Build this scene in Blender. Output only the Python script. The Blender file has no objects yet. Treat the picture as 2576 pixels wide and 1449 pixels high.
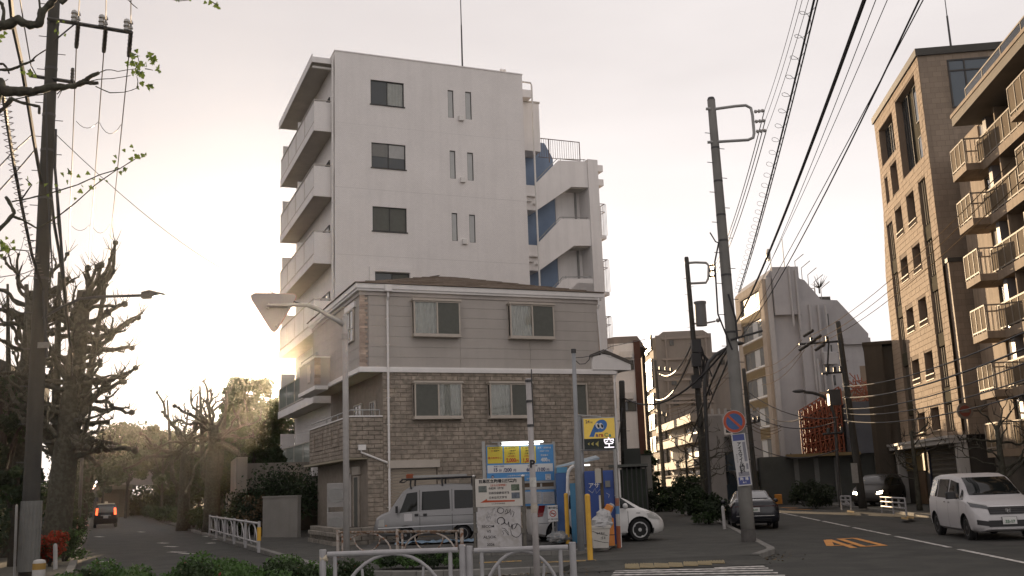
import bpy, bmesh, math, random
import numpy as np
from mathutils import Vector, Matrix
from mathutils.bvhtree import BVHTree

R = math.radians
SC = bpy.context.scene
COL = SC.collection

# ---------------------------------------------------------------- camera
F_PX, PITCH, ROLL, EYE = 2540.0, R(11.2), R(2.05), 1.75      # focal length in pixels of a 2576 px wide frame
cam_data = bpy.data.cameras.new('camera')
cam_data.sensor_width = 36.0
cam_data.lens = 36.0 * F_PX / 2576.0
cam_data.clip_end = 5000.0
cam = bpy.data.objects.new('camera', cam_data)
COL.objects.link(cam)
cam.matrix_world = (Matrix.Translation((0, 0, EYE)) @ Matrix.Rotation(R(90) + PITCH, 4, 'X')
                    @ Matrix.Rotation(-ROLL, 4, 'Z'))
SC.camera = cam

# ---------------------------------------------------------------- sky, sun, exposure
SUN_AZ, SUN_EL = -12.6, 6.5          # degrees: azimuth from +Y towards +X, elevation
world = bpy.data.worlds.new('World')
SC.world = world
world.use_nodes = True
wn, wl = world.node_tree.nodes, world.node_tree.links
wn.clear()
w_out = wn.new('ShaderNodeOutputWorld')
w_bg = wn.new('ShaderNodeBackground')
w_sky = wn.new('ShaderNodeTexSky')
w_sky.sky_type = 'NISHITA'
w_sky.sun_disc = False
w_sky.sun_elevation = R(SUN_EL)
w_sky.sun_rotation = R(SUN_AZ)
w_sky.air_density = 1.0
w_sky.dust_density = 1.6
w_sky.ozone_density = 1.0
w_hsv = wn.new('ShaderNodeHueSaturation')
w_hsv.inputs['Saturation'].default_value = 0.30
# thin high cloud veil over the clear sky
w_mix = wn.new('ShaderNodeMix'); w_mix.data_type = 'RGBA'
w_mix.inputs[0].default_value = 0.935
w_veil = wn.new('ShaderNodeMix'); w_veil.data_type = 'RGBA'
w_no = wn.new('ShaderNodeTexNoise'); w_no.inputs['Scale'].default_value = 2.2; w_no.inputs['Detail'].default_value = 4
w_tc = wn.new('ShaderNodeTexCoord')
w_map = wn.new('ShaderNodeMapping'); w_map.inputs['Scale'].default_value = (1, 1, 4)
w_veil.inputs[6].default_value = (2.66, 2.41, 2.40, 1)
w_veil.inputs[7].default_value = (4.95, 4.64, 4.55, 1)
wl.new(w_tc.outputs['Generated'], w_map.inputs[0]); wl.new(w_map.outputs[0], w_no.inputs['Vector'])
# the veil is thicker and paler towards the horizon
w_sep = wn.new('ShaderNodeSeparateXYZ'); wl.new(w_tc.outputs['Generated'], w_sep.inputs[0])
w_el = wn.new('ShaderNodeMapRange'); w_el.inputs[1].default_value = .08; w_el.inputs[2].default_value = .55; w_el.inputs[3].default_value = .75; w_el.inputs[4].default_value = -.12
wl.new(w_sep.outputs[2], w_el.inputs[0])
w_add = wn.new('ShaderNodeMath'); w_add.use_clamp = True; w_sc = wn.new('ShaderNodeMath'); w_sc.operation = 'MULTIPLY'; w_sc.inputs[1].default_value = .75
wl.new(w_no.outputs[0], w_sc.inputs[0]); wl.new(w_sc.outputs[0], w_add.inputs[0]); wl.new(w_el.outputs[0], w_add.inputs[1])
w_lf = wn.new('ShaderNodeMapRange'); w_lf.inputs[1].default_value = -.55; w_lf.inputs[2].default_value = .1; w_lf.inputs[3].default_value = .2; w_lf.inputs[4].default_value = 1.0     # cloud thins out to the left
wl.new(w_sep.outputs[0], w_lf.inputs[0]); w_mu = wn.new('ShaderNodeMath'); w_mu.operation = 'MULTIPLY'; wl.new(w_add.outputs[0], w_mu.inputs[0]); wl.new(w_lf.outputs[0], w_mu.inputs[1]); wl.new(w_mu.outputs[0], w_veil.inputs[0])
wl.new(w_sky.outputs[0], w_hsv.inputs['Color'])
wl.new(w_hsv.outputs[0], w_mix.inputs[6]); wl.new(w_veil.outputs[2], w_mix.inputs[7])
wl.new(w_mix.outputs[2], w_bg.inputs['Color'])
w_bg.inputs['Strength'].default_value = 0.10
wl.new(w_bg.outputs[0], w_out.inputs['Surface'])

sun_l = bpy.data.lights.new('sun', 'SUN')
sun_l.energy = 3.0
sun_l.angle = R(0.6)
sun_l.color = (1.0, 0.72, 0.44)
sun = bpy.data.objects.new('sun', sun_l)
COL.objects.link(sun)
sd = Vector((math.sin(R(SUN_AZ)) * math.cos(R(SUN_EL)), math.cos(R(SUN_AZ)) * math.cos(R(SUN_EL)), math.sin(R(SUN_EL))))
sun.rotation_euler = sd.to_track_quat('Z', 'Y').to_euler()
sun.location = sd * 200

vs = SC.view_settings
vs.view_transform = 'Standard'; vs.look = 'None'; vs.gamma = 1.0; vs.use_curve_mapping = False
vs.exposure = 1.2
SC.render.engine = 'CYCLES'
SC.cycles.max_bounces = 6
SC.cycles.diffuse_bounces = 3
SC.cycles.glossy_bounces = 3
SC.cycles.transparent_max_bounces = 12
SC.cycles.volume_bounces = 0
SC.cycles.use_denoising = True
SC.cycles.sample_clamp_indirect = 6.0

# ---------------------------------------------------------------- measuring: sight lines of the photo to places
def ray(u, v):
    x = (u - 1288) / F_PX; y = (724.5 - v) / F_PX
    ca, sa = math.cos(ROLL), math.sin(ROLL)
    xp = x * ca + y * sa; yp = -x * sa + y * ca
    return Vector((xp, math.cos(PITCH) - yp * math.sin(PITCH), math.sin(PITCH) + yp * math.cos(PITCH)))
EYEP = Vector((0, 0, EYE))
def G(u, v, z=0.0):                      # where a sight line meets the level z
    r = ray(u, v); return EYEP + r * ((z - EYE) / r.z)
def PY(u, v, Y):                         # where a sight line is Y metres away
    r = ray(u, v); return EYEP + r * (Y / r.y)
def pxm(Y):                              # metres per photo pixel about Y metres away
    return Y / F_PX

class Frame:                             # upright working frame: x along a facade, y into the building, z up
    def __init__(s, origin, az):
        s.o = Vector((origin[0], origin[1], 0.0)); s.rz = R(90 - az)
        s.ex = Vector((math.cos(s.rz), math.sin(s.rz), 0)); s.ey = Vector((-math.sin(s.rz), math.cos(s.rz), 0))
    def hit(s, u, v, y=0.0):             # -> (x, z) on the plane y = const
        r = ray(u, v); p = s.o + s.ey * y
        t = (p - EYEP).dot(s.ey) / r.dot(s.ey); q = EYEP + r * t
        return ((q - s.o).dot(s.ex), q.z)
    def hitx(s, u, v, x=0.0):            # -> (y, z) on the plane x = const
        r = ray(u, v); p = s.o + s.ex * x
        t = (p - EYEP).dot(s.ex) / r.dot(s.ex); q = EYEP + r * t
        return ((q - s.o).dot(s.ey), q.z)
    def rect(s, u0, v0, u1, v1, y=0.0):  # photo rectangle -> x0, x1, z0, z1
        a = [s.hit(u0, v0, y), s.hit(u1, v0, y), s.hit(u0, v1, y), s.hit(u1, v1, y)]
        return ((a[0][0] + a[2][0]) / 2, (a[1][0] + a[3][0]) / 2, (a[2][1] + a[3][1]) / 2, (a[0][1] + a[1][1]) / 2)
    def loc(s, p):
        d = Vector(p) - s.o; return Vector((d.dot(s.ex), d.dot(s.ey), p[2]))
    def w(s, x, y, z):
        return s.o + s.ex * x + s.ey * y + Vector((0, 0, z))

# ---------------------------------------------------------------- mesh builder
class MB:
    def __init__(s): s.v = []; s.f = []; s.m = []; s.mi = 0
    def add(s, vs_, fs):
        b = len(s.v); s.v.extend([tuple(p) for p in vs_])
        for f in fs: s.f.append(tuple(b + i for i in f)); s.m.append(s.mi)
        return s
    def box(s, x0, x1, y0, y1, z0, z1, M=None):
        p = [Vector((x, y, z)) for z in (z0, z1) for y in (y0, y1) for x in (x0, x1)]
        if M is not None: p = [M @ q for q in p]
        return s.add(p, [(0, 2, 3, 1), (4, 5, 7, 6), (0, 1, 5, 4), (2, 6, 7, 3), (0, 4, 6, 2), (1, 3, 7, 5)])
    def bbox(s, x0, x1, y0, y1, z0, z1, c=0.01, M=None):     # box with chamfered upright and top edges
        def ring(i, z): return [(x0 + i, y0, z), (x1 - i, y0, z), (x1, y0 + i, z), (x1, y1 - i, z), (x1 - i, y1, z), (x0 + i, y1, z), (x0, y1 - i, z), (x0, y0 + i, z)]
        a = ring(c, z0); b = ring(c, z1 - c)
        d = [(min(max(x, x0 + c), x1 - c), min(max(y, y0 + c), y1 - c), z1) for x, y, z in b]
        vs_ = [Vector(q) for q in a + b + d]
        if M is not None: vs_ = [M @ q for q in vs_]
        fs = [tuple(range(7, -1, -1)), tuple(range(16, 24))]
        for k in range(2):
            for i in range(8):
                j = (i + 1) % 8; fs.append((k * 8 + i, k * 8 + j, k * 8 + 8 + j, k * 8 + 8 + i))
        return s.add(vs_, fs)
    def quad(s, a, b, c, d): return s.add([a, b, c, d], [(0, 1, 2, 3)])
    def poly(s, pts): return s.add(pts, [tuple(range(len(pts)))])
    def prism(s, pts, d):                                     # polygon (3D, flat) extruded by vector d
        n = len(pts); d = Vector(d)
        vs_ = [Vector(p) for p in pts] + [Vector(p) + d for p in pts]
        fs = [tuple(range(n - 1, -1, -1)), tuple(range(n, 2 * n))] + [(i, (i + 1) % n, n + (i + 1) % n, n + i) for i in range(n)]
        return s.add(vs_, fs)
    def tube(s, pts, r, n=6, cap=True):
        pts = [Vector(p) for p in pts]; k = len(pts)
        rs = r if isinstance(r, (list, tuple)) else [r] * k
        vs_ = []; up = None
        for i, p in enumerate(pts):
            t = (pts[min(i + 1, k - 1)] - pts[max(i - 1, 0)])
            t = t.normalized() if t.length > 1e-9 else Vector((0, 0, 1))
            if up is None:
                up = Vector((0, 0, 1)) if abs(t.z) < .9 else Vector((1, 0, 0))
            a = t.cross(up)
            if a.length < 1e-4: a = t.cross(Vector((1, 0, 0.3)))
            a.normalize(); b = a.cross(t); up = b
            for j in range(n):
                th = 2 * math.pi * j / n
                vs_.append(p + (a * math.cos(th) + b * math.sin(th)) * rs[i])
        fs = [(i * n + j, i * n + (j + 1) % n, (i + 1) * n + (j + 1) % n, (i + 1) * n + j) for i in range(k - 1) for j in range(n)]
        if cap: fs += [tuple(range(n - 1, -1, -1)), tuple((k - 1) * n + j for j in range(n))]
        return s.add(vs_, fs)
    def cyl(s, p0, p1, r0, r1=None, n=10): return s.tube([p0, p1], [r0, r0 if r1 is None else r1], n)
    def lathe(s, prof, n=16, M=None):                         # (r, z) profile about local z
        M = M or Matrix()
        vs_ = [M @ Vector((r * math.cos(2 * math.pi * j / n), r * math.sin(2 * math.pi * j / n), z)) for r, z in prof for j in range(n)]
        fs = [(i * n + j, i * n + (j + 1) % n, (i + 1) * n + (j + 1) % n, (i + 1) * n + j) for i in range(len(prof) - 1) for j in range(n)]
        fs += [tuple(range(n - 1, -1, -1)), tuple((len(prof) - 1) * n + j for j in range(n))]
        return s.add(vs_, fs)
    def ball(s, c, r, n=8, sq=(1, 1, 1)):
        c = Vector(c); pr = []
        vs_ = [c + Vector((0, 0, -r * sq[2]))]
        for i in range(1, n // 2):
            a = -math.pi / 2 + math.pi * i / (n // 2)
            for j in range(n):
                b = 2 * math.pi * j / n
                vs_.append(c + Vector((r * math.cos(a) * math.cos(b) * sq[0], r * math.cos(a) * math.sin(b) * sq[1], r * math.sin(a) * sq[2])))
        vs_.append(c + Vector((0, 0, r * sq[2]))); L = len(vs_) - 1; k = n // 2 - 1
        fs = [(0, 1 + (j + 1) % n, 1 + j) for j in range(n)] + [(L, 1 + (k - 1) * n + j, 1 + (k - 1) * n + (j + 1) % n) for j in range(n)]
        fs += [(1 + i * n + j, 1 + i * n + (j + 1) % n, 1 + (i + 1) * n + (j + 1) % n, 1 + (i + 1) * n + j) for i in range(k - 1) for j in range(n)]
        return s.add(vs_, fs)
    def wall(s, x0, x1, z0, z1, holes, y=0.0, d=0.15):         # wall face (towards -y) with openings d deep
        xs = sorted(set([x0, x1] + [min(max(h[i], x0), x1) for h in holes for i in (0, 1)]))
        zs = sorted(set([z0, z1] + [min(max(h[i], z0), z1) for h in holes for i in (2, 3)]))
        for i in range(len(xs) - 1):
            for j in range(len(zs) - 1):
                if xs[i + 1] - xs[i] < 1e-5 or zs[j + 1] - zs[j] < 1e-5: continue
                cx, cz = (xs[i] + xs[i + 1]) / 2, (zs[j] + zs[j + 1]) / 2
                if any(h[0] < cx < h[1] and h[2] < cz < h[3] for h in holes): continue
                s.quad((xs[i], y, zs[j]), (xs[i + 1], y, zs[j]), (xs[i + 1], y, zs[j + 1]), (xs[i], y, zs[j + 1]))
        for a, b, c, e in holes:
            a, b, c, e = max(a, x0), min(b, x1), max(c, z0), min(e, z1)
            s.quad((a, y, c), (a, y, e), (a, y + d, e), (a, y + d, c)); s.quad((b, y, c), (b, y + d, c), (b, y + d, e), (b, y, e))
            s.quad((a, y, e), (b, y, e), (b, y + d, e), (a, y + d, e)); s.quad((a, y, c), (a, y + d, c), (b, y + d, c), (b, y, c))
        return s
    def text(s, txt, size, M, bold=0.0, align='CENTER', sx=1.0, thick=0.0):
        cu = bpy.data.curves.new('lettering', 'FONT'); cu.body = txt; cu.size = size
        cu.align_x = align; cu.align_y = 'CENTER'; cu.offset = bold; cu.resolution_u = 3; cu.extrude = thick
        ob = bpy.data.objects.new('lettering', cu); COL.objects.link(ob)
        dg = bpy.context.evaluated_depsgraph_get(); ev = ob.evaluated_get(dg); me = ev.to_mesh()
        M2 = M @ Matrix.Diagonal((sx, 1, 1, 1))
        s.add([M2 @ v.co for v in me.vertices], [tuple(p.vertices) for p in me.polygons])
        ev.to_mesh_clear(); bpy.data.objects.remove(ob); bpy.data.curves.remove(cu)
        return s
    def mesh(s, name, mats, smooth=False):
        me = bpy.data.meshes.new(name); me.from_pydata(s.v, [], s.f)
        for m in (mats if isinstance(mats, (list, tuple)) else [mats]): me.materials.append(m)
        if len(me.materials) > 1: me.polygons.foreach_set('material_index', s.m)
        if smooth: me.polygons.foreach_set('use_smooth', [True] * len(me.polygons)); 
        me.update(); return me
    def build(s, name, mats, parent=None, smooth=False, kind=None, label=None):
        return link(name, s.mesh(name, mats, smooth), parent, kind, label)

def link(name, me, parent=None, kind=None, label=None, loc=None):
    o = bpy.data.objects.new(name, me); COL.objects.link(o)
    if parent is not None: o.parent = parent
    if kind: o['kind'] = kind
    if label: o['label'] = label
    if loc is not None: o.location = loc
    return o
def tag(o, label, cat, group=None):
    o['label'] = label; o['category'] = cat
    if group: o['group'] = group
    return o
def thing(name, label, cat, loc=(0, 0, 0), rz=0.0, group=None):
    o = bpy.data.objects.new(name, None); COL.objects.link(o); o.empty_display_size = .2
    o.location = loc; o.rotation_euler = (0, 0, rz)
    return tag(o, label, cat, group)
def fthing(name, label, cat, fr, group=None):
    return thing(name, label, cat, fr.o, fr.rz, group)
def copy_tree(o, parent=None):
    c = o.copy(); COL.objects.link(c)
    if parent is not None: c.parent = parent
    for ch in list(o.children): copy_tree(ch, c)
    return c
def np_mesh(name, verts, quads, mats, mi=None):
    me = bpy.data.meshes.new(name); n, k = len(verts), len(quads); c = quads.shape[1]
    me.vertices.add(n); me.vertices.foreach_set('co', np.asarray(verts, np.float32).ravel())
    me.loops.add(k * c); me.loops.foreach_set('vertex_index', np.asarray(quads, np.int32).ravel())
    me.polygons.add(k); me.polygons.foreach_set('loop_start', np.arange(0, k * c, c, dtype=np.int32))
    me.polygons.foreach_set('loop_total', np.full(k, c, np.int32))
    for m in (mats if isinstance(mats, (list, tuple)) else [mats]): me.materials.append(m)
    if mi is not None: me.polygons.foreach_set('material_index', np.asarray(mi, np.int32))
    me.update(calc_edges=True); me.validate(); return me
def sagline(a, b, sag, n=14):
    a, b = Vector(a), Vector(b)
    return [a.lerp(b, t / n) - Vector((0, 0, 4 * sag * (t / n) * (1 - t / n))) for t in range(n + 1)]
def upright(x, z, y=0.0):                # matrix: lettering that stands on a facade (readable from -y)
    return Matrix.Translation((x, y, z)) @ Matrix.Rotation(R(90), 4, 'X')

# ---------------------------------------------------------------- materials
MATS = {}
def mat(name, col, rough=.7, var=.12, scale=1.5, bump=0.0, bscale=30.0, metal=0.0, spec=.4, rnd=0.0, streak=0.0, trans=0.0, emit=None, estr=1.0, tint=None):
    if name in MATS: return MATS[name]
    m = bpy.data.materials.new(name); m.use_nodes = True; MATS[name] = m
    N, L = m.node_tree.nodes, m.node_tree.links
    b = N['Principled BSDF']
    b.inputs['Roughness'].default_value = rough; b.inputs['Metallic'].default_value = metal
    b.inputs['Specular IOR Level'].default_value = spec
    geo = N.new('ShaderNodeNewGeometry'); pos = geo.outputs['Position']
    val = None
    def mul(a, x):
        q = N.new('ShaderNodeMath'); q.operation = 'MULTIPLY'; L.new(a, q.inputs[0])
        if isinstance(x, float): q.inputs[1].default_value = x
        else: L.new(x, q.inputs[1])
        return q.outputs[0]
    def rng(a, lo, hi, f0=.3, f1=.7):
        q = N.new('ShaderNodeMapRange'); q.inputs[1].default_value = f0; q.inputs[2].default_value = f1
        q.inputs[3].default_value = lo; q.inputs[4].default_value = hi; L.new(a, q.inputs[0]); return q.outputs[0]
    if var:
        n1 = N.new('ShaderNodeTexNoise'); n1.inputs['Scale'].default_value = scale; n1.inputs['Detail'].default_value = 5; n1.inputs['Roughness'].default_value = .65
        L.new(pos, n1.inputs['Vector']); val = rng(n1.outputs[0], 1 - var, 1 + var)
    if streak:
        mp = N.new('ShaderNodeMapping'); mp.inputs['Scale'].default_value = (2.2, 2.2, .12); L.new(pos, mp.inputs[0])
        n2 = N.new('ShaderNodeTexNoise'); n2.inputs['Scale'].default_value = 1.6; n2.inputs['Detail'].default_value = 4; L.new(mp.outputs[0], n2.inputs['Vector'])
        v2 = rng(n2.outputs[0], 1 - streak, 1.0, .3, .55); val = mul(val, v2) if val is not None else v2
    if rnd:
        oi = N.new('ShaderNodeObjectInfo'); v3 = rng(oi.outputs['Random'], 1 - rnd, 1 + rnd, 0, 1)
        val = mul(val, v3) if val is not None else v3
    if val is not None:
        sc = N.new('ShaderNodeVectorMath'); sc.operation = 'SCALE'; sc.inputs[0].default_value = col[:3]
        L.new(val, sc.inputs['Scale']); src = sc.outputs[0]
        if tint:                                              # second colour that comes through in patches
            n4 = N.new('ShaderNodeTexNoise'); n4.inputs['Scale'].default_value = scale * 2.3; n4.inputs['Detail'].default_value = 3
            L.new(pos, n4.inputs['Vector']); mx = N.new('ShaderNodeMix'); mx.data_type = 'RGBA'
            L.new(rng(n4.outputs[0], 0, 1, .45, .62), mx.inputs[0]); L.new(src, mx.inputs[6]); mx.inputs[7].default_value = (*tint, 1); src = mx.outputs[2]
        L.new(src, b.inputs['Base Color'])
    else: b.inputs['Base Color'].default_value = (*col[:3], 1); src = None
    if bump:
        n3 = N.new('ShaderNodeTexNoise'); n3.inputs['Scale'].default_value = bscale; n3.inputs['Detail'].default_value = 4; L.new(pos, n3.inputs['Vector'])
        bp = N.new('ShaderNodeBump'); bp.inputs['Strength'].default_value = bump; bp.inputs['Distance'].default_value = .02
        L.new(n3.outputs[0], bp.inputs['Height']); L.new(bp.outputs[0], b.inputs['Normal'])
    if trans:                                                 # light shining through thin leaves, cloth or panels
        tr = N.new('ShaderNodeBsdfTranslucent'); ms = N.new('ShaderNodeMixShader'); ms.inputs[0].default_value = trans
        if src is not None: L.new(src, tr.inputs[0])
        else: tr.inputs[0].default_value = (*col[:3], 1)
        L.new(b.outputs[0], ms.inputs[1]); L.new(tr.outputs[0], ms.inputs[2]); L.new(ms.outputs[0], N['Material Output'].inputs[0])
    if emit:
        b.inputs['Emission Color'].default_value = (*emit, 1); b.inputs['Emission Strength'].default_value = estr
    return m
def tile_mat(name, col, joint, w, h, ms=.012, rough=.6, var=.08, streak=.12, bump=.4, c2=None):
    m = mat(name, col, rough, var, .7, streak=streak)
    N, L = m.node_tree.nodes, m.node_tree.links; b = N['Principled BSDF']
    tc = N.new('ShaderNodeTexCoord'); sp = N.new('ShaderNodeSeparateXYZ'); L.new(tc.outputs['Object'], sp.inputs[0])
    ad = N.new('ShaderNodeMath'); L.new(sp.outputs[0], ad.inputs[0]); L.new(sp.outputs[1], ad.inputs[1])
    cb = N.new('ShaderNodeCombineXYZ'); L.new(ad.outputs[0], cb.inputs[0]); L.new(sp.outputs[2], cb.inputs[1])
    br = N.new('ShaderNodeTexBrick'); L.new(cb.outputs[0], br.inputs['Vector']); br.inputs['Scale'].default_value = 1
    br.inputs['Brick Width'].default_value = w; br.inputs['Row Height'].default_value = h; br.inputs['Mortar Size'].default_value = ms
    br.inputs['Color1'].default_value = (1, 1, 1, 1); br.inputs['Color2'].default_value = (*( [c2 or .86] * 3), 1)
    br.inputs['Mortar'].default_value = (*joint, 1)
    mx = N.new('ShaderNodeMix'); mx.data_type = 'RGBA'; mx.blend_type = 'MULTIPLY'; mx.inputs[0].default_value = 1
    src = b.inputs['Base Color'].links[0].from_socket
    L.new(src, mx.inputs[6]); L.new(br.outputs['Color'], mx.inputs[7]); L.new(mx.outputs[2], b.inputs['Base Color'])
    bp = N.new('ShaderNodeBump'); bp.inputs['Strength'].default_value = bump; bp.inputs['Distance'].default_value = .01; bp.invert = True
    L.new(br.outputs['Fac'], bp.inputs['Height']); L.new(bp.outputs[0], b.inputs['Normal'])
    return m
def clear_glass(name, tint=(.95, .96, .95), glossy=.04, rough=.03):
    if name in MATS: return MATS[name]
    m = bpy.data.materials.new(name); m.use_nodes = True; MATS[name] = m; N, L = m.node_tree.nodes, m.node_tree.links
    N.remove(N['Principled BSDF'])
    t = N.new('ShaderNodeBsdfTransparent'); t.inputs[0].default_value = (*tint, 1)
    g = N.new('ShaderNodeBsdfGlossy'); g.inputs['Roughness'].default_value = rough
    fr = N.new('ShaderNodeFresnel'); fr.inputs[0].default_value = 1.5
    ms = N.new('ShaderNodeMixShader'); L.new(fr.outputs[0], ms.inputs[0]); L.new(t.outputs[0], ms.inputs[1]); L.new(g.outputs[0], ms.inputs[2])
    L.new(ms.outputs[0], N['Material Output'].inputs[0]); return m

ASPH = mat('asphalt', (.043, .0435, .039), .88, .26, .5, .5, 90, tint=(.058, .0585, .051))
PAVE = mat('pavement_asphalt', (.053, .053, .047), .9, .22, .7, .5, 70, tint=(.070, .070, .061))
KERB = mat('kerb_concrete', (.19, .185, .17), .85, .25, 3, .3, 40)
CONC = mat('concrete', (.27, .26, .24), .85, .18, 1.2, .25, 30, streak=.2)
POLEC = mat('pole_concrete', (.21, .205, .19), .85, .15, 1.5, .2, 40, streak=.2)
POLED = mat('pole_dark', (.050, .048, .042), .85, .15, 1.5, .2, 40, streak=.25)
STEEL = mat('galvanised_steel', (.36, .36, .35), .5, .12, 4, metal=.4)
DSTEEL = mat('dark_steel', (.06, .06, .06), .5, .15, 4, metal=.3)
WPAINT = mat('white_paint', (.72, .70, .67), .45, .08, 3)
RAILP = mat('rail_paint', (.37, .365, .37), .4, .14, 5, tint=None)
RUSTY = mat('rusty_rail', (.44, .40, .36), .6, .2, 4, tint=(.2, .09, .04))
BLACK = mat('black_rubber', (.02, .02, .02), .7, .1)
CABLE = mat('cable_black', (.03, .03, .032), .55, .1)
DARKGL = mat('dark_glass', (.035, .042, .045), .06, 0, spec=.6)
GLASSB = mat('blue_glass', (.05, .075, .10), .05, 0, spec=.7)
CLEAR = clear_glass('clear_glass')
CURT = mat('curtain', (.78, .77, .73), .9, .1, 5, trans=.3)
ROOM = mat('dark_room', (.05, .048, .042), .9, .1)
SCREEN = mat('insect_screen', (.12, .125, .11), .8, .1, 6)
YEL = mat('yellow_paint', (.62, .36, .05), .55, .15, 4)
ORG = mat('orange_paint', (.60, .22, .05), .6, .15, 3)
PWHITE = mat('road_white', (.62, .60, .56), .8, .25, 3, tint=(.25, .24, .22))
PORANGE = mat('road_orange', (.62, .27, .06), .8, .25, 3)
BARK = mat('bark', (.040, .035, .027), .9, .35, 5, .8, 25)
BARK2 = mat('plane_bark', (.050, .046, .034), .9, .3, 4, .7, 20, tint=(.075, .075, .055))
DIMGL = mat('dim_glass', (.035, .04, .042), .35, .1, 3, spec=.08)
LEAF1 = mat('leaf_olive', (.040, .056, .018), .7, .45, .7, trans=.2)
LEAF2 = mat('leaf_green', (.030, .052, .017), .7, .45, .8, trans=.2)
LEAF3 = mat('leaf_dark', (.020, .034, .014), .7, .45, .8, trans=.15)
LEAF4 = mat('leaf_spring', (.10, .15, .03), .5, .3, 3, trans=.5)
AZAL = mat('leaf_azalea', (.070, .135, .035), .5, .4, 3, trans=.3)
FLOWR = mat('flower_red', (.20, .025, .025), .6, .3, 5, trans=.3)
FLOWO = mat('flower_orange_red', (.30, .035, .012), .6, .3, 5, trans=.3)
# ================================================================ ground, streets, pavement
FLS = Frame((0, 0), 67.7)        # left street: y runs along it, x = offset to the right
FRS = Frame((0, 0), 97.0)        # right street: y runs along it, x = offset to the right
PZ = 0.10                        # pavement height
b = MB(); b.quad((-1500, -400, -.012), (1500, -400, -.012), (1500, 2500, -.012), (-1500, 2500, -.012))
b.build('ground', mat('earth', (.07, .065, .055), .95, .3, .3), kind='structure')
def strip(fr, x0, x1, y0, y1, z): return [fr.w(x0, y0, z), fr.w(x1, y0, z), fr.w(x1, y1, z), fr.w(x0, y1, z)]
b = MB(); b.poly(strip(FLS, -.35, 5.0, 27, 260, -.004)); b.build('road', ASPH, kind='structure', label='narrow asphalt side street with the taxi on it')
b = MB(); b.poly([(-60, -30, 0), (60, -30, 0)] + [tuple(FRS.w(11.2, 20, 0)), tuple(FRS.w(11.2, 300, 0)), tuple(FRS.w(2.6, 300, 0)), tuple(FRS.w(2.6, 26, 0)), (-3, 27, 0), tuple(FLS.w(4.6, 27, 0)), tuple(FLS.w(-.35, 27, 0)), (-60, 12, 0)])
b.build('road', ASPH, kind='structure', label='asphalt crossing and main street marked with 40')
# pavement island between the two streets
edge = [FLS.w(4.9, y, 0) for y in (120, 90, 70, 60, 50, 40, 32, 27, 24)]
edge += [Vector(p) for p in ((-3.3, 22.25, 0), (-2.2, 21.75, 0), (-.5, 21.6, 0), (.85, 21.7, 0), (1.25, 23.1, 0), (4.75, 23.4, 0), (5.3, 23.3, 0), (6.0, 24.8, 0))]
edge += [FRS.w(3.0, y, 0) for y in (26, 30, 36, 44, 54, 66, 80, 100)]
pav = MB(); pav.prism([(p.x, p.y, .0) for p in edge], (0, 0, PZ)); pav = pav.build('pavement', PAVE, kind='structure')
# left pavement, right pavement
b = MB(); b.prism([FLS.w(-3.6, 3, 0), FLS.w(-.5, 12, 0), FLS.w(-.5, 200, 0), FLS.w(-3.6, 200, 0)], (0, 0, PZ)); lp = b.build('pavement', mat('left_paving', (.10, .095, .075), .9, .25, 1.5, .4, 50), kind='structure')
b = MB(); b.prism([FRS.w(11.3, 8, 0), FRS.w(15.0, 8, 0), FRS.w(15.0, 120, 0), FRS.w(11.3, 120, 0)], (0, 0, PZ)); rp = b.build('pavement', PAVE, kind='structure')
# kerb stones
def kerb(par, pts, zt=.125, w=.17, L=.62, gaps=(), ins=1):
    acc = 0; segs = []
    for a, c in zip(pts[:-1], pts[1:]):
        d = c - a; n = max(1, round(d.length / L))
        for i in range(n):
            segs.append((a + d * (i / n), a + d * ((i + 1) / n)))
    for a, c in segs:
        mid = (a + c) / 2
        if any((mid - Vector(g[0])).length < g[1] for g in gaps): continue
        d = (c - a); t = d.normalized(); nrm = Vector((-t.y, t.x, 0)) * ins
        k = MB(); a2, c2 = a + t * .006, c - t * .006
        k.prism([a2 - nrm * .02, c2 - nrm * .02, c2 + nrm * w, a2 + nrm * w], (0, 0, zt - .012))
        k.add([a2 - nrm * .008 + Vector((0, 0, zt)), c2 - nrm * .008 + Vector((0, 0, zt)), c2 + nrm * (w - .01) + Vector((0, 0, zt)), a2 + nrm * (w - .01) + Vector((0, 0, zt)),
               a2 - nrm * .02 + Vector((0, 0, zt - .012)), c2 - nrm * .02 + Vector((0, 0, zt - .012)), c2 + nrm * w + Vector((0, 0, zt - .012)), a2 + nrm * w + Vector((0, 0, zt - .012))],
              [(0, 1, 2, 3), (4, 5, 1, 0), (5, 6, 2, 1), (6, 7, 3, 2), (7, 4, 0, 3)])
        k.build('kerb_stone', KERB, par)
kerb(pav, edge[3:], gaps=[((3.0, 23.2, 0), 2.1), ((1.1, 22.5, 0), .7)])
kerb(lp, [FLS.w(-.5, y, 0) for y in (70, 50, 36, 26, 16)], ins=-1)
kerb(rp, [FRS.w(11.3, y, 0) for y in (14, 30, 50, 75)])
b = MB(); b.add([(.86, 21.45, .008), (5.1, 21.75, .008), (5.35, 23.0, .02), (1.1, 22.85, .02), (1.2, 23.12, PZ + .002), (5.3, 23.42, PZ + .002)], [(0, 1, 2, 3), (3, 2, 5, 4)]); b.build('dropped_kerb', PAVE, pav)
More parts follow.
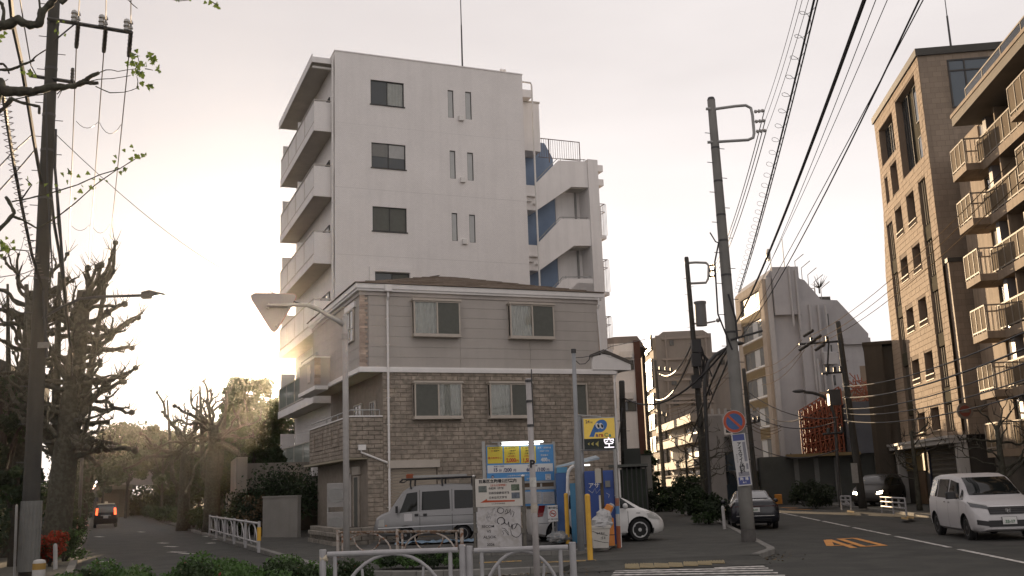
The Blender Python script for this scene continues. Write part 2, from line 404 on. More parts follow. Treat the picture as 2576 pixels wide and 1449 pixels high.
# tactile paving tiles by the crossing
TAC = mat('tactile_yellow', (.27, .22, .12), .8, .25, 4)
for (x0, x1, y0, y1) in ((520, 710, 848, 928), (710, 895, 860, 920), (892, 1085, 860, 916), (1075, 1262, 852, 906), (1240, 1420, 785, 838), (1262, 1450, 840, 894), (1410, 1592, 760, 815), (1440, 1625, 817, 880), (1598, 1790, 795, 860)):
    q = [G(1469 + .1984 * x, 1246 + .1984 * y, .022) for x, y in ((x0, y1), (x1, y1 + 4), (x1 - 22, y0 + 4), (x0 - 4, y0))]
    b = MB(); b.prism(q, (0, 0, .006))
    for k in range(5):
        f0, f1 = (k + .2) / 5, (k + .75) / 5
        b.prism([q[0].lerp(q[1], f0).lerp(q[3].lerp(q[2], f0), .06) + Vector((0, 0, .006)), q[0].lerp(q[1], f1).lerp(q[3].lerp(q[2], f1), .06) + Vector((0, 0, .006)),
                 q[0].lerp(q[1], f1).lerp(q[3].lerp(q[2], f1), .94) + Vector((0, 0, .006)), q[0].lerp(q[1], f0).lerp(q[3].lerp(q[2], f0), .94) + Vector((0, 0, .006))], (0, 0, .007))
    b.build('tactile_tile', TAC, pav)
# parking lot slab with its kerb
lot_pts = [G(u, v, .1) for u, v in ((905, 1392), (1190, 1397), (1440, 1397), (1528, 1383), (1556, 1364), (1564, 1350))]
lot_front = [Vector((p.x, p.y, 0)) for p in lot_pts]
p_r = FH_r = None
LZ = .2
lot_back = [Vector((4.6, 41.0, 0)), Vector((-4.9, 37.3, 0))]
b = MB(); b.prism([(p.x, p.y, .02) for p in lot_front + lot_back], (0, 0, LZ - .02)); lot = b.build('parking_lot', mat('lot_asphalt', (.062, .060, .056), .9, .25, 1, .5, 80), kind='structure')
kerb(lot, lot_front, zt=LZ + .015, w=.15)
b = MB()
for u0, v0, u1, v1 in ((1205, 1417, 1312, 1412), (1362, 1416, 1500, 1410)):
    a, c = G(u0, v0, PZ + .004), G(u1, v1, PZ + .004); b.quad(a, c, c + Vector((0, .35, 0)), a + Vector((0, .35, 0)))
b.build('yellow_marking', mat('worn_yellow', (.40, .25, .06), .85, .35, 5, tint=(.12, .11, .09)), pav)
b = MB()
for (u0, v0), (u1, v1) in (((905, 1352), (1010, 1338)), ((905, 1347), (985, 1334)), ((1005, 1352), (1180, 1346))):
    a, c = G(u0, v0, LZ + .004), G(u1, v1, LZ + .004); b.quad(a, c, c + Vector((0, .14, 0)), a + Vector((0, .14, 0)))
b.build('bay_line', MATS['worn_yellow'], lot)
# tar sealed seams and trench patches in the asphalt
rs0 = random.Random(9); TAR = mat('tar_seam', (.022, .021, .02), .7, .3, 4); PATCH = mat('asphalt_patch', (.060, .058, .053), .92, .22, 1.5, .5, 80)
def seam(a, c, w, amp):
    a, c = Vector(a), Vector(c); d = c - a; n = max(6, int(d.length / .5)); t = d.normalized(); nr = Vector((-t.y, t.x, 0)); b = MB(); off = 0; vs_ = []
    for i in range(n + 1):
        off = off * .8 + rs0.uniform(-amp, amp); p = a + d * i / n + nr * off; ww = w * rs0.uniform(.5, 1.4)
        vs_ += [(p.x + nr.x * ww, p.y + nr.y * ww, .004), (p.x - nr.x * ww, p.y - nr.y * ww, .004)]
    b.add(vs_, [(2 * i, 2 * i + 2, 2 * i + 3, 2 * i + 1) for i in range(n)]); b.build('tar_seam', TAR, kind='structure')
for q in (((4.2, 18.5, 0), FRS.w(5.2, 60, 0), .02, .06), ((9.0, 17, 0), FRS.w(8.9, 60, 0), .018, .06), (FRS.w(3.2, 33, 0), FRS.w(11, 34.5, 0), .02, .1), (FRS.w(6.0, 24, 0), FRS.w(11, 22.5, 0), .015, .12), (FLS.w(-.2, 33, 0), FLS.w(4.8, 34, 0), .02, .08), (FLS.w(-.2, 41, 0), FLS.w(4.8, 42, 0), .02, .08), (FLS.w(-.2, 52, 0), FLS.w(4.8, 52.5, 0), .02, .08)): seam(*q)
for fr_, x0, x1, y0, y1 in ((FRS, 8.2, 9.3, 26, 45), (FLS, 2.6, 3.5, 36, 75), (FRS, 3.6, 4.6, 44, 70)): b = MB(); b.poly(strip(fr_, x0, x1, y0, y1, .0028)); b.build('asphalt_patch', PATCH, kind='structure')
# painted road markings
SK = [0]
def stroke(b, a, c, w, z=.005):
    SK[0] = (SK[0] + 1) % 7; z += SK[0] * .0012
    t = (c - a); t.z = 0; t.normalize(); n = Vector((-t.y, t.x, 0)) * w / 2
    b.quad(*[Vector((p.x, p.y, z)) for p in (a - n, c - n, c + n, a + n)])
b = MB()
for (u0, v0), (u1, v1) in (((1797, 1429), (1923, 1425)), ((1548, 1436.5), (1933, 1430)), ((1543, 1441.5), (1945, 1435.5)), ((1540, 1447.5), (1957, 1442)), ((1530, 1455), (1975, 1449)), ((1520, 1463), (1990, 1457))):
    a, c = G(u0, v0), G(u1, v1); stroke(b, a, c, .26)
for u0, v0, u1 in ((1205, 1446, 1320),):
    a, c = G(u0, v0), G(u1, v0 - 2); stroke(b, a, c, .3)
b.build('crosswalk', PWHITE, kind='structure')
b = MB(); y = 14.0
while y < 130:
    stroke(b, FRS.w(7.1 - .006 * (y - 20), y, 0), FRS.w(7.1 - .006 * (y - 15), y + 5.2, 0), .13); y += 5.9
b.build('lane_line', PWHITE, kind='structure')
def c40(x, y): return G(1917 + .256 * x, 1182 + .256 * y)
b = MB()
for p, q, w in (((655, 686), (905, 768), .17), ((640, 690), (672, 748), .2), ((655, 748), (890, 738), .2), ((745, 683), (912, 672), .22), ((905, 673), (1205, 748), .17), ((1215, 744), (980, 757), .22), ((760, 680), (1000, 757), .17)):
    stroke(b, c40(*p), c40(*q), w)
b.build('speed_marking', PORANGE, kind='structure', label='orange number 40 painted on the main street')
b = MB()
for u, v, w in ((2010, 1281, 60), (1985, 1277, 40)):
    stroke(b, G(u - w / 2, v), G(u + w / 2, v + 1), .3)
b.build('turn_marking', PORANGE, kind='structure')
b = MB()
rs = random.Random(4)
for u, v, w in ((410, 1366, 22), (430, 1375, 30), (445, 1389, 40), (470, 1393, 30), (520, 1350, 14), (545, 1357, 16), (530, 1366, 12), (250, 1350, 16), (262, 1413, 26), (355, 1338, 14)):
    stroke(b, G(u - w / 2, v), G(u + w / 2, v + 1), .22 + rs.random() * .1)
b.build('worn_marking', PWHITE, kind='structure')
b = MB()
for u, v in ((2140, 1286), (2276, 1303), (2290, 1300)): b.quad(*[G(u + a, v + c, .131) for a, c in ((-9, 2), (9, 5), (9, 0), (-9, -3))])
b.build('yellow_marking', MATS['worn_yellow'], rp)
# ================================================================ windows
def window(par, x0, x1, z0, z1, y, cols=2, fm=None, pane=None, fw=.045, dp=.05, side='y', rows=1, curtains=None, name='window'):
    """window frame set in a wall (local frame of par); each pane a mesh of its own"""
    f = MB(); M = None
    if side == 'x': M = Matrix.Rotation(R(90), 4, 'Z')
    def bx(m, *a):
        if side == 'y': m.box(*a)
        else: m.box(a[2], a[3], a[0], a[1], a[4], a[5])
    bx(f, x0, x1, y - dp, y + .02, z0, z0 + fw); bx(f, x0, x1, y - dp, y + .02, z1 - fw, z1)
    bx(f, x0, x0 + fw, y - dp, y + .02, z0 + fw, z1 - fw); bx(f, x1 - fw, x1, y - dp, y + .02, z0 + fw, z1 - fw)
    w = (x1 - x0) / cols; h = (z1 - z0) / rows
    for i in range(1, cols): bx(f, x0 + i * w - fw * .45, x0 + i * w + fw * .45, y - dp * .9, y + .02, z0 + fw, z1 - fw)
    for i in range(1, rows): bx(f, x0 + fw, x1 - fw, y - dp * .85, y + .015, z0 + i * h - fw * .4, z0 + i * h + fw * .4)
    fo = f.build(name, fm or DSTEEL, par)
    for i in range(cols):
        for j in range(rows):
            p = MB(); a0, a1 = x0 + i * w + fw * .5, x0 + (i + 1) * w - fw * .5; c0, c1 = z0 + j * h + fw * .5, z0 + (j + 1) * h - fw * .5
            pm = pane[(i + j) % len(pane)] if isinstance(pane, (list, tuple)) else (pane or DARKGL)
            yy = y - dp * (.35 if i % 2 == 0 else .15)
            bx(p, a0, a1, yy - .004, yy + .004, c0, c1); p.build('pane', pm, fo)
    return fo
def curtain(par, x0, x1, z0, z1, y, m=None, folds=7, seed=0, amp=.03, side='y'):
    rr = random.Random(seed); n = folds * 4; c = MB(); vs_ = []
    ph = rr.random() * 6
    for i in range(n + 1):
        x = x0 + (x1 - x0) * i / n
        d = amp * math.sin(i * math.pi / 2 + ph) * (.6 + .8 * rr.random())
        for z, k in ((z0, 1.25), (z1, .8)): vs_.append((x, y + d * k, z) if side == 'y' else (y + d * k, x, z))
    c.add(vs_, [(2 * i, 2 * i + 2, 2 * i + 3, 2 * i + 1) for i in range(n)])
    return c.build('curtain', m or CURT, par)

# ================================================================ brick and grey panelled corner house
p = PY(975, 1200, 37.8); FH = Frame((p.x, p.y), 67.7)
house = fthing('corner_house', 'three storey house with grey panelled top floor over brown brick siding and white trim', 'house', FH)
SIDING = mat('siding_grey', (.47, .435, .40), .85, .06, .9, .15, 60, rnd=.015, streak=.05)
MORTAR = mat('brick_joint', (.27, .235, .195), .9, .15, 3)
BRICK = mat('brick_brown', (.37, .315, .26), .85, .30, 2.2, .5, 40, rnd=.12, tint=(.25, .22, .18), streak=.12)
TRIM = mat('white_trim', (.80, .78, .76), .5, .06, 2)
QUOIN = mat('quoin_brick', (.48, .38, .31), .85, .2, 4, .4, 40, rnd=.2)
BEIGE = mat('beige_frame', (.50, .45, .39), .5, .08, 3)
SOFF = mat('soffit', (.40, .36, .27), .85, .1, 1)
ROOFM = mat('roof_shingle', (.15, .115, .085), .9, .25, 4, .3, 40, rnd=.14)
EAVE, BAND = 9.12, 6.34
x3L, x3R, x2R, xP, x2L, xG = -.98, 8.98, 9.55, -1.4, -.16, -.75
HD = 9.2                                                    # depth of the house
# ground floor + first floor walls (backing of the brick siding)
b = MB(); bays = [(1.0, 2.89, 4.40, 5.82), (4.02, 5.80, 4.40, 5.82)]
shut = (.05, 1.92, .25, 2.62); small = (7.79, 8.31, 4.5, 5.77)
b.wall(x2L, x2R, .2, BAND - .1, [shut, small], 0, .16)
b.quad((x2R, 0, .2), (x2R, HD, .2), (x2R, HD, BAND), (x2R, 0, BAND))
b.quad((x2L, HD, .2), (x2L, 0, .2), (x2L, 0, BAND), (x2L, HD, BAND))
b.box(xG, x2L - .002, .0, HD, .15, 3.02)                     # ground floor stub left of the downpipe
b.build('wall', MORTAR, house)
# bricks
bw, bh = .455, .163
bm = MB(); g = .007
bm.add([(g, 0, g), (bw - g, 0, g), (bw - g, 0, bh - g), (g, 0, bh - g), (g + .008, -.022, g + .008), (bw - g - .008, -.022, g + .008), (bw - g - .008, -.022, bh - g - .008), (g + .008, -.022, bh - g - .008)],
       [(4, 5, 6, 7), (0, 1, 5, 4), (1, 2, 6, 5), (2, 3, 7, 6), (3, 0, 4, 7)])
bme = bm.mesh('brick', BRICK); spare = MB(); nb = 0
rb = random.Random(2)
def cut(iv, holes, z0, z1):
    out = [iv]
    for h in holes:
        if z1 > h[2] + .01 and z0 < h[3] - .01:
            out = [q for a, c in out for q in ((a, min(c, h[0])), (max(a, h[1]), c)) if q[1] - q[0] > .05]
    return out
def bricks(x0, x1, z0, z1, holes, y=0.0, single=True):
    global nb
    row = 0; z = z1 - bh
    while z > z0 - .08:
        x = x0 - (bw / 2 if row % 2 else 0)
        while x < x1:
            for a, c in cut((max(x, x0), min(x + bw, x1)), holes, z, z + bh):
                if c - a < .05: continue
                if single and nb < 300:
                    o = link('brick', bme, house, loc=(a, y - rb.random() * .006, z)); o.scale = ((c - a) / bw, 1, 1); nb += 1
                else:
                    dy = rb.random() * .006
                    spare.add([(a + q[0] * (c - a) / bw, y - dy + q[1], z + q[2]) for q in bm.v], bm.f)
            x += bw
        z -= bh; row += 1
bricks(x2L, x2R, .22, BAND - .12, bays + [shut, (7.72, 8.38, 4.43, 5.84)])
bricks(xP, x2L, 3.06, 4.50, [], y=0, single=False)
bricks(xG, x2L, .2, 3.04, [], y=0, single=False)
# balcony parapet along the left side (brick faced)
yB0, yB1 = 0.0, 7.8
b = MB(); b.box(xP + .03, x2L - .002, .03, .16, 3.0, 4.52); b.box(xP + .03, xP + .16, .16, yB1, 3.0, 4.52); b.build('parapet', MORTAR, house)
row = 0; z = 4.52 - bh
while z > 2.95:
    y = -(.23 if row % 2 else 0)
    while y < yB1:
        a, c = max(y, .03), min(y + bw, yB1)
        if c - a > .05:
            f = (c - a) / bw; dy = rb.random() * .006
            spare.add([(xP + .03 + q[1] - dy, c - q[0] * f, z + q[2]) for q in bm.v], bm.f)
        y += bw
    z -= bh; row += 1
spare.build('brick_siding', BRICK, house, kind='stuff')
b = MB(); b.box(xP - .03, x2L - .004, -.04, .19, 4.52, 4.57); b.box(xP - .03, xP + .19, .19, yB1, 4.52, 4.57); b.build('coping', TRIM, house)
b = MB(); b.tube([(x2L - .1, .07, 4.78), (xP + .08, .07, 4.78), (xP + .08, yB1, 4.78)], .028)
for x, y in ((x2L - .1, .07), (xP + .5, .07), (xP + .08, 1.2), (xP + .08, 2.4), (xP + .08, 3.6), (xP + .08, 4.5)): b.cyl((x, y, 4.57), (x, y, 4.78), .018)
b.build('handrail', STEEL, house)
for ya, yb in ((1.9, 3.2), (4.9, 6.6)):                       # recessed niches of the parapet
    b = MB(); b.box(xP - .03, xP + .0, ya, yb, 3.55, 3.6); b.box(xP - .03, xP, ya, ya + .05, 3.6, 4.25); b.box(xP - .03, xP, yb - .05, yb, 3.6, 4.25); b.build('niche_frame', BRICK, house)
# floor slabs of the balcony, soffit of the top floor
b = MB(); b.box(xP + .02, x2L, .02, HD, 2.98, 3.06); b.box(x3L + .02, x2L, .02, HD, BAND - .16, BAND - .08); b.build('soffit', SOFF, house)
# door and window of the recessed balcony
window(house, .9, 1.75, 3.1, 5.2, x2L - .03, 2, BEIGE, DARKGL, side='x')
window(house, 3.1, 4.4, 4.0, 5.3, x2L - .03, 2, BEIGE, DARKGL, side='x')
window(house, 1.2, 2.0, .35, 2.4, xG - .03, 1, BEIGE, SCREEN, side='x', name='door')
window(house, 2.6, 3.3, .3, 2.5, xG - .03, 1, TRIM, WPAINT, side='x', name='door')
b = MB(); b.box(xG - .09, xG - .01, 1.05, 2.15, 2.45, 2.75); b.box(xG - .09, xG - .01, 2.4, 3.5, 2.52, 2.75); b.build('shutter_box', BEIGE, house)
# top floor volume and siding panels
b = MB(); b.box(x3L + .012, x3R - .012, .012, HD, BAND - .08, EAVE); b.build('upper_wall', mat('siding_back', (.36, .335, .305), .9, .1), house)
xs = [x3L + .3, 2.95, 5.9, x3R]; zr = [BAND + .02 + i * (EAVE - BAND - .02) / 7 for i in range(8)]
for j in range(7):
    for i in range(3):
        m = MB(); m.bbox(xs[i] + .004, xs[i + 1] - .004, -.014, .012, zr[j] + .004, zr[j + 1] - .004, .004); m.build('siding_panel', SIDING, house)
    for ya, yb in ((0.012, 2.3), (2.3, 4.5), (4.5, HD)):
        m = MB(); m.bbox(x3L - .0, x3L + .013, ya + .004, yb - .004, zr[j] + .004, zr[j + 1] - .004, .004); m.build('siding_panel', SIDING, house)
n = 30; qh = (EAVE - BAND - .04) / n
for i in range(n):
    wq = (.26, .18)[i % 2] + rb.uniform(-.03, .03)
    m = MB(); m.bbox(x3L - .03, x3L + wq, -.035 - rb.random() * .012, .1, BAND + .03 + i * qh, BAND + .03 + (i + 1) * qh - .006, .006); m.build('quoin_brick', QUOIN, house)
# white band, eaves, gutter
def around(b, x0, x1, pr, z0, z1, yd=HD):
    b.box(x0 - pr, x1 + pr, -pr, .0, z0, z1); b.box(x0 - pr, x0, .0, yd, z0, z1); b.box(x1, x1 + pr, .0, yd, z0, z1)
b = MB(); around(b, x3L, x3R + .6, .10, BAND - .16, BAND - .02); around(b, x3L, x3R + .6, .05, BAND - .02, BAND + .04); b.build('band_course', TRIM, house)
b = MB(); around(b, x3L, x3R, .06, EAVE - .02, EAVE + .13); b.build('frieze', mat('frieze_grey', (.50, .46, .43), .7, .06), house)
b = MB(); around(b, x3L, x3R, .17, EAVE + .13, EAVE + .22); around(b, x3L, x3R, .22, EAVE + .22, EAVE + .40); b.build('gutter', TRIM, house)
# hipped roof in rows of shingles
b = MB(); ov = .26; rz0, rise = EAVE + .41, .30
A = [(x3L - ov, -ov), (x3R + ov, -ov), (x3R + ov, HD + ov), (x3L - ov, HD + ov)]
hh = (HD + 2 * ov) / 2; rid = [(x3L - ov + hh, -ov + hh), (x3R + ov - hh, -ov + hh)]
zt = rz0 + hh * rise
P = [(*q, rz0) for q in A] + [(*q, zt) for q in rid]
b.add(P, [(0, 1, 5, 4), (1, 2, 5), (2, 3, 4, 5), (3, 0, 4)]); b.build('roof', mat('roof_felt', (.06, .05, .04), .9, .1), house)
rows = 9
for j in range(rows):
    t0, t1 = j / rows, (j + 1) / rows
    for side in (0, 1):
        if side == 0: a0, a1 = Vector((x3L - ov + hh * t0, -ov + hh * t0, 0)), Vector((x3R + ov - hh * t0, -ov + hh * t0, 0)); c = Vector((0, hh / rows, 0))
        else: a0, a1 = Vector((x3L - ov + hh * t0, HD + ov - hh * t0, 0)), Vector((x3L - ov + hh * t0, -ov + hh * t0, 0)); c = Vector((hh / rows, 0, 0))
        n = max(1, round((a1 - a0).length / .9))
        for i in range(n):
            p0, p1 = a0.lerp(a1, (i + .01) / n), a0.lerp(a1, (i + .99) / n)
            z0_, z1_ = rz0 + hh * t0 * rise, rz0 + hh * t1 * rise
            m = MB(); lift = .022 + rb.random() * .02
            q0, q1 = p0 + c * 1.04, p1 + c * 1.04
            if i == 0: q0 = q0.lerp(q1, min(.95, (hh / rows) / max((p1 - p0).length, .1)))
            if i == n - 1: q1 = q1.lerp(q0, min(.95, (hh / rows) / max((p1 - p0).length, .1)))
            m.add([(p0.x, p0.y, z0_ + lift), (p1.x, p1.y, z0_ + lift), (q1.x, q1.y, z1_ + .012), (q0.x, q0.y, z1_ + .012), (p0.x, p0.y, z0_ - .0), (p1.x, p1.y, z0_)], [(0, 1, 2, 3), (4, 5, 1, 0)])
            m.build('roof_shingle', ROOFM, house)
# bay windows
def bay(x0, x1, z0, z1, left_screen):
    d = .30; f = MB(); w = .055; xm = (x0 + x1) / 2
    f.box(x0 - .05, x1 + .05, -d - .05, -.0, z1, z1 + .045); f.box(x0 - .03, x1 + .03, -d - .03, 0, z1 + .045, z1 + .075)
    f.box(x0 - .02, x1 + .02, -d - .02, 0, z0 - .07, z0)
    for x in (x0, x1 - w): f.box(x, x + w, -d, -d + w, z0, z1); f.box(x, x + w, -.05, 0.0, z0, z1)
    f.box(x0 + w, x1 - w, -d, -d + w, z0, z0 + w); f.box(x0 + w, x1 - w, -d, -d + w, z1 - w, z1); f.box(xm - .03, xm + .03, -d - .01, -d + w, z0 + w, z1 - w)
    for x in (x0, x1 - .03): f.box(x, x + .03, -d + w, -.05, z0, z0 + w); f.box(x, x + .03, -d + w, -.05, z1 - w, z1)
    fo = f.build('bay_window', BEIGE, house)
    m = MB(); m.box(x0 + .04, x1 - .04, -.012, -.006, z0, z1); m.build('back', ROOM, fo)
    for i, (a, c) in enumerate(((x0 + w, xm - .03), (xm + .03, x1 - w))):
        m = MB(); scr = (i == 0) == left_screen; m.box(a, c, -d + .015, -d + .021, z0 + w, z1 - w); m.build('pane', SCREEN if scr else CLEAR, fo)
        if not scr: curtain(fo, a - .02, c + .02, z0 + .05, z1 - .05, -d + .10, folds=6, seed=int(x0 * 10), amp=.025)
    for x in (x0 + .012, x1 - .018):
        m = MB(); m.box(x, x + .006, -d + w, -.05, z0 + w, z1 - w); m.build('pane', CLEAR, fo)
    curtain(fo, -d + .07, -.06, z0 + .05, z1 - .05, x0 + .08, folds=2, seed=3, side='x', amp=.012)
bay(1.02, 2.89, 7.60, 8.92, False); bay(4.98, 6.89, 7.60, 8.92, False)
bay(1.0, 2.89, 4.47, 5.76, True); bay(4.02, 5.80, 4.47, 5.76, False)
window(house, 7.76, 8.34, 4.46, 5.80, .09, 1, BEIGE, SCREEN, dp=.12)
# shutter, downpipes, vents
m = MB(); m.box(-.02, 1.99, -.14, .01, 2.62, 2.9); m.build('shutter_box', BEIGE, house)
for i in range(22):
    m = MB(); z = .26 + i * .107; m.bbox(.06, 1.9, .03, .07, z, z + .1, .01); m.build('shutter_slat', mat('shutter_beige', (.36, .31, .25), .6, .08), house)
def pipe(b, pts, r=.045): b.tube(pts, r, 8)
m = MB(); pipe(m, [(.04, -.21, EAVE + .2), (.04, -.21, EAVE - .08), (.04, -.1, EAVE - .22), (.04, -.1, .3)])
m.box(-.1, .18, -.33, -.14, EAVE + .12, EAVE + .36)
for z in (8.2, 7.2, 5.2, 4.2, 3.2, 2.2, 1.2): m.box(-.02, .1, -.115, .0, z, z + .03)
m.build('downpipe', TRIM, house)
m = MB(); pipe(m, [(-1.0, -.09, 3.32), (-1.0, -.09, 3.22), (.0, -.09, 2.82), (.0, -.09, 2.7)], .038); m.box(-1.12, -.84, -.16, -.025, 3.3, 3.5); m.build('downpipe', TRIM, house)
m = MB(); pipe(m, [(x3R + .0, -.2, EAVE + .2), (x3R, -.2, EAVE - .1), (x3R - .02, -.09, EAVE - .25), (x3R + .05, -.09, 7.0), (x2R - .1, -.12, 6.9)], .04); m.build('downpipe', TRIM, house)
m = MB(); pipe(m, [(x2R + .35, .2, BAND + .05), (x2R + .1, .0, BAND - .3), (x2R + .02, -.08, BAND - .5), (x2R + .0, -.08, .3)], .04); m.build('downpipe', TRIM, house)
# right side: porch roof, stone piers
m = MB(); m.prism([(x3R - .45, -.15, 6.9), (x3R - .45, -.15, 6.98), (x3R + .15, -.15, 7.2), (x2R + .85, -.15, 6.72), (x2R + .85, -.15, 6.58), (x3R + .15, -.15, 7.05)], (0, 2.2, 0)); m.build('porch_roof', mat('porch_dark', (.10, .09, .08), .8, .1), house)
m = MB(); m.box(x3R - .4, x2R + .8, -.12, 2.0, 6.36, 6.6); m.prism([(x3R - .4, -.12, 6.6), (x2R + .8, -.12, 6.6), (x2R + .7, -.12, 6.72), (x3R + .15, -.12, 7.0), (x3R - .35, -.12, 6.88)], (0, 2.1, 0)); m.build('porch_gable', TRIM, house)
m = MB(); m.box(x3R + .05, x3R + .35, .6, 1.2, 7.2, EAVE); m.box(x3R + .35, x3R + .8, 2.2, 2.9, 6.9, 8.6); m.build('stone_pier', QUOIN, house)
window(house, .9, 1.9, 4.3, 5.6, x2R + .03, 1, DSTEEL, DARKGL, side='x')
# top-floor side: window and balcony box with quoin
window(house, .9, 2.2, 7.5, 8.75, x3L - .04, 2, BEIGE, DARKGL, side='x')
m = MB(); m.box(x3L - .08, x3L - .0, .7, 2.4, 8.78, 9.0); m.build('awning', TRIM, house)
m = MB(); m.box(x3L - .62, x3L - .01, 5.4, 9.1, BAND - .1, 7.42); m.build('side_balcony', SIDING, house)
m = MB(); m.box(x3L - .67, x3L - .11, 5.34, 9.16, BAND - .26, BAND - .1); m.box(x3L - .67, x3L - .01, 5.35, 9.15, 7.42, 7.49); m.build('balcony_trim', TRIM, house)
for i in range(9):
    m = MB(); m.bbox(x3L - .66, x3L - .42, 5.36, 5.5 + rb.random() * .15, 6.3 + i * .135, 6.3 + i * .135 + .125, .006); m.build('quoin_brick', QUOIN, house)
m = MB(); m.tube([(x3L - .55, 5.5, 7.49), (x3L - .55, 5.5, 7.66), (x3L - .55, 9.0, 7.66), (x3L - .55, 9.0, 7.49)], .025); m.build('handrail', STEEL, house)
m = MB(); m.box(x3L - .66, x3L - .62, 6.4, 7.1, 6.5, 7.25); m.build('vent_panel', BEIGE, house)
# ================================================================ white apartment block
p = PY(843, 724, 49); FW = Frame((p.x, p.y), 67.7)
apt = fthing('apartment_building', 'tall white tiled apartment block with stacked balconies on one flank and a blue walled stair', 'building', FW)
WT = tile_mat('white_tile', (.82, .79, .77), (.80, .79, .77), .11, .055, .006, .45, .04, .045, .35, .95)
WPL = mat('white_render', (.80, .775, .755), .7, .05, .8, .1, 40, streak=.08)
SOF2 = mat('soffit_grey', (.50, .47, .42), .85, .12, 1)
BLUEW = mat('blue_wall', (.20, .27, .385), .7, .08, 1.2, .2, 40)
PANEL = mat('balcony_panel', (.80, .78, .76), .35, .06, 1, trans=.35)
WX, WD, WH = 10.52, 11.0, 24.34
PIT = 3.47
wins = [(1.88, 3.68, 21.65, 23.0), (1.90, 3.72, 18.2, 19.55), (1.93, 3.73, 14.83, 16.12), (2.03, 3.82, 11.2, 12.68)]
def fr4(rects): return [FW.rect(*q) for q in rects]
slits = fr4([(1127, 227, 1141, 296), (1171, 231, 1186, 300), (1132, 379, 1146, 449), (1176, 384, 1191, 454), (1137, 536, 1151, 606), (1181, 540, 1196, 610)])
b = MB(); b.wall(0, WX, 0, WH, wins + slits, 0, .14)
b.quad((WX, 0, 0), (WX, WD, 0), (WX, WD, WH), (WX, 0, WH)); b.quad((0, WD, 0), (0, 0, 0), (0, 0, WH), (0, WD, WH)); b.quad((WX, WD, 0), (0, WD, 0), (0, WD, WH), (WX, WD, WH)); b.quad((0, 0, WH), (WX, 0, WH), (WX, WD, WH), (0, WD, WH))
b.build('wall', WT, apt)
DRK = mat('bronze_frame', (.045, .043, .042), .45, .1, metal=.3)
BLIND = mat('blind_grey', (.36, .36, .35), .4, .1, 3); FROST = mat('frosted_glass', (.45, .46, .45), .3, .06, 2, spec=.5)
for i, h in enumerate(wins):
    wo = window(apt, *h, .10, 2, DRK, [SCREEN if i == 2 else DARKGL, (CLEAR, DARKGL, SCREEN, SCREEN)[i]])
    if i == 0: curtain(wo, (h[0] + h[1]) / 2, h[1] - .05, h[2], h[3], .13, folds=5, amp=.006); m = MB(); m.quad((h[0], .139, h[2]), (h[1], .139, h[2]), (h[1], .139, h[3]), (h[0], .139, h[3])); m.build('back', ROOM, wo)
    if i == 1:
        m = MB(); m.box((h[0] + h[1]) / 2 + .03, h[1] - .05, .07, .08, h[2] + .6, h[3] - .05); m.build('blind', BLIND, wo)
        m = MB(); m.box(h[0] + .05, (h[0] + h[1]) / 2 - .03, .055, .06, h[2] + .62, h[3] - .05); m.build('blind', mat('blind_dim', (.17, .17, .16), .5, .1, 3), wo)
    m = MB(); m.box(h[0] - .05, h[1] + .05, -.05, .02, h[2] - .05, h[2]); m.build('sill', DRK, wo)
for h in slits: window(apt, *h, .10, 1, DRK, FROST, fw=.03)
h = wins[3]; m = MB()
m.box(h[0] - .3, h[1] + .3, -.1, -.002, h[3] + .02, h[3] + .26); m.box(h[0] - .3, h[0] - .02, -.1, -.002, 10.9, h[3] + .02); m.box(h[1] + .02, h[1] + .3, -.1, -.002, 10.9, h[3] + .02); m.build('window_surround', WT, apt)
for u, v in ((1159, 298), (1163, 453), (1168, 608)):
    x, z = FW.hit(u, v); m = MB(); m.bbox(x - .13, x + .13, -.16, -.0, z - .15, z + .13, .02); m.build('vent_hood', WPAINT, apt)
m = MB()
for z in (10.0, 13.5, 17.0, 20.45): m.box(0.01, WX - .01, -.004, .0, z, z + .018)
m.build('joint', mat('joint_grey', (.62, .60, .58), .8, .05), apt)
# parapet cap, roof mast
m = MB(); m.box(-.03, WX + .03, -.03, .25, WH, WH + .06); m.box(-.03, .25, .25, WD, WH, WH + .06); m.build('roof_cap', WPL, apt)
x, z = FW.hit(1163, 160, 1.0); m = MB(); m.cyl((x, 1.0, WH - .1), (x, 1.0, WH + 3.0), .05, .04, 6); m.cyl((x, 1.0, WH + 3.0), (x, 1.0, WH + 9.5), .03, .015, 6); m.build('mast', DSTEEL, apt)
m = MB()
for u in (1261, 1269): x, z = FW.hit(u, 178, .6); m.cyl((x, .6, WH), (x, .6, WH + .35), .06, .06, 8); m.ball((x, .6, WH + .4), .1)
m.build('roof_vent', WPL, apt)
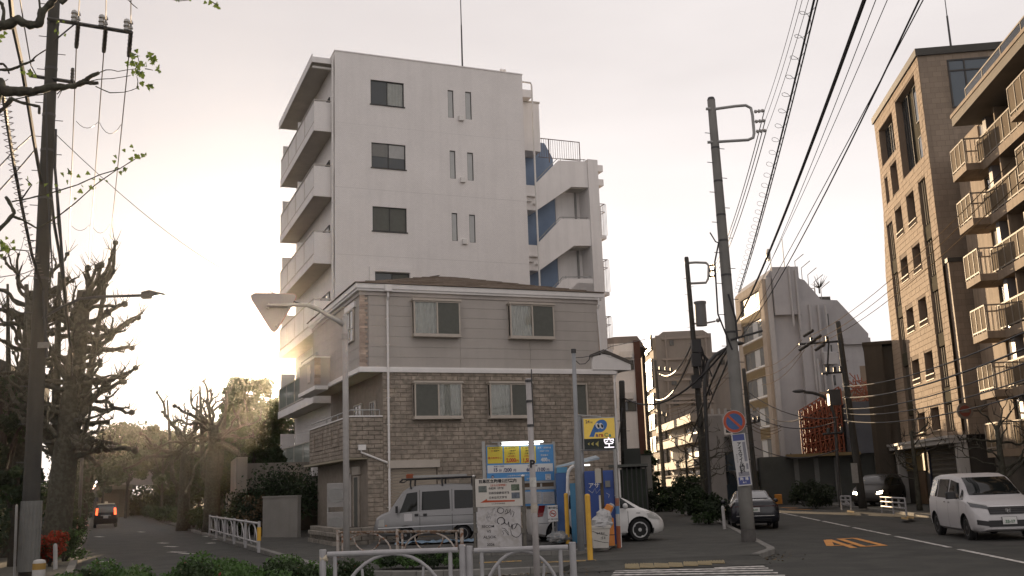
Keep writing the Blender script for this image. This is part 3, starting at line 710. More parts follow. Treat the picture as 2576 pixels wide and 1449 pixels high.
# balconies of the left side
BX = -1.0
for k in range(6):
    zr = 21.7 - k * PIT
    far = 10.62
    m = MB(); m.box(BX, -.004, .36, far, zr - 1.66, zr - 1.42); m.build('balcony_slab', SOF2, apt)
    m = MB(); m.box(BX - .03, BX, .33, far + .03, zr - 1.70, zr - 1.30); m.build('balcony_fascia', WPL, apt)
    m = MB(); m.box(BX, -.004, .30, .355, zr - 1.70, zr - .12); m.build('balcony_side_wall', WT, apt)
    for y0, y1 in ((.42, 3.0), (3.0, 5.6), (5.6, 8.1), (8.1, far)):
        m = MB(); m.box(BX + .02, BX + .04, y0 + .02, y1 - .02, zr - 1.18, zr - .06); m.build('balcony_panel', mat('balcony_glass', (.42, .46, .42), .12, .08, 1, spec=.6, trans=.25) if k >= 4 else PANEL, apt)
    m = MB(); m.box(BX - .02, BX + .05, .34, far, zr - .05, zr); m.box(BX - .01, BX + .045, .34, far, zr - 1.24, zr - 1.18); m.tube([(BX + .02, .33, zr - .03), (-.1, .33, zr - .03)], .025)
    for y in (.36, 3.0, 5.6, 8.1, far - .05): m.box(BX, BX + .04, y - .025, y + .025, zr - 1.42, zr)
    m.build('balcony_rail', mat('rail_beige', (.50, .46, .41), .5, .08, 3), apt)
    for y0, y1, z1 in ((5.45, 5.55, .6), (far - .1, far - .06, .9)): m = MB(); m.box(BX + .1, -.1, y0, y1, zr - 1.42, zr + z1); m.build('divider_panel', WPL, apt)
    for y0, y1 in ((1.2, 3.4), (6.5, 8.8)): window(apt, y0, y1, zr - 1.4, zr + .55, -.01, 2, DRK, DARKGL, side='x')
    m = MB(); m.box(-.55, -.08, 4.2, 4.95, zr - 1.42, zr - .85); m.build('air_conditioner', WPAINT, apt)
m = MB(); m.box(BX - .1, -.004, .3, 10.7, 23.75, 23.98); m.build('canopy_slab', SOF2, apt)
m = MB(); m.box(BX - .14, BX - .1, .26, 10.74, 23.70, 24.14); m.box(BX - .1, -.004, .26, .3, 23.70, 24.0); m.build('canopy_fascia', WPL, apt)
m = MB(); m.box(BX - .05, -.02, .5, .62, 23.5, 23.6); m.build('laundry_pole_bracket', WPAINT, apt)
m = MB(); m.tube([(-.1, .12, WH - .2), (-.1, .12, 4)], .055, 8); m.tube([(-.1, .24, 16), (-.1, .24, 4)], .04, 8)
for i in range(14): m.box(-.16, -.03, .05, .19, 5 + i * 1.4, 5.04 + i * 1.4)
m.build('drain_pipe', WPAINT, apt)
# stair side on the right
def S(u, v, y=1.5): x, z = FW.hit(u, v, y); return (x, y, z)
for k in range(4):
    dz = -PIT * k
    pts = [(11.74, 17.0), (13.97, 18.56), (15.05, 18.62), (15.05, 20.18), (13.24, 20.08), (11.80, 18.62)]
    if k == 3: continue
    m = MB(); m.prism([(x, 1.5, z + dz) for x, z in pts][::-1], (0, .14, 0)); m.build('stair_parapet', WPL, apt)
    m = MB(); m.prism([(11.78, 1.64, 17.02 + dz), (13.97, 1.64, 18.5 + dz), (15.0, 1.64, 18.55 + dz), (15.0, 1.64, 18.75 + dz), (13.9, 1.64, 18.75 + dz), (11.78, 1.64, 17.3 + dz)][::-1], (0, .8, 0)); m.build('stair_flight', SOF2, apt)
    m = MB(); m.tube([(11.8, 1.57, 18.78 + dz), (13.2, 1.57, 20.2 + dz), (15.0, 1.57, 20.3 + dz)], .025)
    for x, z in ((12.2, 19.05), (12.8, 19.62), (13.4, 20.1), (14.2, 20.15), (14.9, 20.18)): m.cyl((x, 1.57, z + dz), (x, 1.57, z + .16 + dz), .015)
    m.build('handrail', STEEL, apt)
    m = MB(); m.box(WX, 11.76, 1.5, 1.64, 17.0 + dz, 18.45 + dz); m.box(WX, 11.76, 1.64, 2.69, 17.0 + dz, 17.2 + dz); m.build('landing_parapet', WPL, apt)
    m = MB(); m.box(11.0, 11.7, 1.3, 1.5, 17.75 + dz, 17.82 + dz); m.box(10.9, 11.4, 1.3, 1.5, 17.45 + dz, 17.52 + dz); m.ball((11.6, 1.42, 17.35 + dz), .09); m.build('pipe_stub', WPAINT, apt)
    m = MB(); m.box(WX + .05, WX + .4, 2.6, 2.69, 17.2 + dz, 19.3 + dz); m.build('door', mat('door_dark', (.05, .055, .065), .5, .1), apt)
m = MB(); m.prism([(11.75, 1.5, 9.2), (13.2, 1.5, 9.2), (15.05, 1.5, 9.2), (15.05, 1.5, 12.95), (14.1, 1.5, 12.95), (13.0, 1.5, 12.0), (11.75, 1.5, 11.0)][::-1], (0, .14, 0)); m.build('stair_parapet', WPL, apt)
m = MB(); m.prism([(WX, 2.7, 9), (13.45, 2.7, 9), (13.45, 2.7, 20.6), (12.95, 2.7, 21.5), (WX, 2.7, 21.5)][::-1], (0, .3, 0)); m.build('blue_wall', BLUEW, apt)
m = MB(); m.box(13.5, 15.75, 2.75, 8, 0, 20.1); m.build('stair_back_wall', WPL, apt)
m = MB(); m.box(15.06, 15.70, 1.4, 8.0, 0, 20.3); m.box(WX + .0, 15.06, 4.3, 8, 0, 20.0); m.build('stair_tower', WPL, apt)
m = MB(); m.box(14.72, 14.82, 2.64, 2.74, 9, 19.9); m.build('drain_pipe', mat('pipe_grey', (.3, .3, .29), .6, .1), apt)
m = MB(); m.box(11.1, 12.15, 1.5, 2.69, 20.5, 23.4); m.build('lift_house', WPL, apt)
m = MB(); m.box(11.05, 12.2, 1.46, 3.95, 23.4, 23.5); m.build('lift_house_cap', SOF2, apt)
m = MB(); m.box(WX, 11.45, .9, 3.0, 23.45, 23.9); m.build('roof_bracket', WPL, apt)
m = MB(); m.tube([(WX - .1, .9, WH + .02), (11.42, .9, WH + .0), (11.48, .9, WH - .15), (11.48, .9, 9)], .055, 8); m.build('drain_pipe', WPAINT, apt)
m = MB(); m.tube([(12.2, 2.0, 21.5), (14.87, 2.0, 21.5)], .025); m.tube([(12.2, 2.0, 20.36), (14.87, 2.0, 20.36)], .02)
for i in range(19): x = 12.3 + i * .143; m.cyl((x, 2, 20.36), (x, 2, 21.5), .012, n=4)
for x in (12.9, 14.87): m.cyl((x, 2, 20.1), (x, 2, 21.52), .03)
m.build('roof_railing', mat('rail_brown', (.16, .12, .11), .6, .1), apt)
for k in range(4):
    z = 16.4 - k * PIT
    m = MB(); m.box(15.7, 17.4, 4, 8, z - .1, z + .12); m.box(15.7, 17.0, 4, 4.12, z + .12, z + 2.0); m.build('side_balcony', WPL, apt)
    m = MB()
    for i in range(7): x = 17.0 + i * .08; m.cyl((x, 4.05, z + .12), (x, 4.05, z + 2.1), .014, n=4)
    for i in range(14): y = 4.05 + i * .28; m.cyl((17.4, y, z + .12), (17.4, y, z + 2.1), .014, n=4)
    m.tube([(16.8, 4.05, z + 2.1), (17.4, 4.05, z + 2.1), (17.4, 7.9, z + 2.1)], .025); m.tube([(16.9, 4.05, z + 1.6), (17.4, 4.05, z + 1.6), (17.4, 7.9, z + 1.6)], .02); m.build('balcony_rail', MATS['rail_brown'], apt)
for z in (19.75, 20.65):
    m = MB(); m.box(15.7, 17.4, 4, 7, z - .1, z + .3); m.build('roof_eave', WPL, apt)

# ================================================================ tan tiled tower on the right street
p = PY(2371, 664, 48); FT = Frame((p.x, p.y), 187)
tan = fthing('tiled_tower', 'tall tan tiled office tower with dark louvred window strips and a white ground floor canopy', 'building', FT)
TTILE = mat('tan_tile', (.38, .285, .20), .85, .12, 2.5, .2, 40, rnd=.09)
TJOIN = mat('tan_joint', (.24, .18, .13), .9, .1)
TSIDE = tile_mat('tan_side_tile', (.30, .235, .175), (.72, .7, .66), .42, .28, .012, .7, .10, .15, .5, .82)
OLIVE = mat('olive_panel', (.06, .053, .034), .9, .12, 1, spec=.05)
TTOP, LED = 22.45, 3.45
tops = [16.45, 13.6, 10.75, 7.92, 5.05]
holes = [(-4.95, -.9, 17.5, 21.9), (-9.0, -5.8, 19.5, 21.7), (-7.45, -6.0, 17.25, 18.98), (-8.95, -8.2, 17.2, 18.7),
         (-2.42, -1.08, 3.69, 16.49), (-9.62, -8.22, 3.6, 16.05)]
for t in tops: holes += [(-4.92, -3.38, t - 1.18 - (.35 if t > 16 else 0), t), (-7.5, -6.02, t - 1.15 - (.3 if t > 16 else 0), t - .1)]
outl = [(-9.9, 19.3, TTOP), (-9.9, 16.7, 19.3), (-10.5, 14.6, 16.7), (-11.1, 12.0, 14.6), (-11.45, LED, 12.0)]
def tan_left(z):
    pr = [(22.45, -9.9), (19.3, -9.75), (16.7, -10.0), (13.2, -11.05), (8, -11.45), (3.4, -11.5)]
    for (z1, x1), (z0, x0) in zip(pr[:-1], pr[1:]):
        if z >= z0: return x0 + (x1 - x0) * (z - z0) / (z1 - z0)
    return -11.5
b = MB(); b.wall(-9.6, 0, LED, TTOP, holes, 0, .45)
prz = [22.45, 19.3, 16.7, 13.2, 8, LED]
for z1, z0 in zip(prz[:-1], prz[1:]):
    b.quad((tan_left(z0), 0, z0), (-9.6, 0, z0), (-9.6, 0, z1), (tan_left(z1), 0, z1))
    b.quad((tan_left(z0), 9, z0), (tan_left(z0), 0, z0), (tan_left(z1), 0, z1), (tan_left(z1), 9, z1))
b.box(.0, .55, .12, 9, LED, 11.65)                              # lower part steps out towards us
b.quad((-9.9, 0, TTOP), (0, 0, TTOP), (0, 9, TTOP), (-9.9, 9, TTOP))
b.build('wall', TJOIN, tan)
b = MB(); b.quad((0, 0, 11.6), (0, 9, 11.6), (0, 9, TTOP), (0, 0, TTOP)); b.quad((.555, .12, LED), (.555, 9, LED), (.555, 9, 11.65), (.555, .12, 11.65)); b.quad((0, .115, LED), (.555, .115, LED), (.555, .115, 11.65), (0, .115, 11.65)); b.build('side_wall', TSIDE, tan)
# facade tiles: the nearest 300 singly, the rest as one part
tw, th = .41, .285; tb = MB(); g = .006
tb.add([(g, 0, g), (tw - g, 0, g), (tw - g, 0, th - g), (g, 0, th - g), (g + .004, -.016, g + .004), (tw - g - .004, -.016, g + .004), (tw - g - .004, -.016, th - g - .004), (g + .004, -.016, th - g - .004)],
       [(4, 5, 6, 7), (0, 1, 5, 4), (1, 2, 6, 5), (2, 3, 7, 6), (3, 0, 4, 7)])
tme = tb.mesh('wall_tile', TTILE); tl = []
rt = random.Random(7); z = LED + .02; row = 0
while z < TTOP - .1:
    zt = min(z + th, TTOP); xl = tan_left(z) ; x = -.0
    x = 0.0 - (tw / 2 if row % 2 else 0) * 0
    off = (row % 2) * tw / 2
    xe = 0.0
    while xe > xl:
        xs_ = max(xe - (tw if xe < 0 or not off else tw / 2), xl)
        for a, c in cut((xs_, xe), holes, z, zt): tl.append((a, c, z, zt))
        xe = xs_
    z += th; row += 1
tl.sort(key=lambda q: -q[1] - 0 + abs(q[2] - 9) * .15)
spare = MB()
for i, (a, c, z0, z1) in enumerate(tl):
    dy = rt.random() * .012
    if i < 300:
        o = link('wall_tile', tme, tan, loc=(a, -dy, z0)); o.scale = ((c - a) / tw, 1, (z1 - z0) / th)
    else: spare.add([(a + q[0] * (c - a) / tw, q[1] - dy, z0 + q[2] * (z1 - z0) / th) for q in tb.v], tb.f)
spare.build('facade_tiles', TTILE, tan, kind='stuff')
m = MB(); m.box(-10.0, .12, -.12, 9, TTOP, TTOP + .38); m.build('parapet', mat('roof_edge_dark', (.05, .047, .04), .6, .1), tan)
m = MB(); m.box(-.02, .62, .06, 9, 11.65, 11.85); m.build('ledge', MATS['roof_edge_dark'], tan)
m = MB(); m.cyl((-1.0, 2, TTOP), (-1.0, 2, TTOP + 2.5), .06, .05, 6); m.cyl((-1.0, 2, TTOP + 2.5), (-1.0, 2, TTOP + 8), .025, .015, 6); m.build('mast', DSTEEL, tan)
LOUV = mat('louvre_metal', (.14, .115, .085), .7, .1, spec=.15)
def louvre(x0, x1, z0, z1):
    f = MB(); f.box(x0, x1, .32, .40, z0, z0 + .06); f.box(x0, x1, .32, .40, z1 - .06, z1); f.box(x0, x0 + .05, .3, .4, z0 + .06, z1 - .06); f.box(x1 - .05, x1, .3, .4, z0 + .06, z1 - .06)
    n = 4
    for i in range(1, n): x = x0 + (x1 - x0) * i / n; f.box(x - .025, x + .025, .08, .34, z0 + .06, z1 - .06)
    fo = f.build('window', LOUV, tan); p_ = MB(); p_.box(x0 + .05, x1 - .05, .36, .38, z0 + .06, z1 - .06); p_.build('pane', DARKGL, fo)
for x0, x1, zs in ((-2.42, -1.08, [(14.1, 16.49), (11.45, 13.35), (8.57, 10.7), (5.86, 7.9), (3.69, 5.07)]), (-9.62, -8.22, [(13.9, 16.05), (11.2, 13.1), (8.48, 10.5), (5.74, 7.72), (3.6, 4.95)])):
    for i, (z0, z1) in enumerate(zs):
        louvre(x0, x1, z0, z1)
        if i: m = MB(); m.box(x0, x1, .05, .30, z1 + .01, zs[i - 1][0] - .01); m.build('spandrel', OLIVE, tan)
for t in tops:
    for x0, x1, z0, z1 in ((-4.92, -3.38, t - 1.18 - (.35 if t > 16 else 0), t), (-7.5, -6.02, t - 1.15 - (.3 if t > 16 else 0), t - .1)):
        window(tan, x0, x1, z0, z1, .40, 1, DRK, DARKGL)
        m = MB(); m.box(x0 - .02, x1 + .02, -.07, .1, z0 - .03, z0 + .02); 
        for i in range(12): x = x0 + .06 + i * (x1 - x0 - .12) / 11; m.cyl((x, -.05, z0 - .26), (x, -.05, z0 - .03), .018, n=4)
        m.box(x0, x1, -.07, -.03, z0 - .29, z0 - .25); m.build('sill_grille', mat('sill_tan', (.34, .27, .19), .6, .1), tan)
for x0, x1, z0, z1 in ((-7.45, -6.0, 17.25, 18.98), (-8.95, -8.2, 17.2, 18.7)): window(tan, x0, x1, z0, z1, .40, 2 if x1 > -7 else 1, DRK, DARKGL)
# two storey recesses at the top
for x0, x1, z0, z1, xm in ((-4.95, -.9, 17.5, 21.9, -3.2), (-9.0, -5.8, 19.5, 21.7, -6.9)):
    m = MB(); m.box(x0, x1, .42, .46, z0, z1); m.build('recess_back', OLIVE, tan)
    window(tan, x0 + .06, xm - .5, z0 + .1, z1 - .1, .38, 3, DRK, DARKGL)
    window(tan, xm + .5, x1 - .05, (z0 + z1) / 2 + .1, z1 - .1, .38, 3, DRK, DARKGL)
    window(tan, xm + .5, x1 - .05, z0 + .1, (z0 + z1) / 2 - .7, .38, 3, DRK, DARKGL)
m = MB(); m.box(-1.02, -.92, .1, .4, 17.6, 19.1); m.box(-1.02, -.92, .1, .4, 19.9, 21.4); m.build('white_fin', WPAINT, tan)
# big window on the side that faces us
q = [FT.hitx(2172 + .4848 * x, .4848 * y, .0) for x, y in ((435, 312), (648, 292), (460, 562))]
y0, y1, z1, z0 = (q[0][0] + q[2][0]) / 2, q[1][0] + .8, q[0][1], q[2][1]
m = MB(); 
for yy in (y0, y0 + (y1 - y0) * .27, y0 + (y1 - y0) * .75, y1 - .08): m.box(-.02, .05, yy, yy + .08, z0, z1)
for zz in (z0, z1 - .08, z1 - (z1 - z0) * .25): m.box(-.01, .06, y0, y1, zz, zz + .08)
fo = m.build('window', DRK, tan); m = MB(); m.box(-.01, .02, y0 + .05, y1 - .02, z0 + .05, z1 - .05); m.build('pane', GLASSB, fo)
# canopy, pillars and shop front
m = MB(); m.box(-13.6, .35, -.75, .0, 3.1, 3.32); m.box(-13.75, .45, -.85, -.0, 3.32, 3.45); m.build('canopy', mat('canopy_white', (.45, .43, .40), .6, .1, 2), tan)
for x in (-13.0, -11.6, .0): m = MB(); m.bbox(x - .22, x + .22, -.4, .1, .1, 3.1, .03); m.build('pillar', MATS['canopy_white'], tan)
m = MB(); m.box(-13.5, .0, .12, 9, .1, 3.45); m.build('ground_floor', mat('shop_dark', (.06, .052, .042), .7, .15, 1), tan)
m = MB(); m.box(-11.2, -7.2, .0, .1, 1.9, 3.05); m.build('fascia_panel', mat('mustard_panel', (.17, .12, .04), .6, .15, 1), tan)
m = MB(); m.box(-9.6, -7.6, .03, .1, .12, 1.86); m.build('wood_door', mat('wood_brown', (.12, .075, .04), .6, .2, 3), tan)
m = MB()
for i in range(26):
    for j in range(11):
        x, z = -6.1 + i * .225, .4 + j * .245; c = .1
        m.add([(x - c, .08, z), (x, .08, z - c), (x + c, .08, z), (x, .08, z + c), (x - c * .55, .05, z), (x, .05, z - c * .55), (x + c * .55, .05, z), (x, .05, z + c * .55)], [(0, 1, 5, 4), (1, 2, 6, 5), (2, 3, 7, 6), (3, 0, 4, 7)])
m.build('lattice_screen', mat('lattice', (.16, .14, .11), .6, .1), tan)
m = MB(); m.box(-6.6, -6.35, .0, .1, .12, 3.05); m.build('blue_post', mat('dark_blue', (.03, .035, .06), .6, .1), tan)

# ================================================================ balcony apartment block at the right edge
fa = fthing('balcony_block', 'tan apartment block with small railed balconies jutting out before dark recesses', 'building', FT)
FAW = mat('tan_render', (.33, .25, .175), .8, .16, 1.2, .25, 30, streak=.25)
FAR = mat('balcony_rail_tan', (.30, .25, .19), .6, .1, 3)
FAP = mat('balcony_panel_tan', (.20, .15, .095), .8, .12, 2, trans=.15, spec=.12)
def c5(x, y): return (2172 + .4848 * x, .4848 * y)
def c6(x, y): return (2172 + .515 * x, 703 + .515 * y)
YS, YL, YW, YR = -.3, .45, .9, 2.3
tops_s = [FT.hit(*c5(448, 790), YS)[1], FT.hit(*c5(481, 1075), YS)[1], FT.hit(*c5(515, 1343), YS)[1], FT.hit(*c6(552, 430), YS)[1], FT.hit(*c6(590, 705), YS)[1]]
zs6 = FT.hit(*c6(517, 170), YS)[1]
tops_s = [tops_s[0] - i * (tops_s[0] - tops_s[4]) / 5 for i in range(6)]
FP = tops_s[0] - tops_s[1]
xs0, xs1 = FT.hit(*c5(448, 790), YS)[0], FT.hit(*c5(515, 725), YS)[0]
xp0 = FT.hit(*c5(645, 440), YL)[0]; xl0 = FT.hit(*c5(580, 705), YL)[0]; xq0 = FT.hit(*c5(740, 460), YS)[0]
ztop = FT.hit(*c5(453, 605), YS - .2)[1]; xA = FT.hit(*c5(470, 690), YW)[0] - .15
zfb = FT.hit(*c5(450, 672), YS - .2)[1]
XE = 26.0; xR = FT.hit(*c5(453, 605), YS - .22)[0]
b = MB()
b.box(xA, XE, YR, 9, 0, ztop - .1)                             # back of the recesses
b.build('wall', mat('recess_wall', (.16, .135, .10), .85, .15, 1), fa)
for k in range(6):
    zt = tops_s[k]; zf = zt - 1.12
    # wall pier with window behind the small balcony
    xw1 = xl0 - .15
    m = MB(); hw = (xs0 + .35, xs1 + .1, zf + .1, zt + 1.0)
    m.wall(xA, xw1, zf - .2, zf - .2 + FP, [hw], YW, .12); m.quad((xw1, YW, zf - .2), (xw1, YR, zf - .2), (xw1, YR, zf - .2 + FP), (xw1, YW, zf - .2 + FP)); m.quad((xA, YR, zf - .2), (xA, YW, zf - .2), (xA, YW, zf - .2 + FP), (xA, YR, zf - .2 + FP)); m.build('pier', FAW, fa)
    wo = window(fa, *hw, YW + .1, 2, FAR, [CURT if k % 2 == 0 else DARKGL, SCREEN])
    m = MB(); m.box(xs1 + .15, xs1 + .55, YW - .35, YW, zf + .1, zt + 1.1); m.build('shutter_box', mat('blue_grey_metal', (.17, .17, .18), .5, .1), fa)
    # small projecting balcony
    m = MB(); m.box(xs0, xs1, YS, YW, zf - .32, zf - .02); m.build('balcony_slab', FAW, fa)
    m = MB(); m.box(xs0, xs1, YS, YS + .05, zt - .06, zt); m.box(xs0, xs1, YS, YS + .05, zf + .05, zf + .11); m.box(xs1 - .05, xs1, YS + .05, YW - .02, zt - .06, zt); m.box(xs0, xs0 + .05, YS + .05, YW - .02, zt - .06, zt)
    for i in range(4): x = xs0 + (xs1 - xs0 - .05) * i / 3; m.box(x, x + .05, YS, YS + .05, zf - .02, zt)
    for i in range(6): y = YS + .1 + i * .19; m.box(xs1 - .04, xs1 - .015, y, y + .025, zf, zt); m.box(xs0 + .015, xs0 + .04, y, y + .025, zf, zt)
    m.build('balcony_rail', FAR, fa)
    for i in range(3):
        x = xs0 + (xs1 - xs0 - .05) * i / 3; m = MB(); m.box(x + .06, x + (xs1 - xs0 - .05) / 3 - .01, YS + .02, YS + .03, zf + .12, zt - .07); m.build('balcony_panel', FAP, fa)
    # long balcony
    m = MB(); m.box(xl0 - .1, XE, YL - .04, YR, zf - .36, zf + .02); m.build('balcony_slab', FAW, fa)
    m = MB(); m.box(xl0, XE, YL, YL + .05, zt - .03, zt + .04); m.box(xl0, XE, YL, YL + .05, zf + .10, zf + .16); x = xl0
    while x < XE: m.box(x, x + .05, YL - .005, YL + .055, zf + .02, zt - .03); x += .78
    m.build('balcony_rail', FAR, fa)
    x = xl0; i = 0
    while x < XE - .8 and i < 12:
        m = MB(); m.box(x + .06, x + .77, YL + .02, YL + .03, zf + .17, zt - .04); m.build('balcony_panel', FAP, fa); x += .78; i += 1
    m = MB(); m.box(xp0, xp0 + .12, YL + .06, YL + .2, zf + .02, zf + FP - .36); m.box(xp0 + .03, xp0 + .09, YL + .2, YR, zf + .02, zf + FP - .36); m.build('party_wall', FAW, fa)
    for x in (xl0 + .5, xp0 + .6): window(fa, x, x + 1.7, zf + .05, zt + 1.0, YR - .01, 2, DRK, DARKGL)
    if k == 2 or k == 4:
        m = MB(); m.bbox(xl0 + .1, xl0 + .95, YR - .5, YR - .1, zf + .1 + 1.0, zf + 1.75, .03); ac = m.build('air_conditioner', mat('ac_grey', (.22, .21, .18), .6, .1), fa)
        m = MB(); m.lathe([(.26, 0), (.26, .03), (.2, .03), (.2, .01)], 16, Matrix.Translation((xl0 + .45, YR - .5, zf + 1.42)) @ Matrix.Rotation(R(90), 4, 'X')); m.build('fan', BLACK, ac)
    # second column of small balconies further right
    m = MB(); m.box(xq0, xq0 + 2.1, YS, YL - .06, zf - .22 + .05, zf + .02); m.build('balcony_slab', FAW, fa)
    m = MB(); w2 = 2.1
    for z in (zt + .02, zf + .12): m.box(xq0, xq0 + w2, YS, YS + .05, z, z + .06)
    for i in range(4): x = xq0 + (w2 - .05) * i / 3; m.box(x, x + .05, YS, YS + .05, zf + .02, zt + .02)
    m.box(xq0, xq0 + .05, YS + .05, YL - .07, zt + .02, zt + .08); m.build('balcony_rail', FAR, fa)
    for i in range(3): x = xq0 + (w2 - .05) * i / 3; m = MB(); m.box(x + .06, x + .69, YS + .02, YS + .03, zf + .19, zt); m.build('balcony_panel', FAP, fa)
    m = MB(); m.box(xq0 + .2, xq0 + 1.9, YW - .1, YW + .05, zf + .05, zf - .36 + FP); m.build('pier', FAW, fa)
    window(fa, xq0 + .4, xq0 + 1.7, zf + .3, zt + .95, YW - .11, 2, FAR, DARKGL)
m = MB(); m.box(xR, XE, YS - .2, 9, zfb, ztop); m.build('roof_slab', mat('roof_slab', (.19, .165, .13), .8, .15, 1), fa)
m = MB(); m.box(xR - .04, XE, YS - .24, YS - .2, ztop - .12, ztop + .03); m.build('roof_cap', FAW, fa)
m = MB(); m.box(xR + 1.2, XE, YS + .1, YS + .14, ztop + .72, ztop + .78)
for i in range(9): x = xR + 1.2 + i * 2.2; m.box(x, x + .05, YS + .1, YS + .15, ztop, ztop + .75)
m.build('roof_railing', FAR, fa)
m = MB(); m.box(xR + 1.2, XE, YS + .115, YS + .125, ztop + .06, ztop + .7); m.build('roof_glass', clear_glass('smoked_glass', (.6, .58, .55)), fa)
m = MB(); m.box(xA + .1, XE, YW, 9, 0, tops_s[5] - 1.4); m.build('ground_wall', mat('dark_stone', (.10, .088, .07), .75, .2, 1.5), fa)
m = MB(); m.box(xl0 + .3, xl0 + 2.2, YW - .03, YW + .1, .1, 2.3); m.build('entrance', ROOM, fa)
# ================================================================ grey office block with tan window bands
def c4(x, y): return (1789 + .507 * x, 607 + .507 * y)
def c3(x, y): return (1502 + .3748 * x, 799 + .3748 * y)
p = PY(1950, 1000, 82); FB = Frame((p.x, p.y), 176)
gb = fthing('office_block', 'grey concrete office block with tan window bays and one slanted roof corner', 'building', FB)
GREY = mat('grey_render', (.36, .355, .365), .85, .10, .5, .2, 20, streak=.05)
TANB = mat('tan_band', (.20, .145, .07), .95, .12, 1)
CREAM = mat('cream_concrete', (.42, .35, .28), .95, .12, 1, streak=.15)
def y4(x, y): return FB.hitx(*c4(x, y), 0.0)
ol = [y4(*q) for q in ((276, 182), (300, 135), (395, 128), (440, 186), (462, 192), (545, 289), (625, 292), (780, 458), (784, 640))]
ol[0] = (0.0, ol[0][1])
yR = ol[-1][0]
m = MB(); m.prism([(0, 0, 0)] + [(0, y, z) for y, z in ol] + [(0, yR, 0)], (-9, 0, 0)); m.build('wall', GREY, gb)
za, zb_ = y4(310, 370)[1], 0
ya, yb = y4(312, 370)[0], y4(442, 370)[0]
m = MB(); m.box(.0, .5, ya, yb, za, ol[1][1] + .02); m.build('stair_head', GREY, gb)
m = MB(); m.box(.0, .35, y4(440, 500)[0], y4(550, 500)[0], 0, y4(440, 300)[1]); m.build('shaft', GREY, gb)
m = MB(); m.box(.002, .25, .0, ya - .1, 0, ol[0][1]); m.build('pilaster', mat('pale_pilaster', (.40, .39, .385), .85, .1, .6, streak=.05), gb)
yy = y4(785, 505)[0]; m = MB(); m.box(.0, .3, y4(650, 480)[0], yR + .25, y4(780, 505)[1] - .1, y4(780, 480)[1]); m.build('cornice', GREY, gb)
m = MB()
for x in (478, 520, 555): y, z = y4(x, 320); m.cyl((.45, y, z), (.45, y, 2), .10, n=6)
for x, v in ((372, 130), (405, 150)): y, z = y4(x, v); m.cyl((.6, y, z), (.6, y, z - 5), .09, n=6)
m.build('drain_pipe', mat('pipe_pale', (.37, .365, .37), .6, .1), gb)
for x, v0, v1 in ((578, 360, 420), (595, 515, 572), (612, 665, 715)):
    (y0, z1), (y1, z0) = y4(x - 8, v0), y4(x + 8, v1); pass
    m = MB(); m.box(.0, .05, y0, y1, z0, z1); f = m.build('window', DRK, gb); m = MB(); m.box(.05, .06, y0 + .06, y1 - .06, z0 + .06, z1 - .06); m.build('pane', DARKGL, f)
y, z = y4(575, 585); m = MB(); m.bbox(.1, .9, y - .6, y + .6, z - .5, z + .5, .05); m.cyl((.5, y - 1, z), (.5, y - 1, 4), .12, n=6); m.build('air_duct', mat('pipe_pale', (.45,) * 3), gb)
m = MB()
(y0, z0), (y1, z1) = y4(450, 290), y4(522, 268)
for y in np.linspace(y0, y1, 5): m.cyl((-.3, y, z0), (-.3, y, z0 + 1.0), .04, n=4)
m.cyl((-.3, y0, z0 + 1), (-.3, y1, z0 + 1), .04, n=4); m.build('roof_railing', WPAINT, gb)
m = MB(); (y0, z0), (y1, z1) = y4(525, 292), y4(602, 268); m.box(-3, -.5, y0, y1, z0 - .3, z1); m.build('roof_planter', mat('planter_dark', (.06, .06, .055), .7), gb)
m = MB()
for x, v in ((385, -30), (318, 50)): (y, z), (_, zt) = y4(x, 135), y4(x, v); m.cyl((-1, y, z - .5), (-1, y, zt), .05, .03, n=5)
y, z = y4(303, 55); m.lathe([(.55, 0), (.5, .1), (.1, .2)], 12, Matrix.Translation((-1, y, z)) @ Matrix.Rotation(R(90), 4, 'X'))
y, z = y4(430, 150)
for i in range(5): m.tube([(-.5, y + i * .5, z - 1.6 * i * .4), (-.5, y + i * .5, z + 1 - i * .6), (-.5, y + .8 + i * .5, z + 1.6 - i * .6)], .035, n=4)
m.build('aerial', STEEL, gb)
# sunlit side with window bays
bl = FB.hit(*c4(145, 400))[0]
rows = [(178, 265, 250, 355), (185, 400, 258, 490), (200, 540, 270, 630), (212, 680, 282, 775), (222, 830, 293, 920), (238, 985, 310, 1075)]
rz = []
for q in rows:
    x0, x1, z0, z1 = FB.rect(*c4(q[0], q[1]), *c4(q[2], q[3])); rz.append((z0, z1))
wx0, wx1 = bl * .84, -1.0
ztopf = FB.hit(*c4(270, 185))[1]
m = MB(); m.wall(bl, 0, rz[-1][0] - .5, ztopf, [(wx0, wx1, a, c) for a, c in rz], -.30, .16); m.quad((bl, 3, 0), (bl, -.30, 0), (bl, -.30, ztopf), (bl, 3, ztopf)); m.quad((bl, -.30, ztopf), (0, -.30, ztopf), (0, 0, ztopf), (bl, 0, ztopf)); m.quad((0, -.30, 0), (0, 0, 0), (0, 0, ztopf), (0, -.30, ztopf)); m.build('side_wall', CREAM, gb)
m = MB(); m.box(bl, 0, -.32, .02, 0, rz[-1][0] - .5); m.build('base_wall', TANB, gb)
for i, (a, c) in enumerate(rz):
    window(gb, wx0, wx1, a, c, -.17, 4, FAR, [DIMGL, DIMGL, BLIND, DIMGL], dp=.015)
    lo = rz[i + 1][1] if i + 1 < len(rz) else a - .8
    m = MB(); m.box(wx0, wx1, -.32, -.302, lo + .05, a - .25); m.build('spandrel', TANB, gb)
    m = MB(); m.box(wx0 - .05, wx1 + .05, -.35, -.2, a - .16, a - .02); m.build('sill', WPAINT, gb)
m = MB(); m.box(bl + .3, -.3, -.32, -.302, rz[0][1] + .1, ztopf - .6); m.build('spandrel', TANB, gb)
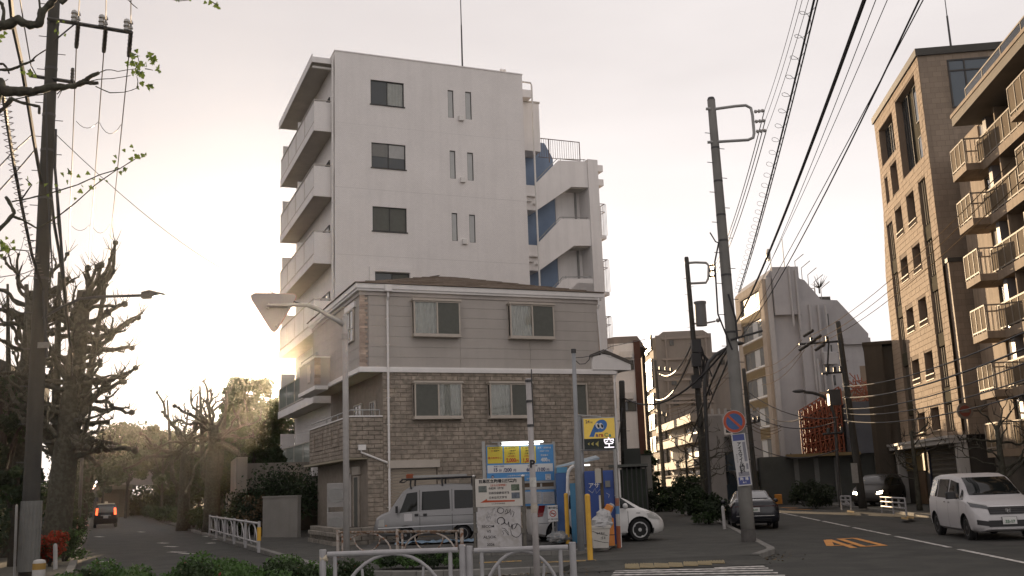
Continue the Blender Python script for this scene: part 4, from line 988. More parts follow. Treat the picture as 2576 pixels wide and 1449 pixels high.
# ================================================================ smaller blocks beyond
def block(name, label, Y, u, az, group=None):
    p = PY(u, 1150, Y); fr = Frame((p.x, p.y), az); return fr, fthing(name, label, 'building', fr, group)
fr, o = block('narrow_building', 'narrow white building with a red brown corner pier beyond the brick house', 66, 1545, 92)
x0 = -9; x1 = fr.hit(*c3(262, 500))[0]; x2 = fr.hit(*c3(306, 500))[0]; zt = fr.hit(*c3(200, 172))[1]; zb2 = fr.hit(*c3(250, 118))[1]; x3 = fr.hit(*c3(335, 150))[0]  # wall carried on unseen to the left, added to block low sun
WW = mat('white_wall_far', (.84, .82, .80), .8, .06, .6, streak=.04)
m = MB(); m.box(x0, x1, 0, 8, 0, zt); m.build('wall', WW, o)
m = MB(); m.box(x1, x2, -.15, 3, 3.0, zt + .15); m.build('brick_pier', mat('red_brown', (.10, .045, .032), .85, .15, 2), o)
m = MB(); m.prism([(x0, .4, zt), (x3 - .9, .4, zt), (x3, .4, zb2 - .9), (x3 - .6, .4, zb2), (x0 + 9.5, .4, zb2), (x0 + 8.8, .4, zt + .4)], (0, 7, 0)); m.box(x2 + .5, x3, 2, 8, 0, zb2 - .9); m.build('roof_storey', mat('roof_grey', (.22, .19, .17), .8, .1), o)
for q in ((145, 288, 245, 352), (152, 563, 262, 628)):
    r = fr.rect(*c3(q[0], q[1]), *c3(q[2], q[3])); window(o, *r, -.02, 2, DRK, [DARKGL, SCREEN])
    m = MB(); m.box(r[0] + .1, r[0] + .9, -.4, -.03, r[3] + .15, r[3] + .55); m.build('vent_hood', WPAINT, o)

fr, o = block('apartment_building', 'grey brown mid rise block with one sunlit flank behind the wires', 105, 1668, 94)
FGREY = mat('far_grey_brown', (.20, .175, .155), .85, .1, .4, streak=.05); FLIT = mat('far_sunlit_wall', (.25, .205, .155), .8, .1, .5)  # second wall colour is lighter and warmer, with sunlight put in
xr = fr.hit(*c3(778, 300))[0]; zt = fr.hit(*c3(450, 118))[1]; zr = fr.hit(*c3(430, 96))[1]; xr2 = fr.hit(*c3(880, 400))[0]; z2 = fr.hit(*c3(820, 222))[1]
m = MB(); m.box(0, xr, 0, 12, 0, zt); m.prism([(0.3, 0, zt), (xr - .3, 0, zt), (xr - .8, 0, zr), (.8, 0, zr)], (0, 12, 0)); m.build('wall', FGREY, o)
m = MB(); m.box(xr, xr2 + 2, 1, 10, 0, z2); m.build('wing', FGREY, o)
m = MB()
for v in (135, 275, 370, 415, 505, 545, 570): x, z = fr.hit(*c3(600, v)); m.box(.6, xr - .2, -.25, -.01, z - .12, z + .12)
for x in (1.0, xr - .6): m.cyl((x, -.15, 0), (x, -.15, zt), .1, n=6)
m.build('floor_band', mat('band_brown', (.24, .205, .18), .8, .1), o)
for q in ((485, 150, 515, 190), (500, 415, 535, 455), (620, 415, 650, 455), (510, 550, 550, 590), (630, 550, 660, 590), (835, 275, 865, 310)):
    r = fr.rect(*c3(q[0], q[1]), *c3(q[2], q[3])); window(o, *r, -.04 if q[0] < 800 else .96, 2, DRK, DARKGL, fw=.08)
# sunlit flank: steps back towards the left
xl = fr.hit(*c3(352, 400))[0]
def fl(x, y): return fr.hit(*c3(x, y), 2.0)
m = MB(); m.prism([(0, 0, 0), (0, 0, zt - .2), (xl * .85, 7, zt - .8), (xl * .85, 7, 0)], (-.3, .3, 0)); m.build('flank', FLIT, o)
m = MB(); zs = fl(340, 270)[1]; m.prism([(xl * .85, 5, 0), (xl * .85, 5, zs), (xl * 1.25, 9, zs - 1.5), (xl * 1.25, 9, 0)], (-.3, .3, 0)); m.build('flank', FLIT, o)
for t, v in ((.25, 175), (.62, 185), (.3, 330), (.65, 330), (.3, 425), (.65, 430), (.3, 560), (.65, 565), (.3, 700), (.65, 700), (.3, 850), (.65, 850), (.3, 1000)):
    z = fr.hit(*c3(400, v), 2)[1]; x = xl * .85 * t; y = 7 * t
    m = MB(); d = Vector((xl * .85, 7, 0)).normalized(); nn = Vector((-d.y, d.x, 0)) * (1 if -d.y < 0 else -1)
    c = Vector((x, y, z)) + nn * .42; w, h = .95, .8
    f = m.prism([c - d * w + Vector((0, 0, -h)), c + d * w + Vector((0, 0, -h)), c + d * w + Vector((0, 0, h)), c - d * w + Vector((0, 0, h))], nn * -.2).build('window', DRK, o)
    m = MB(); w, h = .82, .68; c = c + nn * .02
    m.prism([c - d * w + Vector((0, 0, -h)), c + d * w + Vector((0, 0, -h)), c + d * w + Vector((0, 0, h)), c - d * w + Vector((0, 0, h))], nn * -.03).build('pane', DIMGL, f)

# low building with white balcony bands in the sun
p = PY(*c3(455, 1000), 84); fr = Frame((p.x, p.y), 179)
o = fthing('terrace_building', 'low building with sunlit white balcony bands and tall dark windows', 'building', fr)
xe = fr.hit(*c3(690, 850))[0]; CRW = mat('cream_white', (.35, .31, .26), .7, .08, 1)
b0 = [fr.hit(*c3(560, v))[1] for v in (705, 832, 985, 1098)]
m = MB(); m.box(0, xe, .5, 1.6, 0, b0[0]); m.build('wall', mat('dim_wall', (.25, .24, .23), .8, .1), o)
for z in b0: m = MB(); m.box(-.1, xe, -.5, .5, z - .35, z + .2); m.build('balcony_band', CRW, o)
m = MB()
for z in (b0[1] + .3, b0[1] - 1.9, b0[1] - 2.5): m.cyl((0, -.45, z), (xe, -.45, z), .05, n=4)
for i in range(6): m.cyl((xe * i / 5, -.45, b0[2]), (xe * i / 5, -.45, b0[1] - 1.9), .05, n=4)
m.build('balcony_rail', CRW, o)
for i in range(3):
    for k in range(6):
        x = xe * (k + .15) / 6; window(o, x, x + xe / 8, b0[i + 1] + .3, b0[i] - .4, .48, 1, CRW, [DIMGL, BLIND, DIMGL][k % 3:k % 3 + 1], fw=.1)
for k in range(4): x = xe * (k + .15) / 4; window(o, x, x + xe / 6, .4, b0[3] - .5, .48, 1, DRK, [DIMGL, BLIND][k % 2:k % 2 + 1], fw=.1)

# arched pale building behind the no parking sign
fr, o = block('arched_building', 'pale grey building with two glazed barrel awnings behind the no parking sign', 72, 1785, 80)
x0 = fr.hit(*c3(745, 800))[0]; x1 = fr.hit(*c3(965, 800))[0] + 1.5; zt = fr.hit(*c3(800, 648))[1]
PG = mat('pale_grey_wall', (.33, .32, .31), .8, .1, .6, streak=.06)
m = MB(); m.box(x0, x1, 0, 8, 0, zt); m.build('wall', PG, o)
for v0, v1 in ((800, 900), (1030, 1120)):
    m = MB(); (xa, z1), (xb, z0) = fr.hit(*c3(850, v0)), fr.hit(*c3(930, v1)); n = 10; L = xb - xa; hgt = z1 - z0
    for i in range(n):
        a0, a1 = math.pi / 2 * i / n, math.pi / 2 * (i + 1) / n
        pts = [(xa + L * math.sin(a0), z0 + hgt * math.cos(a0)), (xa + L * math.sin(a1), z0 + hgt * math.cos(a1))]
        m.box(pts[0][0], pts[1][0], -1.6, -.01, min(pts[0][1], pts[1][1]), max(pts[0][1], pts[1][1]))
    m.build('barrel_awning', mat('awning_white', (.55, .54, .52), .4, .08), o)
    m = MB(); m.box(xa, xb, -.4, -.01, z0 - 2.5, z0); m.build('glazing', GLASSB, o)
r = fr.rect(*c3(850, 700), *c3(905, 785)); window(o, *r, -.02, 1, WPAINT, DARKGL, fw=.12)
for i in range(9): m = MB(); x = x0 + (x1 - x0) * i / 8; m.cyl((x, .1, zt), (x, .1, zt + .4), .1, n=5); m.build('roof_finial', PG, o)

# scaffolding
p = PY(*c4(450, 1000), 71); fr = Frame((p.x, p.y), 112)
o = fthing('scaffolding', 'orange red lattice scaffolding in front of the grey office block', 'scaffolding', fr)
sc_m = mat('scaffold_red', (.26, .072, .032), .6, .15, 2)
xe = fr.hit(*c4(660, 1000))[0]; zlo = fr.hit(*c4(500, 1150))[1]; zl = fr.hit(*c4(450, 840))[1]; zh = fr.hit(*c4(655, 720))[1]
NX, NZ = 9, 7
def zt_(t): return zl + (zh - zl) * t
for d in (0, 1.6):
    for i in range(NX + 1):
        t = i / NX; m = MB(); m.cyl((xe * t, d, .1), (xe * t, d, zt_(t)), .045, n=5); m.build('standard', sc_m, o)
    for j in range(NZ + 1):
        m = MB(); m.cyl((0, d, zlo + (zl - zlo) * j / NZ), (xe, d, zlo + (zh - zlo) * j / NZ), .04, n=5); m.build('ledger', sc_m, o)
m = MB()
for i in range(NX):
    for j in range(NZ):
        f = lambda t, s: (xe * t, 0, zlo + (zt_(t) - zlo) * s)
        a, c = f(i / NX, j / NZ), f((i + 1) / NX, (j + 1) / NZ); m.cyl(a, c, .03, n=4)
        a, c = f((i + 1) / NX, j / NZ), f(i / NX, (j + 1) / NZ); m.cyl(a, c, .03, n=4)
        m.cyl((xe * i / NX, 0, zlo + (zt_(i / NX) - zlo) * j / NZ), (xe * i / NX, 1.6, zlo + (zt_(i / NX) - zlo) * j / NZ), .03, n=4)
m.build('braces', sc_m, o, kind='stuff')
m = MB()
for j in range(1, NZ): m.quad((0, .1, zlo + (zl - zlo) * j / NZ), (xe, .1, zlo + (zh - zlo) * j / NZ), (xe, 1.5, zlo + (zh - zlo) * j / NZ), (0, 1.5, zlo + (zl - zlo) * j / NZ))
m.quad((0, 1.7, zlo), (xe, 1.7, zlo), (xe, 1.7, zh), (0, 1.7, zl)); m.build('net', mat('scaffold_net', (.14, .06, .04), .9, .3, 2), o)
# upper tangle of the scaffold to the right
m = MB(); rg = random.Random(3)
x0, z0 = fr.hit(*c4(690, 790)); x1, z1 = fr.hit(*c4(775, 675))
for i in range(70):
    a = Vector((rg.uniform(x0, x1), rg.uniform(1.8, 3.4), rg.uniform(z0, z1))); d = Vector((rg.uniform(-1, 1), rg.uniform(-.3, .3), rg.uniform(-1, 1))) * .8; m.cyl(a, a + d, .035, n=4)
m.build('braces', sc_m, o, kind='stuff')
# dark netted building under it, small sunlit building, dark slab tower
p = PY(*c4(660, 1100), 68); fr = Frame((p.x, p.y), 100)
o = fthing('netted_building', 'low blue grey sheeted building beside the scaffolding', 'building', fr)
xe = fr.hit(*c4(825, 1000))[0]; zt = fr.hit(*c4(740, 795))[1]
NET = mat('net_blue_grey', (.10, .105, .12), .8, .12, .6)
m = MB(); m.box(.6, xe, 0, 6, 3.2, zt); m.build('sheeting', NET, o)
m = MB(); m.box(-5.4, xe, .4, 6, 0, 3.2); m.build('ground_floor', mat('shopfront_dark', (.05, .055, .05), .6, .2, 1), o)
for i in range(5): m = MB(); m.box(-3.2 + i * 1.3, -2.9 + i * 1.3, .3, .4, .1, 3.0); m.build('post', mat('post_pale', (.16, .165, .16), .6, .1), o)
m = MB(); m.box(-3.7, 1, -.8, .4, 3.1, 3.3); m.build('canopy', TANB, o)
p = PY(*c4(775, 1000), 74); fr = Frame((p.x, p.y), 110)
o = fthing('small_building', 'small sunlit cream building with a stepped top beside the dark slab tower', 'building', fr)
xe = fr.hit(*c4(850, 700))[0]; z1 = fr.hit(*c4(790, 615))[1]; z2 = fr.hit(*c4(790, 735))[1]
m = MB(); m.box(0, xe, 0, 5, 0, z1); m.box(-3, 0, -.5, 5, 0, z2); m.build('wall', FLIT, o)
m = MB()
for i in range(4): m.box(.2, xe, -.06, -.005, z2 - .4 - i * .6, z2 - .15 - i * .6)
m.build('louvre', OLIVE, o)
p = PY(2200, 1150, 60); fr = Frame((p.x, p.y), 110)
o = fthing('slab_tower', 'plain dark brown slab tower beside the tan tiled tower', 'building', fr)
xe = fr.hit(2262, 1150)[0] + 1.5; xm = fr.hit(2232, 1000)[0]; zt = fr.hit(2222, 866)[1]
DKB = mat('dark_brown_concrete', (.07, .055, .038), .8, .15, .8, streak=.2)
m = MB(); m.box(0, xm, 0, 5, 0, zt); m.box(xm, xe, .3, 5, 0, zt - .1); m.build('wall', DKB, o)
m = MB(); m.box(.25, xm - .25, -.03, .0, 1, zt - 2.2); m.build('recess_panel', mat('dark_brown_panel', (.055, .043, .03), .8, .15, .8), o)
m = MB(); m.box(-.05, xe, -.05, 5, zt, zt + .2); m.build('roof_cap', DKB, o)
# ================================================================ vehicles
TYRE = mat('tyre', (.018, .018, .018), .85, .1); RIM = mat('alloy_rim', (.42, .42, .42), .35, .1, metal=.7); HUBC = mat('steel_rim', (.20, .20, .20), .5, .1, metal=.5)
CARGL = mat('car_glass', (.010, .012, .012), .05, 0, spec=.3); LAMPC = mat('lamp_clear', (.40, .40, .38), .4, .1, spec=.3); LAMPR = mat('lamp_red', (.35, .02, .015), .2, .1)
LAMPLIT = mat('tail_lamp_lit', (.4, .05, .03), .3, 0, emit=(1, .10, .03), estr=1.6); HEADLIT = mat('head_lamp_lit', (.9, .85, .7), .3, 0, emit=(1, .82, .55), estr=14)
TRIMB = mat('black_trim', (.022, .022, .023), .45, .1); CHROME = mat('chrome', (.6, .6, .6), .15, 0, metal=1); PLATE = mat('number_plate', (.62, .62, .60), .5, .05); PLATEG = mat('plate_green', (.05, .16, .08), .5)
def paint(name, col, metal=0.0, rough=.25): return mat(name, col, rough, .03, 2, metal=metal, spec=.55)
def lerp_st(st, x):
    for a, c in zip(st[:-1], st[1:]):
        if a[0] <= x <= c[0]:
            t = (x - a[0]) / max(c[0] - a[0], 1e-6); return [p + (q - p) * t for p, q in zip(a, c)]
    return list(st[-1] if x > st[-1][0] else st[0])
def bmn(me):
    q = bmesh.new(); q.from_mesh(me); bmesh.ops.remove_doubles(q, verts=q.verts, dist=1e-5); bmesh.ops.recalc_face_normals(q, faces=q.faces); q.to_mesh(me); q.free()
class Car:
    """x runs from the rear (0) to the nose (L); y to the left; z up.  stations: x, z floor, z belt, z top, half width belt, half width top"""
    def __init__(s, name, label, cat, st, wheels, wr, ptm, loc, az, group=None, spokes=5, rim=RIM, ns=46):
        s.root = thing(name, label, cat, loc, R(90 - az), group); L = st[-1][0]; s.L = L; s.st = st
        xs = sorted(set([q[0] for q in st] + list(np.linspace(st[0][0], L, ns)))); b = MB(); rings = []
        for x in xs:
            _, zf, zb, zt, wb, wt = lerp_st(st, x); zm = zf + (zb - zf) * .5
            half = [(0, zf), (wb * .86, zf), (wb * .97, zf + .07), (wb, zf + (zb - zf) * .3), (wb * 1.005, zm), (wb * .985, zb - .02), (wb * .965, zb), (wt + (wb - wt) * .10, zt - min(.10, (zt - zb) * .3)), (wt * .93, zt - .022), (wt * .5, zt - .002), (0, zt)]
            rings.append([(x, y, z) for y, z in half] + [(x, -y, z) for y, z in half[-2:0:-1]])
        n = len(rings[0])
        for r_ in rings: b.v.extend(r_)
        for i in range(len(rings) - 1):
            for j in range(n): b.f.append((i * n + j, (i + 1) * n + j, (i + 1) * n + (j + 1) % n, i * n + (j + 1) % n)); b.m.append(0)
        b.f.append(tuple(range(n))); b.f.append(tuple((len(rings) - 1) * n + j for j in range(n - 1, -1, -1))); b.m += [0, 0]
        s.bvh = BVHTree.FromPolygons([Vector(v) for v in b.v], b.f)
        me = b.mesh('body', [ptm, TRIMB]); bmn(me); s.W = max(q[4] for q in st)
        o = link('body', me, s.root)
        cut_ = MB()
        for x in wheels: cut_.cyl((x, s.W + .2, wr), (x, s.W - .34, wr), wr * 1.17, n=24); cut_.cyl((x, -s.W - .2, wr), (x, -s.W + .34, wr), wr * 1.17, n=24)
        cm = cut_.mesh('cutter', [TRIMB]); bmn(cm); co = link('cutter', cm, s.root)
        md = o.modifiers.new('arch', 'BOOLEAN'); md.object = co; md.operation = 'DIFFERENCE'; md.solver = 'EXACT'
        dg = bpy.context.evaluated_depsgraph_get(); m2 = bpy.data.meshes.new_from_object(o.evaluated_get(dg)); o.modifiers.clear(); o.data = m2; m2.name = 'body'
        bpy.data.objects.remove(co)
        m2.materials.clear(); m2.materials.append(ptm); m2.materials.append(TRIMB)
        idx = []
        for p_ in m2.polygons:                                     # the inside of a wheel arch is bare dark liner
            c = p_.center; ins = any(abs(math.hypot(c.x - x, c.z - wr) - wr * 1.17) < .03 or (math.hypot(c.x - x, c.z - wr) < wr * 1.16 and abs(c.y) < s.W - .3) for x in wheels) and abs(p_.normal.z) + abs(p_.normal.x) > .3 or (any(math.hypot(c.x - x, c.z - wr) < wr * 1.16 for x in wheels) and abs(c.y) < s.W - .3)
            idx.append(1 if ins else 0)
        m2.polygons.foreach_set('material_index', idx); m2.polygons.foreach_set('use_smooth', [len(p_.vertices) == 4 for p_ in m2.polygons]); s.body = o
        ed = m2.edges
        try: m2.set_sharp_from_angle(angle=R(38))
        except Exception: pass
        for x in wheels:
            for sd_ in (1, -1):
                M = Matrix.Translation((x, sd_ * (s.W - .03), wr)) @ Matrix.Rotation(R(-90 * sd_), 4, 'X')
                w = MB(); w.lathe([(wr * .66, -.02), (wr * .9, -.01), (wr, -.045), (wr, -.17), (wr * .92, -.20), (wr * .6, -.2)], 24, M); wo = w.build('wheel', TYRE, s.root, smooth=False)
                w = MB(); w.lathe([(wr * .66, -.03), (wr * .60, -.06), (wr * .58, -.12), (.01, -.12)], 20, M); w.lathe([(wr * .69, -.022), (wr * .69, -.014), (wr * .60, -.014), (wr * .60, -.06)], 20, M)
                if spokes:
                    for k in range(spokes):
                        Mk = M @ Matrix.Rotation(2 * math.pi * k / spokes, 4, 'Z')
                        w.prism([Mk @ Vector(q) for q in ((.03, -wr * .12, -.07), (wr * .62, -wr * .085, -.04), (wr * .62, wr * .085, -.04), (.03, wr * .12, -.07))], Mk.to_3x3() @ Vector((0, 0, .025)))
                else: w.lathe([(wr * .45, -.06), (wr * .40, -.035), (wr * .2, -.03), (.01, -.03)], 16, M)
                w.lathe([(wr * .17, -.07), (wr * .16, -.02), (.01, -.018)], 12, M); w.build('rim', rim, wo)
    def patch(s, name, m, axis, c, nu=8, nv=4, off=.006, parent=None, th=0.0, label=None, clip=None):
        """panel that follows the body: c = four corners seen along the axis"""
        D = {'+x': ((1, 0, 0), lambda a, z: (s.L + 3, a, z)), '-x': ((-1, 0, 0), lambda a, z: (-3, a, z)), '+y': ((0, 1, 0), lambda a, z: (a, 4, z)), '-y': ((0, -1, 0), lambda a, z: (a, -4, z)), '+z': ((0, 0, 1), lambda a, y: (a, y, 5))}
        d, org = D[axis]; d = Vector(d); g = []
        for j in range(nv + 1):
            for i in range(nu + 1):
                u, v = i / nu, j / nv
                p_ = Vector(c[0]).lerp(Vector(c[1]), u).lerp(Vector(c[3]).lerp(Vector(c[2]), u), v)
                h = s.bvh.ray_cast(Vector(org(*p_)), -d)
                g.append(None if h[0] is None else h[0] + (h[1] if h[1].dot(d) > 0 else -h[1]) * off)
        b = MB(); idx = {}; 
        for k, q in enumerate(g):
            if q is not None: idx[k] = len(b.v); b.v.append(tuple(q))
        for j in range(nv):
            for i in range(nu):
                k = [j * (nu + 1) + i, j * (nu + 1) + i + 1, (j + 1) * (nu + 1) + i + 1, (j + 1) * (nu + 1) + i]
                if all(q in idx for q in k): b.f.append(tuple(idx[q] for q in k)); b.m.append(0)
        return b.build(name, m, parent or s.root, smooth=True, label=label)
    def both(s, name, m, c, **k): s.patch(name, m, '+y', c, **k); s.patch(name, m, '-y', c, **k)

# ---- silver kei van (its left side faces us? no: the nose points left, so we see its left flank)
VW = .72
st = [(0, .34, .95, 1.62, .60, .56), (.04, .28, 1.0, 1.80, .70, .62), (.12, .27, 1.02, 1.86, .72, .63), (1.0, .25, 1.02, 1.90, VW, .64), (2.0, .25, 1.02, 1.89, VW, .64), (2.35, .25, 1.02, 1.82, VW, .62), (2.52, .25, 1.0, 1.70, VW, .60), (2.72, .25, .99, 1.42, VW, .60), (2.92, .25, .98, 1.13, .72, .60), (3.0, .25, .97, 1.05, .71, .58), (3.22, .26, .88, .98, .70, .56), (3.36, .28, .78, .88, .67, .54), (3.42, .30, .62, .72, .62, .50), (3.45, .34, .52, .58, .58, .48)]
vl = G(1020, 1368, LZ); vr = G(1163, 1363, LZ)
va = math.degrees(math.atan2((vl - vr).x, (vl - vr).y))
vax = (vl - vr).normalized(); vn = Vector((-vax.y, vax.x, 0)); vn = vn if vn.y > 0 else -vn
WBv = (vl - vr).length
kk = WBv / 1.78
mid = vr - vax * (.66 * kk) + vn * (VW * kk)
van = Car('kei_van', 'silver boxy minivan with a ladder rack on its roof, parked against the brick house', 'van', st, (.66, 2.44), .27, paint('silver_paint', (.235, .235, .235), .35, .35), (mid.x, mid.y, LZ), va, rim=HUBC, spokes=0)
van.root.scale = (kk, kk, kk * .95)
S_ = '+y'
van.both('side_window', CARGL, [(2.05, 1.05), (2.62, .99), (2.38, 1.62), (2.05, 1.66)], nu=8, nv=5, off=.008)
van.both('side_window', CARGL, [(1.02, 1.08), (1.92, 1.06), (1.90, 1.66), (1.04, 1.68)], nu=6, nv=5, off=.008)
van.both('side_window', CARGL, [(.14, 1.10), (.88, 1.08), (.88, 1.68), (.18, 1.66)], nu=6, nv=5, off=.008)
van.patch('windscreen', CARGL, '+x', [(-.54, 1.10), (.54, 1.10), (.50, 1.66), (-.50, 1.66)], 10, 6, off=.012)
van.patch('rear_window', CARGL, '-x', [(-.5, 1.1), (.5, 1.1), (.48, 1.6), (-.48, 1.6)], 8, 4)
for x in (1.97, .95): van.both('door_seam', TRIMB, [(x, .32), (x + .014, .32), (x + .014, 1.72), (x, 1.72)], nu=1, nv=10, off=.004)
van.both('door_seam', TRIMB, [(.2, .86), (1.97, .86), (1.97, .872), (.2, .872)], nu=10, nv=1, off=.004)
van.both('trim_stripe', mat('silver_stripe', (.62, .62, .62), .4, .05), [(.05, .56), (3.3, .50), (3.3, .535), (.05, .60)], nu=24, nv=1, off=.012)
van.both('door_handle', TRIMB, [(2.02, .87), (2.14, .87), (2.14, .95), (2.02, .95)], nu=2, nv=2, off=.02)
van.both('door_handle', TRIMB, [(1.75, .86), (1.87, .86), (1.87, .95), (1.75, .95)], nu=2, nv=2, off=.02)
van.both('sticker', mat('sticker_pale', (.55, .53, .53), .6), [(2.22, .72), (2.47, .72), (2.47, .96), (2.22, .96)], nu=2, nv=2, off=.006)
van.patch('headlamp', LAMPC, '+y', [(3.10, .56), (3.30, .58), (3.26, .78), (3.10, .80)], 3, 3, off=.012)
van.patch('headlamp', LAMPC, '-y', [(3.10, .56), (3.30, .58), (3.26, .78), (3.10, .80)], 3, 3, off=.012)
van.patch('grille', TRIMB, '+x', [(-.5, .56), (.5, .56), (.46, .84), (-.46, .84)], 8, 4, off=.012)
van.patch('number_plate', mat('plate_yellow', (.6, .45, .03), .5), '+x', [(-.17, .40), (.17, .40), (.17, .54), (-.17, .54)], 2, 2, off=.03)
van.patch('side_marker', ORG, '+y', [(3.02, .58), (3.06, .58), (3.06, .62), (3.02, .62)], 1, 1, off=.012)
m = MB(); 
for sy in (1, -1): m.bbox(2.66, 2.72, sy * .74, sy * .74 + sy * .16, 1.0, 1.22, .01) if sy > 0 else m.bbox(2.66, 2.72, -.90, -.74, 1.0, 1.22, .01)
m.build('mirror', TRIMB, van.root)
m = MB()
for sy in (-.62, .62):
    m.tube([(.25, sy, 2.10), (2.55, sy, 2.08)], .032); 
    for x, zz in ((.3, 1.80), (1.25, 1.84), (2.25, 1.78)): m.tube([(x, sy * 1.04, zz), (x + .02, sy, zz + .14), (x, sy, 2.10)], .03)
for x in (.3, .75, 1.25, 1.75, 2.25, 2.5): m.cyl((x, -.62, 2.09), (x, .62, 2.09), .016)
m.tube([(2.5, .62, 2.08), (2.62, .55, 2.0), (2.62, -.55, 2.0), (2.5, -.62, 2.08)], .02); m.build('roof_rack', TRIMB, van.root)
lad = thing('ladder', 'aluminium ladder lying on the roof rack of the silver minivan', 'ladder', tuple(van.root.location), van.root.rotation_euler.z); lad.scale = (kk, kk, kk * .95)
for sy in (.12, .45): m = MB(); m.box(.5, 2.35, sy - .02, sy + .02, 2.13, 2.20); m.build('rail', STEEL, lad)
m = MB()
for i in range(7): m.cyl((.62 + i * .27, .12, 2.165), (.62 + i * .27, .45, 2.165), .018, n=6)
m.build('rungs', STEEL, lad)
m = MB(); m.bbox(2.2, 2.42, .2, .5, 2.12, 2.26, .03); rg_ = m.build('rag_bundle', mat('rust_red', (.25, .07, .03), .8), None); rg_.location = van.root.location; rg_.rotation_euler = van.root.rotation_euler; rg_.scale = (kk, kk, kk * .95)
tag(rg_, 'rust red bundle tied on the front end of the roof rack', 'bundle')

# ---- small car generic stations
def hatch_st(L=3.9, W=.84, H=1.52):
    return [(0, .36, .86, 1.10, .73, .60), (.04, .28, .92, 1.26, .80, .63), (.22, .24, .95, 1.44, .83, .64), (.55, .20, .95, H - .02, W, .62), (1.3, .19, .96, H, W, .62), (2.0, .19, .95, H - .03, W, .61), (2.45, .19, .93, H - .16, W, .60), (2.85, .19, .91, 1.18, W, .62), (3.15, .19, .88, .99, W, .64), (3.4, .20, .80, .90, W - .02, .62), (3.65, .22, .68, .80, .78, .58), (3.82, .26, .58, .68, .66, .48), (L, .30, .48, .54, .52, .40)]
WHITE = paint('white_car_paint', (.68, .67, .65), 0, .22)
hn = G(1612, 1353, LZ)                                           # near front wheel of the white hatchback
hz = 80.0; hd = Vector((math.sin(R(hz)), math.cos(R(hz)), 0)); hnrm = Vector((hd.y, -hd.x, 0))
ho = hn - hd * 3.08 - hnrm * .81
hat = Car('hatchback', 'white hatchback with five spoke wheels nosing out behind the blue booth', 'car', hatch_st(), (.66, 3.08), .33, WHITE, (ho.x, ho.y, .1), hz, ns=60)
hat.both('side_window', CARGL, [(2.0, .97), (2.98, .95), (2.55, 1.28), (2.05, 1.38)], nu=10, nv=5, off=.008)
hat.both('side_window', CARGL, [(.75, 1.0), (1.92, .98), (1.92, 1.39), (.95, 1.38)], nu=8, nv=5, off=.008)
hat.patch('windscreen', CARGL, '+x', [(-.60, 1.06), (.60, 1.06), (.52, 1.42), (-.52, 1.42)], 10, 6, off=.012)
hat.patch('headlamp', LAMPC, '-y', [(3.34, .66), (3.72, .60), (3.58, .80), (3.28, .86)], 5, 3, off=.012); hat.patch('headlamp', LAMPC, '+y', [(3.34, .66), (3.72, .60), (3.58, .80), (3.28, .86)], 5, 3, off=.012)
hat.patch('grille', TRIMB, '+x', [(-.4, .34), (.4, .34), (.4, .5), (-.4, .5)], 6, 3, off=.012)
hat.both('side_window', CARGL, [(.34, 1.04), (.70, 1.0), (.84, 1.36), (.46, 1.32)], nu=4, nv=4, off=.008)
hat.both('tail_lamp', LAMPR, [(.03, .80), (.20, .82), (.30, 1.12), (.12, 1.12)], nu=3, nv=4, off=.012)
hat.patch('rear_window', CARGL, '-x', [(-.55, 1.02), (.55, 1.02), (.5, 1.36), (-.5, 1.36)], 8, 4, off=.012)
hat.both('bumper_seam', TRIMB, [(.03, .62), (.36, .62), (.36, .632), (.03, .632)], nu=4, nv=1, off=.005)
hat.both('sill', mat('sill_grey', (.25, .25, .25), .6, .1), [(1.05, .22), (2.68, .22), (2.68, .29), (1.05, .29)], nu=8, nv=1, off=.008)
for x in (1.95, 2.72, .95): hat.both('door_seam', TRIMB, [(x, .3), (x + .013, .3), (x + .013, .95), (x, .95)], nu=1, nv=8, off=.004)
hat.both('side_repeater', TRIMB, [(2.98, .80), (3.10, .795), (3.10, .815), (2.98, .82)], nu=2, nv=1, off=.006)
for sy in (1, -1):
    m = MB(); m.ball((2.62, sy * .96, 1.02), .12, 8, (.7, 1.0, .75)); m.build('mirror', WHITE, hat.root, smooth=True)
# ---- black saloon driving away
def saloon_st(W=.92, H=1.45):
    return [(0, .42, .72, .90, .66, .60), (.05, .30, .80, 1.02, .84, .72), (.15, .24, .86, 1.08, .90, .74), (.45, .22, .90, 1.13, W, .72), (.75, .21, .91, 1.24, W, .64), (1.35, .20, .92, H - .02, W, .60), (2.0, .20, .92, H, W, .60), (2.7, .20, .92, H - .06, W, .60), (3.3, .20, .91, 1.18, W, .66), (3.7, .20, .88, 1.0, W, .72), (4.3, .22, .78, .90, .88, .70), (4.6, .26, .66, .76, .78, .60), (4.75, .32, .5, .58, .6, .5)]
BLK = paint('black_car_paint', (.012, .013, .018), 0, .18)
ctr = G(1903, 1333); ks = 121 * pxm(ctr.y) / 1.86; saz = 9.0
sal = Car('saloon_car', 'dark navy saloon seen from behind, on the road past the concrete pole', 'car', saloon_st(), (.95, 3.75), .33, BLK, (ctr.x, ctr.y, 0), saz, ns=54); sal.root.scale = (ks,) * 3
sal.patch('rear_window', mat('rear_glass', (.16, .165, .17), .08, 0, spec=.8), '-x', [(-.56, 1.15), (.56, 1.15), (.47, 1.38), (-.47, 1.38)], 8, 5, off=.012)
sal.both('side_window', CARGL, [(1.0, .96), (3.2, .95), (2.7, 1.32), (1.4, 1.34)], nu=10, nv=4, off=.008)
sal.patch('tail_lamp', mat('lamp_dark_red', (.05, .012, .014), .15, .1), '-x', [(-.86, .85), (.86, .85), (.86, .885), (-.86, .885)], 12, 1, off=.014)
sal.patch('number_plate', PLATE, '-x', [(-.18, .66), (.18, .66), (.18, .82), (-.18, .82)], 2, 2, off=.02)
